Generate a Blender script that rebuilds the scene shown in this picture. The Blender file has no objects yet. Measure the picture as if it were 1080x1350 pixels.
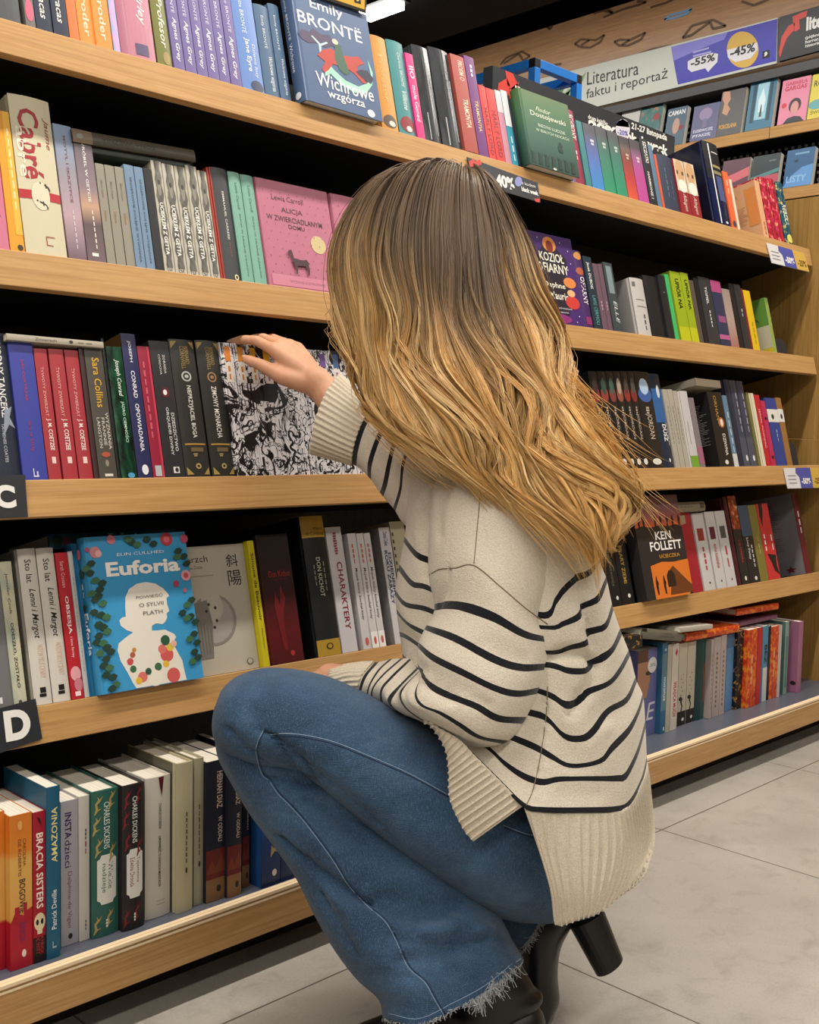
import bpy, bmesh, math, random
import numpy as np
from mathutils import Matrix, Vector
from mathutils.bvhtree import BVHTree

random.seed(7)
rng = np.random.default_rng(7)
SC = bpy.context.scene
COL = SC.collection

# ------------------------------------------------------------------ camera
FPX = 1459.0
CAM = np.array([0.0, -1.57, 0.895])


def cam_axes(yaw, pitch, roll):
    cy, sy, cp, sp = math.cos(yaw), math.sin(yaw), math.cos(pitch), math.sin(pitch)
    fwd = np.array([sy * cp, cy * cp, -sp])
    right = np.array([cy, -sy, 0.0])
    up = np.cross(right, fwd)
    c, s = math.cos(roll), math.sin(roll)
    return np.array([c * right + s * up, -s * right + c * up, fwd])


AX = cam_axes(math.radians(45.085), math.radians(4.194), math.radians(1.078))
cam_data = bpy.data.cameras.new('camera')
cam_data.sensor_fit = 'HORIZONTAL'
cam_data.sensor_width = 36.0
cam_data.lens = 36.0 * FPX / 1080.0
cam_data.clip_start = 0.02
cam = bpy.data.objects.new('camera', cam_data)
COL.objects.link(cam)
m = Matrix.Identity(4)
for r in range(3):
    m[r][0], m[r][1], m[r][2], m[r][3] = AX[0][r], AX[1][r], -AX[2][r], CAM[r]
cam.matrix_world = m
SC.camera = cam


# measuring helpers: the photograph was surveyed once; a pixel plus a known plane gives a place in the room
def ray(px, py):
    return AX.T @ np.array([(px - 540) / FPX, (675 - py) / FPX, 1.0])


def P(px, py, z):
    return CAM + ray(px, py) * z


def onY(px, py, Y):
    q = ray(px, py)
    return CAM + q * ((Y - CAM[1]) / q[1])


def onX(px, py, X):
    q = ray(px, py)
    return CAM + q * ((X - CAM[0]) / q[0])


def onZ(px, py, Z):
    q = ray(px, py)
    return CAM + q * ((Z - CAM[2]) / q[2])


def along(A, d, px=None, py=None):
    """distance s so that A + s d is seen at column px (or row py)"""
    a, e = AX @ (np.asarray(A, float) - CAM), AX @ np.asarray(d, float)
    if px is not None:
        k = (px - 540) / FPX
        return (k * a[2] - a[0]) / (e[0] - k * e[2])
    k = (675 - py) / FPX
    return (k * a[2] - a[1]) / (e[1] - k * e[2])


# ------------------------------------------------------------------ light and exposure
SC.view_settings.view_transform = 'Standard'
SC.view_settings.look = 'None'
SC.view_settings.gamma = 1.0
SC.view_settings.use_curve_mapping = False
SC.view_settings.exposure = -0.14

world = bpy.data.worlds.new('world')
SC.world = world
world.use_nodes = True
bg = world.node_tree.nodes['Background']
bg.inputs[0].default_value = (1.0, 0.95, 0.88, 1)
bg.inputs[1].default_value = 0.15


def area(name, loc, sx, sy, power, col=(1, 0.93, 0.83), rot=(0, 0, 0), spread=180):
    l = bpy.data.lights.new(name, 'AREA')
    l.shape = 'RECTANGLE'
    l.size, l.size_y = sx, sy
    l.energy = power
    l.color = col
    l.spread = math.radians(spread)
    o = bpy.data.objects.new(name, l)
    o.location = loc
    o.rotation_euler = rot
    COL.objects.link(o)
    return o


# ceiling lamp rows along the aisle, followed by added fill lights
area('aisle_lamp_row', (0.9, -0.46, 3.05), 6.0, 0.10, 138)
area('second_lamp_row', (0.2, -2.3, 3.05), 7.4, 0.25, 120)
area('ambient_fill', (0.5, -4.3, 3.05), 6.0, 0.5, 58)  # unseen area light added for ambient fill
area('back_aisle_fill', (4.15, 1.4, 3.05), 0.12, 5.0, 58, col=(1, 0.95, 0.88))  # added area light that brightens the back wall region
area('cladding_fill', (4.98, 1.2, 3.05), 0.10, 5.0, 10, col=(1, 0.93, 0.84), rot=(0, math.radians(-78), 0))  # extra area light put in to lift the dark brown cladding

# ------------------------------------------------------------------ materials
MATS = {}


def lin(h):
    h = h.lstrip('#')
    if len(h) == 3:
        h = ''.join(c * 2 for c in h)
    v = [int(h[i:i + 2], 16) / 255 for i in (0, 2, 4)]
    return tuple((c / 12.92 if c <= 0.04045 else ((c + 0.055) / 1.055) ** 2.4) for c in v) + (1,)


def mat(h, rough=0.5, metal=0.0, spec=0.4, coat=0.0):
    k = (h, rough, metal, spec, coat)
    if k in MATS:
        return MATS[k]
    mm = bpy.data.materials.new('paint_' + h.strip('#'))
    mm.use_nodes = True
    b = mm.node_tree.nodes['Principled BSDF']
    b.inputs['Base Color'].default_value = lin(h)
    b.inputs['Roughness'].default_value = rough
    b.inputs['Metallic'].default_value = metal
    b.inputs['Specular IOR Level'].default_value = spec
    b.inputs['Coat Weight'].default_value = coat
    MATS[k] = mm
    return mm


class NT:
    """tiny node builder"""

    def __init__(s, name, rough=0.5, spec=0.4):
        s.m = bpy.data.materials.new(name)
        s.m.use_nodes = True
        s.t = s.m.node_tree
        s.b = s.t.nodes['Principled BSDF']
        s.b.inputs['Roughness'].default_value = rough
        s.b.inputs['Specular IOR Level'].default_value = spec

    def n(s, typ, **kw):
        nd = s.t.nodes.new(typ)
        for k, v in kw.items():
            if k in nd.inputs:
                nd.inputs[k].default_value = v
            else:
                setattr(nd, k, v)
        return nd

    def l(s, a, b):
        s.t.links.new(a, b)

    def coords(s, kind='Object', scale=(1, 1, 1), rot=(0, 0, 0), loc=(0, 0, 0)):
        tc = s.n('ShaderNodeTexCoord')
        mp = s.n('ShaderNodeMapping')
        mp.inputs['Scale'].default_value = scale
        mp.inputs['Rotation'].default_value = rot
        mp.inputs['Location'].default_value = loc
        s.l(tc.outputs[kind], mp.inputs['Vector'])
        return mp.outputs[0]

    def noise(s, vec, scale, detail=4, rough=0.55, dist=0.0):
        nd = s.n('ShaderNodeTexNoise')
        nd.inputs['Scale'].default_value = scale
        nd.inputs['Detail'].default_value = detail
        nd.inputs['Roughness'].default_value = rough
        nd.inputs['Distortion'].default_value = dist
        s.l(vec, nd.inputs['Vector'])
        return nd.outputs['Fac']

    def ramp(s, fac, stops, interp='LINEAR'):
        r = s.n('ShaderNodeValToRGB')
        cr = r.color_ramp
        cr.interpolation = interp
        while len(cr.elements) < len(stops):
            cr.elements.new(0.5)
        for e, (p, c) in zip(cr.elements, stops):
            e.position = p
            e.color = lin(c) if isinstance(c, str) else c
        s.l(fac, r.inputs[0])
        return r.outputs[0]

    def mix(s, fac, a, b, mode='MIX'):
        mx = s.n('ShaderNodeMix', data_type='RGBA', blend_type=mode)
        for v, i in ((fac, 0), (a, 6), (b, 7)):
            if isinstance(v, (int, float)):
                mx.inputs[i].default_value = v
            elif isinstance(v, str):
                mx.inputs[i].default_value = lin(v)
            else:
                s.l(v, mx.inputs[i])
        return mx.outputs[2]

    def math(s, op, a, b=0.0):
        nd = s.n('ShaderNodeMath', operation=op)
        for v, i in ((a, 0), (b, 1)):
            if isinstance(v, (int, float)):
                nd.inputs[i].default_value = v
            else:
                s.l(v, nd.inputs[i])
        return nd.outputs[0]

    def bump(s, h, strength=0.3, dist=0.002):
        bp = s.n('ShaderNodeBump')
        bp.inputs['Strength'].default_value = strength
        bp.inputs['Distance'].default_value = dist
        s.l(h, bp.inputs['Height'])
        s.l(bp.outputs[0], s.b.inputs['Normal'])

    def col(s, c):
        s.l(c, s.b.inputs['Base Color'])
        return s


def wood(name, a, b, c, axis='x', scale=1.0):
    t = NT(name, 0.42, 0.35)
    sc = {'x': (1.6, 26, 26), 'y': (26, 1.6, 26), 'z': (26, 26, 1.6)}[axis]
    v = t.coords('Object', tuple(k * scale for k in sc))
    n1 = t.noise(v, 3.2, 6, 0.65, 1.4)
    v2 = t.coords('Object', tuple(k * scale for k in {'x': (3, 160, 160), 'y': (160, 3, 160), 'z': (160, 160, 3)}[axis]))
    n2 = t.noise(v2, 1.5, 3, 0.6)
    base = t.ramp(n1, [(0.28, a), (0.5, b), (0.72, c)])
    dark = t.ramp(n2, [(0.35, '#8a5a2c'), (0.55, '#ffffff')])
    t.col(t.mix(0.22, base, dark, 'MULTIPLY'))
    t.bump(n2, 0.12, 0.001)
    return t.m


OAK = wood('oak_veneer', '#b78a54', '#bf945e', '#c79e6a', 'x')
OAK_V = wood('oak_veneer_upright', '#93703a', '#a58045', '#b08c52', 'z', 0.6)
OAK_BACK = wood('oak_veneer_far', '#b78a54', '#bf945e', '#c79e6a', 'y')
PLY = mat('#f0d8b4', 0.5)
BLACKMETAL = mat('#0f1014', 0.6, 0, 0.3)
DARKSHELF = mat('#15161a', 0.65, 0, 0.25)
DECK = mat('#565a66', 0.35, 0, 0.5)
PAPER = None


def paper_mat():
    t = NT('page_edges', 0.8, 0.1)
    v = t.coords('Object', (900, 1, 1))
    n = t.noise(v, 1.0, 2)
    t.col(t.ramp(n, [(0.3, '#c9c0b0'), (0.7, '#efe9dc')]))
    return t.m


PAPER = paper_mat()

FLOORM = None


def floor_mat():
    t = NT('stone_tiles', 0.34, 0.45)
    tc = t.coords('Object')
    sep = t.n('ShaderNodeSeparateXYZ')
    t.l(tc, sep.inputs[0])

    def grout(o, off, pitch):
        f = t.math('FRACT', t.math('DIVIDE', t.math('SUBTRACT', o, off - 50 * pitch), pitch))
        f = t.math('MULTIPLY', t.math('MINIMUM', f, t.math('SUBTRACT', 1.0, f)), pitch)
        return t.math('LESS_THAN', f, 0.0016)
    gx = grout(sep.outputs[0], COLX, TILE)
    gy = grout(sep.outputs[1], ROWY, 2 * TILE)
    g = t.math('MAXIMUM', gx, gy)
    n1 = t.noise(tc, 2.6, 8, 0.62, 0.4)
    n2 = t.noise(tc, 14, 6, 0.7, 0.8)
    n3 = t.noise(tc, 240, 2, 0.5)
    base = t.ramp(n1, [(0.3, '#a19b92'), (0.5, '#ada79e'), (0.68, '#b8b2a9')])
    sp = t.ramp(n2, [(0.33, '#8f867a'), (0.48, '#ffffff')])
    base = t.mix(0.22, base, sp, 'MULTIPLY')
    sp3 = t.ramp(n3, [(0.3, '#b0a898'), (0.5, '#ffffff')])
    base = t.mix(0.2, base, sp3, 'MULTIPLY')
    t.col(t.mix(g, base, '#5d564d'))
    t.l(t.math('ADD', t.math('MULTIPLY', n2, 0.2), 0.26), t.b.inputs['Roughness'])
    t.bump(t.math('SUBTRACT', t.math('MULTIPLY', n2, 0.15), g), 0.25, 0.002)
    return t.m


TILE, ROWY, COLX = 0.68, -0.249, 2.157


# ------------------------------------------------------------------ object helpers
def link(name, me, parent=None, mats=()):
    o = bpy.data.objects.new(name, me)
    for mm in mats:
        me.materials.append(mm)
    COL.objects.link(o)
    if parent:
        o.parent = parent
    return o


def empty(name, label, cat, loc=(0, 0, 0), group=None):
    o = bpy.data.objects.new(name, None)
    o.empty_display_size = 0.05
    COL.objects.link(o)
    o.location = loc
    o['label'] = label
    o['category'] = cat
    if group:
        o['group'] = group
    return o


def tag(o, label=None, cat=None, group=None, kind=None):
    for k, v in (('label', label), ('category', cat), ('group', group), ('kind', kind)):
        if v:
            o[k] = v
    return o


class MB:
    """collects faces with their materials into one mesh"""

    def __init__(s):
        s.v, s.f, s.mi, s.ms = [], [], [], []

    def m(s, material):
        if material not in s.ms:
            s.ms.append(material)
        return s.ms.index(material)

    def add(s, vs, fs, material):
        k = len(s.v)
        s.v += [tuple(map(float, p)) for p in vs]
        s.f += [tuple(i + k for i in f) for f in fs]
        s.mi += [s.m(material)] * len(fs)

    def box(s, lo, hi, material, X=None):
        (x0, y0, z0), (x1, y1, z1) = lo, hi
        vs = [(x0, y0, z0), (x1, y0, z0), (x1, y1, z0), (x0, y1, z0), (x0, y0, z1), (x1, y0, z1), (x1, y1, z1), (x0, y1, z1)]
        if X is not None:
            vs = [X @ Vector(p) for p in vs]
        s.add(vs, [(0, 3, 2, 1), (4, 5, 6, 7), (0, 1, 5, 4), (1, 2, 6, 5), (2, 3, 7, 6), (3, 0, 4, 7)], material)

    def tube(s, pts, radii, material, n=10, cap=True):
        pts = [np.asarray(p, float) for p in pts]
        if not hasattr(radii, '__len__'):
            radii = [radii] * len(pts)
        vs, fs = [], []
        prev = None
        for i, p in enumerate(pts):
            d = pts[min(i + 1, len(pts) - 1)] - pts[max(i - 1, 0)]
            d = d / (np.linalg.norm(d) + 1e-9)
            if prev is None:
                a = np.array([0, 0, 1.0]) if abs(d[2]) < 0.9 else np.array([1.0, 0, 0])
            else:
                a = prev
            a = a - d * a.dot(d)
            a /= np.linalg.norm(a) + 1e-9
            prev = a
            b = np.cross(d, a)
            for k in range(n):
                t = 2 * math.pi * k / n
                vs.append(p + radii[i] * (math.cos(t) * a + math.sin(t) * b))
        for i in range(len(pts) - 1):
            for k in range(n):
                fs.append((i * n + k, i * n + (k + 1) % n, (i + 1) * n + (k + 1) % n, (i + 1) * n + k))
        if cap:
            fs.append(tuple(range(n - 1, -1, -1)))
            fs.append(tuple((len(pts) - 1) * n + k for k in range(n)))
        s.add(vs, fs, material)

    def build(s, name, parent=None, smooth=False, bevel=0.0):
        me = bpy.data.meshes.new(name)
        me.from_pydata(s.v, [], s.f)
        for mm in s.ms:
            me.materials.append(mm)
        me.polygons.foreach_set('material_index', s.mi)
        if smooth:
            me.polygons.foreach_set('use_smooth', [True] * len(s.f))
        me.update()
        o = bpy.data.objects.new(name, me)
        COL.objects.link(o)
        if parent:
            o.parent = parent
        if bevel:
            b = o.modifiers.new('bevel', 'BEVEL')
            b.width = bevel
            b.segments = 2
            b.limit_method = 'ANGLE'
        return o


TXT = {}


def text_mesh(s, bold=0.0, shear=0.0):
    """lettering as flat faces scaled to a unit box"""
    k = (s, bold, shear)
    if k not in TXT:
        c = bpy.data.curves.new('lettering', 'FONT')
        c.body = s
        c.resolution_u = 5 if bold > 0.035 else 2
        c.offset = bold
        c.shear = shear
        o = bpy.data.objects.new('lettering', c)
        me = o.to_mesh()
        v = np.array([p.co[:] for p in me.vertices])
        f = [tuple(p.vertices) for p in me.polygons]
        o.to_mesh_clear()
        bpy.data.objects.remove(o)
        bpy.data.curves.remove(c)
        lo, hi = v.min(0), v.max(0)
        TXT[k] = ((v - lo)[:, :2] / np.maximum(hi - lo, 1e-6)[:2], f, (hi - lo)[0] / max((hi - lo)[1], 1e-6))
    return TXT[k]


def ell(n=20):
    return [(0.5 + 0.5 * math.cos(2 * math.pi * i / n), 0.5 + 0.5 * math.sin(2 * math.pi * i / n)) for i in range(n)]


RECT = [(0, 0), (1, 0), (1, 1), (0, 1)]
# ------------------------------------------------------------------ the room
def quad_obj(name, pts, material, kind='structure'):
    b = MB()
    b.add(pts, [(0, 1, 2, 3)], material)
    o = b.build(name)
    o['kind'] = kind
    return o


b = MB()
b.box((-4, -6, -0.06), (5.3, 7, 0), floor_mat())
o = b.build('floor')
o['kind'] = 'structure'
b = MB()
b.box((-4, -6, 3.25), (5.3, 7, 3.3), mat('#17181b', 0.8))
o = b.build('ceiling')
o['kind'] = 'structure'
CLAD = wood('brown_cladding', '#74573c', '#7e5f42', '#886848', 'y', 0.8)
b = MB()
b.box((5.22, -6, 0), (5.3, 7, 3.25), CLAD)
o = b.build('wall_right')
o['kind'] = 'structure'
for nm, lo, hi in (('wall_left', (-4.1, -6, 0), (-4, 7, 3.25)), ('wall_back', (-4, 7, 0), (5.3, 7.1, 3.25)),
                   ('wall_front', (-4, -6.1, 0), (5.3, -6, 3.25))):
    b = MB()
    b.box(lo, hi, mat('#6f6a64', 0.8))
    o = b.build(nm)
    o['kind'] = 'structure'

# ------------------------------------------------------------------ the long bookcase
TH = math.radians(13.7)
XL, XR = -0.7, 3.36
SHY = [0.03, 0.0, -0.05, -0.06, -0.165]
SHZ = [1.483, 1.147, 0.814, 0.482, 0.133]
UP = np.array([0, math.sin(TH), math.cos(TH)])
IN = np.array([0, math.cos(TH), -math.sin(TH)])
case = empty('bookcase', 'long oak bookcase with five book shelves and black back beside the woman', 'bookcase', (1.3, 0, 0))


def kid(o, root):
    o.parent = root
    o.matrix_parent_inverse = Matrix.Translation(root.location).inverted()
    return o


def slab(b, A, x0, x1, d1, l1, d2, l2, material):
    """prism along X: section spanned by d1*l1 and d2*l2 from point A (y, z)"""
    A = np.array([0, A[0], A[1]])
    q = [A, A + d1 * l1, A + d1 * l1 + d2 * l2, A + d2 * l2]
    vs = [(x, p[1], p[2]) for x in (x0, x1) for p in q]
    b.add(vs, [(0, 1, 2, 3), (7, 6, 5, 4), (0, 4, 5, 1), (1, 5, 6, 2), (2, 6, 7, 3), (3, 7, 4, 0)], material)


BACKY = 0.262
for i in range(4):
    y, z = SHY[i], SHZ[i]
    b = MB()
    A = (y + 0.014 * IN[1], z + 0.014 * IN[2] - 0.0)
    ln = (BACKY - A[0]) / IN[1]
    slab(b, A, XL, XR, IN, ln, -UP, 0.022, DARKSHELF)
    board = kid(b.build('shelf'), case)
    b = MB()
    slab(b, (y, z), XL, XR - 0.012, IN, 0.016, -UP, 0.055, OAK)
    f = b.build('shelf_front', bevel=0.0012)
    f.parent = board
b = MB()
b.box((XL, SHY[4] + 0.016, 0.105), (XR, 0.24, 0.131), DECK)
deck = kid(b.build('shelf'), case)
b = MB()
b.box((XL, SHY[4], 0.066), (XR, SHY[4] + 0.018, 0.125), OAK)
b.box((XL, SHY[4] - 0.0004, 0.1285), (XR, SHY[4] + 0.006, 0.1335), PLY)
b.box((XL, SHY[4] + 0.001, 0.125), (XR, SHY[4] + 0.006, 0.1285), OAK)
b.box((XL, SHY[4] - 0.0004, 0.1215), (XR, SHY[4] + 0.001, 0.125), PLY)
b.box((XL, SHY[4] + 0.006, 0.125), (XR, SHY[4] + 0.014, 0.1345), PLY)
f = b.build('shelf_front')
f.parent = deck
b = MB()
b.box((XL, -0.075, 0.0), (XR, -0.055, 0.104), mat('#2a2622', 0.7))
kid(b.build('plinth'), case)
# perforated black back
b = MB()
BK = NT('perforated_black_metal', 0.5, 0.3)
tc = BK.coords('Object')
sp = BK.n('ShaderNodeSeparateXYZ')
BK.l(tc, sp.inputs[0])


def dots(nt, o1, o2, pitch, w1, w2):
    def cell(o, w):
        f = nt.math('FRACT', nt.math('ADD', nt.math('DIVIDE', o, pitch), 50.0))
        return nt.math('LESS_THAN', nt.math('ABSOLUTE', nt.math('SUBTRACT', f, 0.5)), w)
    return nt.math('MULTIPLY', cell(o1, w1), cell(o2, w2))


hole = dots(BK, sp.outputs[0], sp.outputs[2], 0.025, 0.13, 0.3)
BK.col(BK.mix(hole, '#101115', '#020203'))
b.box((XL, BACKY, 0.1), (XR, BACKY + 0.012, 1.60), BK.m)
for px, w in ((259, 2), (274, 3), (290, 3), (302, 5), (316, 3)):  # pale faces paint in the light that shows through the perforations
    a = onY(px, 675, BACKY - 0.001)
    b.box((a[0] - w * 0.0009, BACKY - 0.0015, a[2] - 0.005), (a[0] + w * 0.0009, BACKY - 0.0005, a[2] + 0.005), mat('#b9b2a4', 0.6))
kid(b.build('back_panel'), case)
# oak end panel: a narrow upper board on a deeper lower one
pf = onX(1078.5, 470, XR)[1]
b = MB()
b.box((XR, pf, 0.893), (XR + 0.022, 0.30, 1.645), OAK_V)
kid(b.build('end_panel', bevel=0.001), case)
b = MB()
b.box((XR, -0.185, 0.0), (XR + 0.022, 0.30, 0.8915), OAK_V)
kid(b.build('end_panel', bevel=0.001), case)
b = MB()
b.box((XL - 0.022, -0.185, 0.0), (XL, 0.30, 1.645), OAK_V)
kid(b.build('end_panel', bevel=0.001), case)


# ------------------------------------------------------------------ decals on flat or rounded faces
def put(b, pts2, faces, fn, material):
    b.add([fn(u, v) for u, v in pts2], faces, material)


# ------------------------------------------------------------------ books
BOOKS = []
SHELFNAME = ['top shelf', 'second shelf', 'middle shelf', 'fourth shelf', 'bottom shelf']


def clip_strip(poly, a, c):
    for lim, sg in ((a, 1), (c, -1)):
        out = []
        for i, p in enumerate(poly):
            o_ = poly[i - 1]
            pin, oin = (p[0] - lim) * sg >= 0, (o_[0] - lim) * sg >= 0
            if pin != oin:
                t = (lim - o_[0]) / (p[0] - o_[0])
                out.append((lim, o_[1] + (p[1] - o_[1]) * t))
            if pin:
                out.append(p)
        poly = out
    return poly


def book_meshes(H, T, D, hard, col, decals, page=None, rough=0.42, board=None):
    """upright book: spine at y=0 facing -y, boards at +-T/2, height along z"""
    cm = col if not isinstance(col, str) else mat(col, rough)
    bt = 0.0024 if hard else 0.0008
    bt = min(bt, T * 0.2)
    sag = min(0.0035, T * 0.10) if hard else 0.0006
    h = T / 2
    n = 7

    def prof(x):
        return sag * (x / h) ** 2
    out = [(-h, D)]
    if hard:
        out += [(-h, 0.012), (-h + 0.0012, 0.008), (-h + 0.0002, 0.004)]
    out += [(x, prof(x)) for x in np.linspace(-h, h, n)]
    if hard:
        out += [(h - 0.0002, 0.004), (h - 0.0012, 0.008), (h, 0.012)]
    out += [(h, D)]
    inn = []
    for x, y in out:
        xi = max(-h + bt, min(h - bt, x))
        inn.append((xi, max(y, sag + bt) if y < D else y))
    k = len(out)
    vs = [(x, y, z) for z in (0, H) for x, y in out] + [(x, y, z) for z in (0, H) for x, y in inn]
    fs = []
    for i in range(k - 1):
        fs.append((i, i + 1, k + i + 1, k + i))
        fs.append((2 * k + i + 1, 2 * k + i, 3 * k + i, 3 * k + i + 1))
        fs.append((i + 1, i, 2 * k + i, 2 * k + i + 1))
        fs.append((k + i, k + i + 1, 3 * k + i + 1, 3 * k + i))
    fs.append((0, k, 3 * k, 2 * k))
    fs.append((2 * k - 1, k - 1, 3 * k - 1, 4 * k - 1))
    b = MB()
    b.add(vs, fs, cm)
    if board:
        side = mat(board, rough)
        e = 0.0003
        for s in (-1, 1):
            b.add([(s * (h + e), 0.013 if hard else 0.002, 0.0004), (s * (h + e), D, 0.0004), (s * (h + e), D, H - 0.0004), (s * (h + e), 0.013 if hard else 0.002, H - 0.0004)],
                  [(0, 3, 2, 1) if s < 0 else (0, 1, 2, 3)], side)
    lay = 0
    flat = []
    for d in decals:
        flat += d if isinstance(d, Many) else [d]
    for d in flat:
        kind, face = d[0], d[1]
        lay += 1
        e = 0.00035 + 0.00003 * lay
        x0, x1, z0, z1 = d[3], d[4], d[5], d[6]
        if face == 'S':
            def fn(u, v):
                x = (-0.5 + x0 + (x1 - x0) * u) * T
                return (x, prof(x) - e, (z0 + (z1 - z0) * v) * H)
        elif face == 'F':
            def fn(u, v):
                return (h + e, (x0 + (x1 - x0) * u) * D, (z0 + (z1 - z0) * v) * H)
        else:
            def fn(u, v):
                return (-h - e, (1 - (x0 + (x1 - x0) * u)) * D, (z0 + (z1 - z0) * v) * H)
        dm = d[2] if not isinstance(d[2], str) else mat(d[2], 0.45)
        if kind == 't':
            txt = d[7]
            opt = d[8] if len(d) > 8 else {}
            pts, fcs, asp = text_mesh(txt, opt.get('b', 0.0), opt.get('s', 0.0))
            r = opt.get('r', -1 if face == 'S' else 0)
            if r == -1:
                q = [(v, 1 - u) for u, v in pts]
            elif r == 1:
                q = [(1 - v, u) for u, v in pts]
            elif r == 2:
                q = [(1 - u, 1 - v) for u, v in pts]
            else:
                q = [(u, v) for u, v in pts]
            put(b, q, fcs, fn, dm)
        elif kind == 'r':
            if face == 'S':
                q = [(u, v) for v in (0, 1) for u in np.linspace(0, 1, 5)]
                put(b, q, [(i, i + 1, i + 6, i + 5) for i in range(4)], fn, dm)
            else:
                put(b, RECT, [(0, 1, 2, 3)], fn, dm)
        elif kind in 'ep':
            q = ell() if kind == 'e' else d[7]
            for k in range(6 if face == 'S' else 1):
                w = clip_strip(q, k / 6, (k + 1) / 6) if face == 'S' else q
                if len(w) > 2:
                    put(b, w, [tuple(range(len(w)))], fn, dm)
    pb = MB()
    if hard:
        pb.box((-h + bt, sag + bt, 0.003), (h - bt, D - 0.004, H - 0.0035), page or PAPER)
    else:
        pb.box((-h + bt, sag + bt, 0.0005), (h - bt, D - 0.0006, H - 0.001), page or PAPER)
    return b, pb


def place_book(M, H, T, D, hard, col, decals, desc, group, **kw):
    b, pb = book_meshes(H, T, D, hard, col, decals, **kw)
    root = empty('book', desc, 'book', group=group)
    root.matrix_world = M
    c = b.build('cover')
    c.parent = root
    p = pb.build('page_block')
    p.parent = root
    return root


def lean(th):
    return Matrix.Rotation(-th, 4, 'X')


def shelf_base(i, px, dy=0.0):
    """point on the front edge of shelf i (pushed in by dy along the board) seen at column px"""
    if i < 4:
        A = np.array([0, SHY[i], SHZ[i]]) + IN * dy + UP * 0.0006
    else:
        A = np.array([0, SHY[i] + dy, 0.1316])
    s = along(A, (1, 0, 0), px=px)
    return A + np.array([s, 0, 0])


GROUPS = ['books on the top shelf', 'books on the second shelf', 'books on the middle shelf', 'books on the fourth shelf', 'books on the bottom shelf']


def row(i, items, dy=0.002):
    """items: (x left, x right, y top, colour, kind, look, decals, options)"""
    th = TH if i < 4 else 0.0
    u = UP if i < 4 else np.array([0, 0, 1.0])
    lastx = -9.0
    for it in items:
        xl, xr, yt, col, kind, desc, dec = it[:7]
        op = it[7] if len(it) > 7 else {}
        d = dy + op.get('dy', 0.0) + (rng.random() * 0.003)
        if i == 4:
            bp = onZ(xl, op['yb'], 0.1316)
            d = bp[1] - SHY[4]
        A = shelf_base(i, xl, d)
        B = shelf_base(i, xr, d)
        W = B[0] - A[0] - 0.0008
        if i == 4 and A[0] < lastx + 0.0006:
            W -= lastx + 0.0006 - A[0]
            A[0] = lastx + 0.0006
            W = max(W, 0.004)
        lastx = A[0] + W
        if yt is None:
            H = op['h']
        else:
            H = along(A, u, py=yt)
        if 'f' in kind:                      # cover turned to the aisle
            T = op.get('t', 0.026)
            pro = op.get('pro', 0.0)
            back = -IN * pro if i < 4 else np.array([0, -pro, 0])
            org = A + back + (IN if i < 4 else np.array([0, 1.0, 0])) * T / 2
            M = Matrix.Translation(Vector(org)) @ lean(th) @ Matrix.Rotation(op.get('yaw', 0.0), 4, 'Z') @ Matrix.Rotation(-math.pi / 2, 4, 'Z')
            D = W
        else:
            T = W
            D = op.get('d', 0.135 if 'h' not in kind else 0.145)
            D = min(D, 0.162 if i == 0 else 0.215)
            roll = op.get('roll', 0.0)
            M = Matrix.Translation(Vector(A + np.array([T / 2, 0, 0]))) @ lean(th) @ Matrix.Rotation(roll, 4, 'Y') @ Matrix.Rotation(op.get('yaw', 0.0), 4, 'Z')
        kw = {k: op[k] for k in ('page', 'rough', 'board') if k in op}
        r = place_book(M, H, T, D, 'h' in kind, col, dec, desc, GROUPS[i], **kw)
        BOOKS.append((i, xl, r, desc, op))


def lying(i, p0, p1, yface, T, D, col, hard, desc, dec, flip=1, th=None, **kw):
    """a book lying flat on the others, spine towards the aisle; p0, p1: pixels of the lower spine corners"""
    A, B = onY(p0[0], p0[1], yface), onY(p1[0], p1[1], yface)
    H = float(np.linalg.norm(B - A))
    roll = math.atan2(B[2] - A[2], B[0] - A[0])
    th = TH if th is None else th
    M = Matrix.Translation(Vector(A)) @ Matrix.Rotation(-roll, 4, 'Y') @ lean(th) @ Matrix.Translation((0, 0, T / 2)) @ Matrix.Rotation(math.pi / 2, 4, 'Y')
    r = place_book(M, H, T, D, hard, col, dec, desc, GROUPS[i], **kw)
    BOOKS.append((i, p0[0], r, desc, {'full': 1}))


# print too small to read in the photograph becomes short dashes, not words
BLUR = {'powieść', 'opowiadania wybrane', 'zima', 'zapiski', 'opowieści', 'Wojna', 'POWIEŚĆ', 'Opowieść', 'stara rzeka', 'NOTES', 'HISTORIA WSPÓLNA',
        'SZKLANA', 'LONDYN', 'TEKST BEZ', 'MAŁE ŚWIATY', 'PALKA', 'BRZYTWA', 'Gilles Laurent', 'wolter', 'Wolter', 'Słownik', 'WYGNANIE',
        'Wspomnienia', 'CUDZOZIEMKA', 'ŁAKIE', 'GROBOWIEC', 'ROBERT', 'przygody', 'SIERPIEŃ', 'TOM', 'inna', 'UKRYTE', 'MORZE', 'Dobra Księga Patriotów',
        'Człowiek w obcych', 'Sophie', 'bang', 'Czarne', 'DZIEDZICTWO ORQUIDEI', 'Jean de La Bruyère', 'ZAKOCHANY', 'z la Manchy', 'Osamu', 'Lista gości', 'ELIN'}


class Many(list):
    pass


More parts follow.
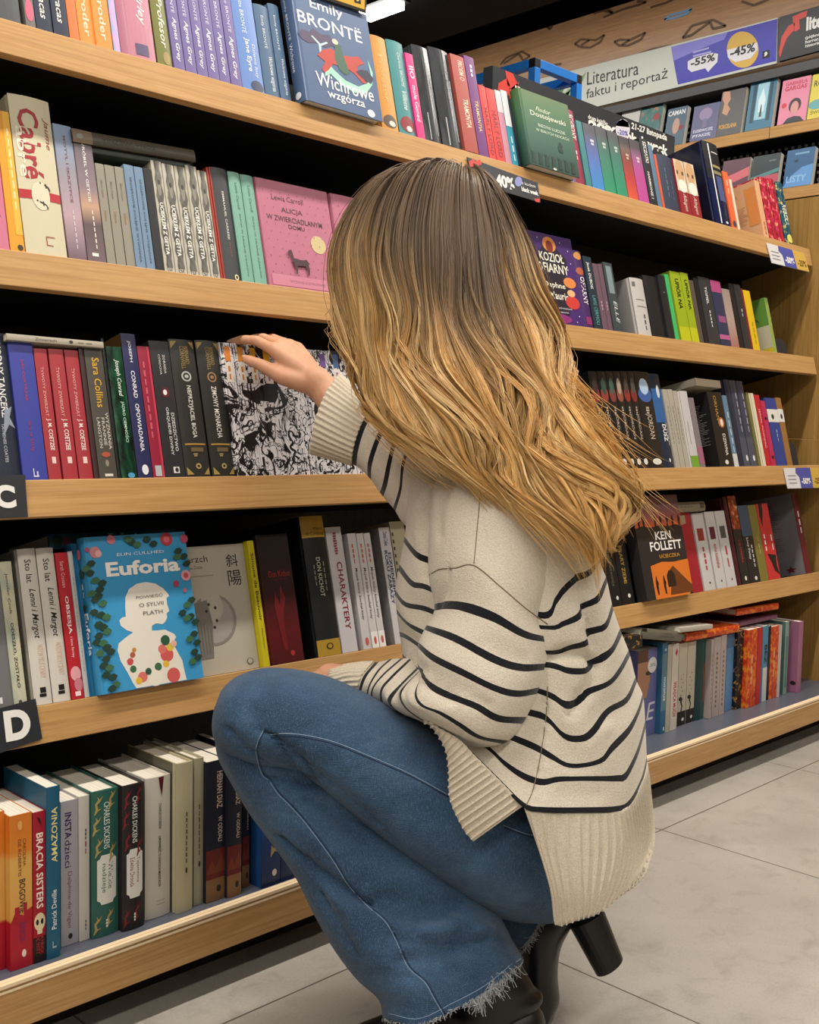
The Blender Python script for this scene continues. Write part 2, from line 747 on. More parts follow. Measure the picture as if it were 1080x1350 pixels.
def S(col, txt, z0, z1, x0=0.25, x1=0.75, b=0.0, r=-1, s=0.0):
    if txt in BLUR:
        k = max(2, min(9, len(txt) // 2))
        mid, w = (x0 + x1) / 2, (x1 - x0) * 0.28
        if r == 0:
            return Many(R(col, x0 + (x1 - x0) * i / k, x0 + (x1 - x0) * (i + 0.7) / k, (z0 + z1) / 2 - (z1 - z0) * .3, (z0 + z1) / 2 + (z1 - z0) * .3) for i in range(k))
        return Many(R(col, mid - w * (1 if i % 2 else .8), mid + w * (1 if i % 3 else .7), z0 + (z1 - z0) * i / k, z0 + (z1 - z0) * (i + 0.72) / k) for i in range(k))
    return ('t', 'S', col, x0, x1, z0, z1, txt, dict(b=b, r=r, s=s))


def F(col, txt, x0, x1, z0, z1, b=0.0, s=0.0, face='F', r=0):
    return ('t', face, col, x0, x1, z0, z1, txt, dict(b=b, r=r, s=s))


def R(col, x0, x1, z0, z1, face='S'):
    return ('r', face, col, x0, x1, z0, z1)


def E(col, x0, x1, z0, z1, face='S'):
    return ('e', face, col, x0, x1, z0, z1)


def Q(col, pts, face='F', x0=0, x1=1, z0=0, z1=1):
    return ('p', face, col, x0, x1, z0, z1, pts)


def lines(col, x0, x1, z0, z1, n, face='B', seed=1):
    rr = random.Random(seed)
    out = []
    for k in range(n):
        z = z1 - (z1 - z0) * (k + 0.5) / n
        out.append(R(col, x0, x1 - rr.random() * (x1 - x0) * 0.25, z - 0.003, z + 0.003, face))
    return out


# printed patterns -------------------------------------------------
def pattern(name, build):
    t = NT(name, 0.42)
    build(t)
    return t.m


def grad(name, stops, axis=2, length=0.2, rough=0.42):
    t = NT(name, rough)
    v = t.coords('Object')
    sp = t.n('ShaderNodeSeparateXYZ')
    t.l(v, sp.inputs[0])
    t.col(t.ramp(t.math('DIVIDE', sp.outputs[axis], length), stops))
    return t.m


def blotch(name, stops, scale=(30, 30, 30), dist=1.0, detail=3, rough=0.42):
    t = NT(name, rough)
    t.col(t.ramp(t.noise(t.coords('Object', scale), 1.0, detail, 0.55, dist), stops, 'LINEAR'))
    return t.m


def sketch_mat():
    t = NT('ink_drawing_print', 0.3)
    geo = t.n('ShaderNodeNewGeometry')
    mp = t.n('ShaderNodeMapping')
    mp.inputs['Scale'].default_value = (1, .35, 1)
    t.l(geo.outputs['Position'], mp.inputs['Vector'])
    v = mp.outputs[0]

    def contour(scale, w, lev=.5, dist=.8, det=2):
        n = t.noise(v, scale, det, .5, dist)
        return t.math('LESS_THAN', t.math('ABSOLUTE', t.math('SUBTRACT', n, lev)), w), n
    l1, n1 = contour(16, .010)
    l2, n2 = contour(34, .016, .52, 1.6)
    l3, n3 = contour(24, .012, .44, 1.0)
    big = t.noise(v, 9, 2, .5, .4)
    dark = t.math('GREATER_THAN', n1, .615)
    d2 = t.math('MULTIPLY', t.math('GREATER_THAN', n2, .58), t.math('GREATER_THAN', big, .5))
    mh = t.n('ShaderNodeMapping')
    mh.inputs['Rotation'].default_value = (0, .6, 0)
    mh.inputs['Scale'].default_value = (330, 1, 14)
    t.l(geo.outputs['Position'], mh.inputs['Vector'])
    hatch = t.math('GREATER_THAN', t.noise(mh.outputs[0], 1.0, 1), .54)
    shade = t.math('MULTIPLY', hatch, t.math('GREATER_THAN', n3, .55))
    ink = l1
    for k in (l2, l3, dark, d2, shade):
        ink = t.math('MAXIMUM', ink, k)
    t.col(t.mix(ink, '#d9d6da', '#1b1a1e'))
    t.b.inputs['Coat Weight'].default_value = 0.6
    t.b.inputs['Coat Roughness'].default_value = 0.12
    return t.m


SKETCH = sketch_mat()
TORN = blotch('torn_grey_paper_print', [(0.36, '#3f3d39'), (0.5, '#5f5c55'), (0.66, '#7a776d')], (60, 30, 22), 1.4)
SHRINK = blotch('shrink_wrapped_black', [(0.2, '#26282b'), (0.7, '#45484c')], (40, 40, 10), 0.6, rough=0.2)
MARBLE = blotch('marbled_blue_pink', [(0.35, '#7fb2dd'), (0.5, '#c0a7d8'), (0.62, '#e2a3c0')], (30, 30, 14), 1.5)
RYE = blotch('art_cover_earth', [(0.3, '#2b1a14'), (0.5, '#9a3a24'), (0.66, '#d8a06a')], (40, 40, 40), 1.5)
FLOR = blotch('orange_floral_print', [(0.3, '#a5261a'), (0.5, '#cf4a21'), (0.60, '#e08a2a'), (0.72, '#c23a20')], (55, 55, 40), 1.2)
DFLOR = blotch('dark_floral_print', [(0.4, '#10121b'), (0.56, '#1b1c22'), (0.64, '#b8892f'), (0.72, '#56606e')], (60, 60, 60), 1.0)
RFLOR = blotch('red_gold_floral_print', [(0.3, '#7c1424'), (0.48, '#a31a2c'), (0.58, '#d22f5e'), (0.66, '#e6c27a'), (0.75, '#2a1216')], (60, 60, 34), 1.2)
GFLOR = blotch('teal_gold_floral_print', [(0.35, '#123a48'), (0.55, '#1d5866'), (0.64, '#d9c06a'), (0.75, '#14303a')], (60, 60, 34), 1.2)
SKYMIX = grad('dusk_print', [(0.0, '#6f5a60'), (0.3, '#5d4c52'), (0.45, '#c09a80'), (0.6, '#8a7780'), (1, '#655a66')], 2, 0.2)
MOTYL = grad('lilac_dusk_print', [(0.0, '#6b5560'), (0.12, '#8a7480'), (0.35, '#b79aa4'), (0.7, '#94909c'), (1, '#8298b8')], 2, 0.2)
ORD = ['first', 'second', 'third', 'fourth', 'fifth', 'sixth', 'seventh', 'eighth', 'ninth', 'tenth']
NUM = ['', 'one', 'two', 'three', 'four', 'five', 'six', 'seven', 'eight', 'nine', 'ten']


def rep(xs, tops, col, kind, desc, dec, op=None):
    n = len(xs)
    res = []
    for k, (a, b_) in enumerate(xs):
        t = tops[k] if isinstance(tops, (list, tuple)) else tops
        o_ = dict(op or {})
        if 'yb' in o_ and isinstance(o_['yb'], (list, tuple)):
            o_['yb'] = o_['yb'][k]
        res.append((a, b_, t, col, kind, '%s from the left of %s %s' % (ORD[k], NUM[n], desc), dec, o_))
    return res


W_ = '#e9e6df'
# ---------------------------------------------------------------- top shelf
NOC = [S(W_, 'Noc w Caracas', .1, .72, .3, .72, .01, s=.2)]
AGNES = [S('#ddd6ee', 'Anne BRONTË', .50, .9, .38, .70), S('#f0ecf6', 'Agnes Grey', .07, .46, .28, .74, .01, s=.15)]
MEL = [S('#f7e2c8', 'Melissa Broder', .06, .9, .34, .72, .01)]
row(0, [
    (-30, 30, None, '#43464b', 'h', 'wide dark slate book at the left end', [], dict(h=.22)),
    (35, 48.5, None, '#6d6a66', 'p', 'grey book with pink round shapes', [E('#e0607c', .1, .9, .05, .22), E('#d9536f', .3, 1, .3, .42)], dict(h=.205)),
    *rep([(49, 71.3), (72, 92.5)], None, '#232a42', 'p', 'navy paperbacks with white slanted lettering', NOC, dict(h=.205)),
    (93, 106, None, '#e8743a', 'p', 'plain vivid orange book beside navy ones', [], dict(h=.205)),
    *rep([(106.3, 127.3), (127.8, 150)], None, '#ea8f3e', 'p', 'orange paperbacks with pale lettering', MEL, dict(h=.205)),
    (151, 160.3, None, MARBLE, 'p', 'thin marbled blue and pink book', [], dict(h=.205)),
    (161, 174, None, '#a9657c', 'h', 'narrow plain mauve hardback', [], dict(h=.215)),
    (174.3, 208.5, None, '#bd7d90', 'h', 'thick pink hardback with white italic title', [S('#f4e6e8', 'Shirley', .28, .62, .38, .72, .01, s=.3), S('#f0dde0', 'BRONTË', .66, .95, .42, .66), R('#5a5070', .2, .7, .03, .12)], dict(h=.215)),
    (209.8, 229.8, None, '#74753a', 'h', 'olive green hardback with white italic title', [S('#ecebd8', 'Profesor', .15, .58, .35, .75, .01, s=.2), S('#e3e2cf', 'BRONTË', .64, .96, .38, .62), E('#a08a55', .35, .85, .01, .12)], dict(h=.205)),
    *rep([(230.5, 245.3), (246, 261), (261.5, 275.7), (276, 290.8), (291, 305), (305.8, 320.7)], None, '#6f629a', 'p', 'purple books with white lettering', AGNES, dict(h=.2)),
    (322, 351.5, None, '#6688c6', 'h', 'light blue hardback with white title', [S('#dfe8f6', 'Charlotte BRONTË', .5, .93, .3, .5), S('#eef3fb', 'Jane Eyre', .17, .46, .3, .55, .01), S('#dfe8f6', 'Dziwne losy', .13, .42, .6, .8), E('#3b4763', .35, .95, .0, .10)], dict(h=.215)),
    *rep([(352, 371.6), (372, 386)], [3, 3], '#4c6887', 'h', 'slate blue hardbacks with white lettering', [S('#dbe3ec', 'Emily BRONTË', .52, .88, .3, .55), S('#e9eef4', 'Wichrowe wzgórza', .06, .44, .4, .75)]),
    (394, 497, None, '#4a6186', 'hf', 'large slate blue hardback turned cover outward, red horse drawing', [
        F('#e8e8ea', 'Emily', .24, .66, .845, .965, .006), F('#eeeeee', 'BRONTË', .06, .88, .70, .835, .006),
        Q('#4b3f5f', [(0, .5), (.1, .75), (.25, .7), (.35, .95), (.55, .8), (.75, .9), (.8, .65), (1, .55), (.95, .35), (.75, .4), (.6, .2), (.4, .3), (.2, .15), (.05, .25)], 'F', .04, .58, .5, .69),
        Q('#b7cfd2', [(.3, 0), (.36, 0), (.4, .5), (.7, .8), (.65, .86), (.38, .62), (.1, .95), (.05, .9), (.3, .55)], 'F', .18, .5, .46, .62),
        Q('#9ed9bd', [(0, .2), (.12, .3), (.3, .12), (.55, .02), (.8, .1), (.95, .35), (1, .65), (.93, .95), (.95, .6), (.85, .35), (.65, .2), (.4, .25), (.2, .42), (.05, .6)], 'F', .3, .96, .19, .58),
        Q('#b33c34', [(0, .55), (.12, .8), (.3, .95), (.55, .85), (.75, .9), (.88, 1), (1, .8), (.9, .7), (.82, .6), (.85, .35), (1, .1), (.9, .05), (.75, .3), (.55, .45), (.3, .4), (.2, .15), (.1, 0), (.05, .1), (.15, .4)], 'F', .24, .86, .30, .56),
        Q('#3d5f4c', [(.3, 1), (.6, .95), (.75, .6), (1, .1), (.7, 0), (.35, .1), (.1, .45)], 'F', .44, .64, .34, .62),
        E('#d8c5b0', .46, .54, .6, .65, 'F'), Q('#2c2c44', [(0, .6), (.3, .9), (.7, 1), (1, .5), (.8, 0), (.4, .2)], 'F', .72, .96, .33, .45),
        F('#f2f2f4', 'Wichrowe', .18, .92, .165, .29, .006), F('#f2f2f4', 'wzgórza', .30, .78, .06, .155, .006), E('#e8e8ea', .8, .9, .01, .08, 'F'),
        S('#dbe3ec', 'Emily BRONTË', .55, .93, .3, .6), S('#eef', 'Wichrowe', .27, .52, .3, .6), E('#dfe6ee', .2, .75, .03, .09)], dict(h=.218, t=.03, pro=.018)),
    (506, 528, 43.5, '#cf8f3c', 'h', 'orange yellow hardback with animal picture at foot', [S('#e2b878', 'Profesor', .3, .8, .35, .6), E('#5c5048', .1, .9, .02, .16), E('#d8cfc4', .4, .8, .04, .10)]),
    (529, 551, 50, '#3f8488', 'h', 'teal hardback with red bird picture at foot', [S('#d6e6e4', 'Charlotte BRONTË', .52, .88, .5, .7), S('#e4efec', 'Villette', .27, .47, .45, .72, s=.3), E('#8c2f38', .1, .95, .03, .2), E('#e6dccf', .4, .75, .04, .1)]),
    (551.5, 562, 68.5, '#cc2a78', 'p', 'thin hot pink book with white lettering', [S('#f6dbe8', 'mole Goned', .2, .62, .25, .75, .01), S('#f6dbe8', 'IIO', .7, .85, .2, .8, .02)]),
    *rep([(563, 584.5), (586, 612)], [56.7, 59.5], SHRINK, 'h', 'thick charcoal books in torn plastic wrap', [S('#7d8084', 'TEKST BEZ', .4, .8, .6, .75), R('#b8bbbe', .82, .86, .08, .7), R('#a0a4a8', .3, .36, .02, .3)], dict(rough=.2)),
    (614, 632, 69.6, '#a5483f', 'p', 'brick red paperback with white lettering', [S('#eec9b8', 'PROEM O', .74, .95, .45, .8, .01), S('#f2d8c2', 'TRAMONTIA', .25, .55, .4, .78, .01)], dict(board='#9c4a40', dy=-.004)),
    (633, 646, 72, '#6c2f74', 'p', 'purple paperback with cream lettering', [S('#e8d8ea', 'LONDYN', .8, .93, .35, .75), S('#e6c98a', 'TRAMONTIA', .25, .56, .35, .7, .01)]),
    *rep([(646.5, 655.5), (656, 667.4)], [111, 115], '#cf3b38', 'p', 'red paperbacks with dark lettering', [S('#7c2a3a', 'HARLY LORD', .06, .7, .3, .8)]),
    (668, 676, 118, '#c0879a', 'p', 'thin dusty pink book', [R('#d8c8d0', 0, 1, .7, 1)]),
    (676.3, 684.5, 118, '#3a94ac', 'p', 'thin turquoise and white book', [R('#d8dade', 0, 1, .52, 1), S('#cfe6ee', 'SZKLANA', .06, .42, .3, .7)]),
    (685, 688, 125, '#1c2438', 'p', 'very thin navy book', []),
    (688.5, 755, 120, grad('green_forest_print', [(0, '#1f3f35'), (.35, '#2f5c4c'), (.7, '#3f6a45'), (1, '#566f38')], 2, .2), 'hf', 'green forest picture hardback turned cover outward', [
        F('#d5dcc4', 'Fiodor', .3, .6, .76, .82, s=.4), F('#e3e6d4', 'Dostojewski', .18, .88, .66, .745, .004), F('#cfd8c4', 'BIEDNI LUDZIE', .3, .84, .55, .59, .004), F('#cfd8c4', 'W BIAŁYCH NOCACH', .24, .9, .48, .52, .004),
        *[Q('#17332b', [(0, 0), (.2, .7), (0, 1), (.3, .8), (.5, 1), (.6, .75), (1, .9), (.75, .6), (.7, 0)], 'F', .06 + .13 * k, .17 + .13 * k, .03, .2) for k in range(7)],
        Q('#14302a', [(.2, 0), (.8, 0), (.7, .5), (.9, .6), (.7, .75), (.6, 1), (.4, 1), (.3, .7), (.1, .5)], 'F', .62, .76, .28, .42), E('#dfe2d6', .46, .53, .005, .035, 'F')], dict(t=.024, pro=.022)),
    (755.5, 760, 150, '#7d6f9c', 'p', 'very thin lavender book', []),
    (760.5, 773.8, 142, '#8f2c46', 'h', 'crimson hardback with white vertical title', [S('#e8d6d8', 'SCHRONY', .6, .94, .3, .8, .03), S('#e0b9c0', 'ŁAKIE', .33, .47, .4, .65, .01)]),
    (774.2, 781.8, 158, '#3b7d80', 'p', 'thin teal book', []),
    (782.5, 798.5, 161, grad('blue_fade_print', [(0, '#3c86c4'), (.35, '#4f6fb4'), (.62, '#585a80'), (.72, '#4b4c58'), (1, '#4a4b54')], 2, .2), 'p', 'paperback fading from grey to bright blue', [S('#c9cbd6', 'NOTES', .68, .78, .3, .85, .01, r=-1)]),
    *rep([(799, 814), (815, 829)], [165, 171], grad('green_fade_print', [(0, '#2f8f68'), (.4, '#397a66'), (.66, '#46615c'), (.75, '#4a4d52'), (1, '#45484e')], 2, .2), 'p', 'paperbacks fading from grey to green', [S('#b8c2be', 'NOTES', .68, .78, .3, .85, .01)]),
    (829.7, 843, 178, grad('red_fade_print', [(0, '#d0563c'), (.25, '#b53b3a'), (.55, '#7c4038'), (.66, '#6e5a52'), (.74, '#423c3e'), (1, '#443c3e')], 2, .2), 'p', 'paperback fading from grey to orange red', [S('#c2a898', 'NOTES', .64, .74, .3, .85, .01)]),
    (843.7, 857.3, 182, grad('pink_fade_print', [(0, '#b54a92'), (.4, '#b0488c'), (.62, '#8a5a7c'), (.74, '#4a434a'), (1, '#444046')], 2, .2), 'p', 'paperback fading from grey to magenta', [S('#cfb4c6', 'NOTES', .64, .74, .3, .85, .01)]),
    (858, 868.3, 181, '#23262a', 'p', 'charcoal book with white vertical title', [S('#e6e4e0', 'SZCZĄTKI', .64, .96, .25, .8, .02), S('#e2e0dc', 'HARMONIE I', .1, .5, .3, .6, .01)]),
    (868.7, 874.3, 190, '#5a7690', 'p', 'thin steel blue book', []),
    (874.8, 878, 203, '#cc5838', 'p', 'very thin orange red book', []),
    (879, 899, 201.5, '#343d50', 'h', 'navy grey hardback with small lettering', [S('#5e6a80', 'MAŁE ŚWIATY', .25, .8, .3, .42), S('#5e6a80', 'opowieści', .2, .6, .6, .7)]),
    *rep([(900, 913.5), (914, 927)], [208.5, 213], '#8f2328', 'p', 'red books with a bearded face on top', [R('#cbb8a0', 0, 1, .42, 1), E('#c49a70', .08, .92, .6, 1.0), E('#3e2f26', .15, .3, .72, .8), E('#3e2f26', .62, .8, .72, .8), E('#e3dccf', .1, .95, .4, .64), S('#e6cfc2', 'Albigen', .06, .38, .3, .72, s=.3)]),
    (946, 966, 184, '#1b2344', 'h', 'tall glossy navy book with white stripes', [R('#0c0e14', 0, 1, .55, 1), R('#e8e8ec', .30, .36, .02, .98), R('#9a8a60', .4, .95, .70, .73), R('#8a7a58', .4, .95, .62, .66), R('#4a5580', .5, .9, .3, .6), E('#e2e4e8', .62, .8, .03, .06), R('#d8dade', .45, .9, .88, .89)], dict(rough=.15, board='#14172a', d=.19)),
    (966.5, 973.5, 225, '#e0653a', 'p', 'thin coral orange book with small picture', [S('#f2b79a', 'PALKA', .6, .9, .3, .7), E('#3d4654', .2, .9, .03, .14)]),
    (974, 977, 236, '#dccbb6', 'p', 'very thin cream book', []),
    (1008.3, 1014.8, 237, '#d5a27a', 'p', 'peach paperback leaning with its back cover visible', [S('#b0553a', 'BRZYTWA', .06, .3, .3, .7), *lines('#a8623c', .2, .75, .3, .62, 12, 'B', 3), *lines('#a8623c', .35, .6, .78, .84, 2, 'B', 4), R('#d98a4a', .75, .98, .25, .9, 'B')], dict(d=.15)),
    *rep([(1017, 1027.5), (1028, 1037)], [232, 234], RFLOR, 'h', 'red and gold floral hardbacks', []),
    (1038, 1048, 238, GFLOR, 'h', 'teal floral hardback at the right end', [S('#e8ecdf', 'REBEKA', .3, .64, .3, .8, .01), E('#d9cf6a', .2, .9, .02, .16)]),
])

# ---------------------------------------------------------------- second shelf
row(1, [
    (-24, 13.6, 150, '#c9708c', 'p', 'rose pink book cut off at the left edge', [S('#8e3a58', 'ŻKA', .2, .5, .55, .9)]),
    (14.3, 34, 144, '#e09a1c', 'p', 'amber yellow book', [R('#ecb23a', .5, 1, .12, 1), S('#f6dda0', 'HISTORIA WSPÓLNA', .3, .9, .62, .85), E('#3d3018', .5, .9, .01, .05)]),
    (36, 91, 121, '#cdc5a8', 'h', 'thick tall cream hardback with red lettering', [
        S('#a31d2c', 'Cabré', .47, .92, .16, .66, .02), S('#e8e2d0', 'abre', .48, .80, .08, .3, .01), S('#8e2030', 'Jaume', .68, .88, .76, .92, .0, s=.3), R('#b3202e', .0, .45, .345, .40), R('#b3202e', .62, 1, .345, .40), E('#d9d2b8', .28, .72, .28, .46),
        S('#26221c', 'f', .405, .46, .5, .75, .0, s=.3), S('#26221c', 'f', .29, .345, .38, .65, .0, s=.3), R('#9c3a30', .5, .66, .06, .065), R('#9c3a30', .5, .52, .06, .115), R('#9c3a30', .5, .72, .112, .117)]),
    (91.5, 116.2, 162, MOTYL, 'p', 'lilac and grey paperback with dark red lettering', [S('#7c4a54', 'MOTYL I SKRZYPCE', .42, .92, .46, .6, .006), S('#d8cfd4', 'Gilles Laurent', .08, .38, .48, .58)]),
    (116.8, 141.3, 168.5, SKYMIX, 'p', 'brown grey dusk print book with white lettering', [S('#f0ebe6', 'WRÓBEL W GETCIE', .45, .93, .42, .6, .012), S('#e6ddd4', 'Gilles Laurent', .1, .4, .5, .62), R('#e9e6e0', .25, .6, .04, .065)]),
    *rep([(142.2, 154), (154.6, 167.3), (168, 180)], [214.5, 216.7, 219], '#8f8a7c', 'p', 'thin greige paperbacks', [S('#6d675a', 'Albert Camus', .66, .84, .35, .6), S('#a06a3c', 'Dżuma', .42, .53, .35, .65)]),
    *rep([(180.6, 193.5), (194, 206)], [216, 219], '#6f8aa6', 'p', 'thin pale blue paperbacks', [S('#31475f', 'SINGEROWIE KOLEJNE WYGNANIA', .05, .88, .35, .65)]),
    (206.5, 217.5, 221, '#17181c', 'p', 'thin black book beside pale blue ones', []),
    *rep([(218, 232), (232.5, 248), (248.6, 263.6), (264.2, 278.6), (279.2, 291.6)], [210.6, 215, 218, 217, 224], '#b9b4a6', 'p', 'grey torn paper print books', [
        Q(TORN, [(.28, 0), (.2, .06), (.3, .13), (.14, .2), (.24, .27), (.1, .34), (.2, .42), (.3, .47), (.16, .54), (.26, .6), (.12, .68), (.24, .75), (.16, .83), (.3, .9), (.22, 1), (.8, 1), (.74, .93), (.86, .86), (.76, .78), (.9, .7), (.74, .63), (.84, .55), (.92, .48), (.76, .42), (.86, .35), (.74, .28), (.88, .2), (.78, .12), (.84, .05), (.74, 0)], 'S'),
        E('#8a867a', .34, .66, .68, .82), E('#3d3b36', .38, .62, .78, .83), S('#f4f2ea', 'UCIEKŁEM Z GETTA', .15, .62, .32, .68, .02), S('#d8d4c6', 'ED', .0, .03, .3, .8)]),
    *rep([(292, 295), (295.4, 298.2)], [220, 220], '#a03222', 'p', 'very thin rust red books', []),
    (298.7, 320, 219, '#3a3c40', 'h', 'charcoal hardback with white spaced lettering', [S('#d9d6ce', 'EMMANUEL CARRERE', .36, .79, .45, .58, .01), S('#a05a4a', 'JOGA', .2, .34, .48, .58), E('#e8dcae', .55, .85, .005, .055), E('#3a3c40', .62, .78, .015, .045)]),
    *rep([(321, 337), (337.6, 354.3)], [225, 229], '#79ab9a', 'h', 'mint green hardbacks', [S('#3f6a5e', 'Lewis Carroll', .66, .9, .4, .6), S('#3f6a5e', 'ALICJA W KRAINIE CZARÓW', .05, .62, .4, .6)]),
    (355.5, 451.7, 232, '#b96f86', 'hf', 'pink hardback turned cover outward, half beside the hair', [
        F('#4c3540', 'Lewis Carroll', .2, .63, .82, .87), F('#4c3540', 'ALICJA', .31, .6, .70, .76, .002), F('#4c3540', 'W ZWIERCIADLANYM', .1, .86, .625, .675, .002), F('#4c3540', 'DOMU', .38, .6, .565, .605, .002), E('#cdbb8c', .66, .87, .37, .54, 'F'),
        R('#c77f95', .06, .97, .02, .12, 'F'), F('#7d4a5c', 'WYDANIE ILUSTROWANE', .3, .78, .055, .08),
        *[E('#6a3b4c', .08 + .115 * (k % 8) + .05 * ((k // 8) % 2), .088 + .115 * (k % 8) + .05 * ((k // 8) % 2), .13 + .075 * (k // 8), .145 + .075 * (k // 8), 'F') for k in range(88)],
        Q('#4a3238', [(.0, .86), (.06, .96), (.16, 1), (.22, .92), (.26, .66), (.62, .62), (.84, .66), (.96, .5), (.9, .46), (.92, .2), (.88, 0), (.83, 0), (.82, .22), (.74, .38), (.5, .36), (.36, .34), (.37, .16), (.34, 0), (.29, 0), (.28, .2), (.24, .36), (.16, .56), (.14, .8), (.05, .8)], 'F', .30, .60, .14, .36)], dict(t=.024, pro=-.002)),
    (454, 560, 254, '#b96f86', 'hf', 'pink hardback turned cover outward, mostly behind the hair', [S('#6a3b4c', 'Lewis Carroll', .6, .9, .3, .6), *[E('#6a3b4c', .08 + .13 * (k % 7), .09 + .13 * (k % 7), .5 + .075 * (k // 7), .515 + .075 * (k // 7), 'F') for k in range(42)]], dict(t=.024)),
    (704, 771, 301, '#46296c', 'hf', 'violet hardback turned cover outward with orange shapes', [
        Q('#241d2c', [(.2, 0), (.8, 0), (1, .3), (.9, .6), (1, .85), (.7, 1), (.3, 1), (.05, .8), (.15, .5), (0, .25)], 'F', .2, .84, .1, .86),
        E('#d98a4a', .4, .66, .80, .97, 'F'), E('#7c2f20', .46, .6, .79, .93, 'F'), F('#f0ead8', 'KOZIOŁ', .3, .78, .69, .79, .012), F('#f0ead8', 'OFIARNY', .22, .84, .565, .67, .012), F('#f0ead8', 'Daphne', .3, .72, .38, .46, .012), F('#f0ead8', 'du Maurier', .2, .82, .27, .355, .012),
        E('#d98446', .04, .26, .50, .62, 'F'), E('#d98446', .70, .95, .42, .54, 'F'), E('#c83c34', .04, .32, .20, .38, 'F'), E('#c83c34', .68, .96, .18, .33, 'F'), E('#e2b080', .74, .9, .32, .4, 'F'), Q('#8a2f74', ell(12), 'F', .25, .75, .0, .11), F('#d8cfe0', 'Jedna z najważniejszych', .24, .78, .16, .19), F('#d8cfe0', 'powieści autorki', .32, .7, .115, .145),
        *[E('#e8e4f0', u, u + .018, v, v + .014, 'F') for u, v in ((.1, .9), (.2, .82), (.06, .72), (.3, .93), (.74, .92), (.88, .84), (.9, .7), (.12, .64), (.82, .62), (.06, .14), (.9, .1), (.2, .05), (.84, .03))]], dict(t=.024, pro=.002)),
    (771.5, 784, 329, '#43265e', 'h', 'violet spine with white vertical title', [S('#efe8e0', 'OFIARNY', .3, .66, .35, .85, .012), E('#c98a4c', .1, .9, .88, .98), E('#b05a3c', .1, .9, .68, .78), R('#8a2f6a', .3, 1, .04, .14)]),
    (784.5, 795.5, 337, '#20303a', 'p', 'dark book with white and teal lettering', [S('#e6e4e0', 'Jacek DUBOIS', .55, .92, .25, .65, .012), S('#5fa0a4', 'LAPIS CERMOLI', .06, .46, .35, .75)]),
    *rep([(796, 803), (803.4, 809)], [346.7, 347.5], '#69505f', 'p', 'thin mauve books', [S('#b09aa8', 'powieść', .3, .45, .3, .7)]),
    (810.5, 822.3, 345, '#3b4548', 'p', 'slate grey book with pale letters', [R('#7a8c90', .2, .8, .55, .95), S('#cfd4d4', 'ELLE', .12, .44, .45, .8, s=.2)]),
    (844, 861.5, 365, '#bdb9b6', 'h', 'white book with its grey side turned to view', [S('#4c4a4a', 'zapiski', .1, .4, .5, .7), R('#6a6868', .2, .8, .62, .63), R('#6a6868', .2, .9, .5, .51), R('#6a6868', .1, .3, .85, .93)], dict(board='#8e8c8c', d=.15)),
    (862.5, 881.5, 362, '#1b1b1d', 'h', 'wide black book right of the white one', [], dict(dy=.004)),
    (882, 891, 362, '#202022', 'p', 'black book left of the bright green one', [E('#777', .4, .6, .72, .74)]),
    (891.5, 896.5, 361, '#3fae63', 'p', 'thin bright green book', []),
    *rep([(899, 912.5), (913, 923)], [356.7, 358.5], '#93a51c', 'p', 'lime yellow books with black lettering', [R('#b6b81a', 0, 1, 0, .2), S('#10140c', 'UPIÓR NA', .46, .9, .35, .8, .02)]),
    (923.5, 929, 369, '#574a46', 'p', 'thin brown book beside lime ones', []),
    (929.5, 935.5, 366, '#18181a', 'p', 'thin black book right of the brown one', []),
    (936, 951, 364, '#303236', 'p', 'dark grey paperback with white slanted marks', [S('#d6d6d4', 'TOPIEL', .6, .86, .4, .6, .02), S('#d6d6d4', 'stara rzeka', .26, .52, .45, .6, .01)]),
    (951.5, 965, 368.7, '#2d3350', 'p', 'navy book with pink top and bands', [R('#a8487a', 0, 1, .82, 1), R('#b05a8a', 0, 1, .1, .17), R('#8a4a78', .2, .9, .36, .46)]),
    (965.5, 975.8, 380, grad('beige_rose_print', [(0, '#a06a62'), (.4, '#a8948a'), (1, '#8a8078')], 2, .2), 'p', 'beige and rose paperback', []),
    (976.2, 982.5, 373, '#1a1a1d', 'p', 'thin black book right of the beige one', []),
    (983, 991.5, 374, '#2c2c30', 'p', 'charcoal book beside dark red one', [S('#a8a8a8', 'zima', .5, .64, .4, .7)]),
    (991.8, 994, 380, '#7a1f2a', 'p', 'very thin dark red book', []),
    (994.3, 1003, 382, '#d6b21c', 'p', 'yellow book right of the dark red one', [S('#a88a14', 'WYGNANIE', .1, .5, .35, .7)]),
    (1021, 1025.5, 392, '#8aa050', 'p', 'green and cream book with its cover side in view', [R('#5d8a3a', 0, 1, .5, 1, 'B'), R('#b9b49c', 0, 1, .1, .5, 'B'), R('#c2b02a', 0, 1, 0, .1, 'B'), E('#3f8fae', .2, .7, .12, .42, 'B'), F('#2c3c20', 'ALICJA', .15, .8, .56, .66, .01, face='B')], dict(d=.14)),
])
lying(1, (97, 186), (259, 213), .045, .021, .14, '#4e463c', True, 'brown grey book lying across shorter books on the second shelf, faded capitals', [S('#2c2822', 'ZONA WIĘŹNIA', .22, .66, .25, .75, .004, r=-1), R('#7d6c56', 0, 1, .0, .15), E('#8a8a86', .3, .7, .03, .08)])
lying(1, (115, 200), (252, 222), .05, .010, .14, '#27302b', False, 'thin dark green book lying under the brown grey one on the second shelf', [])

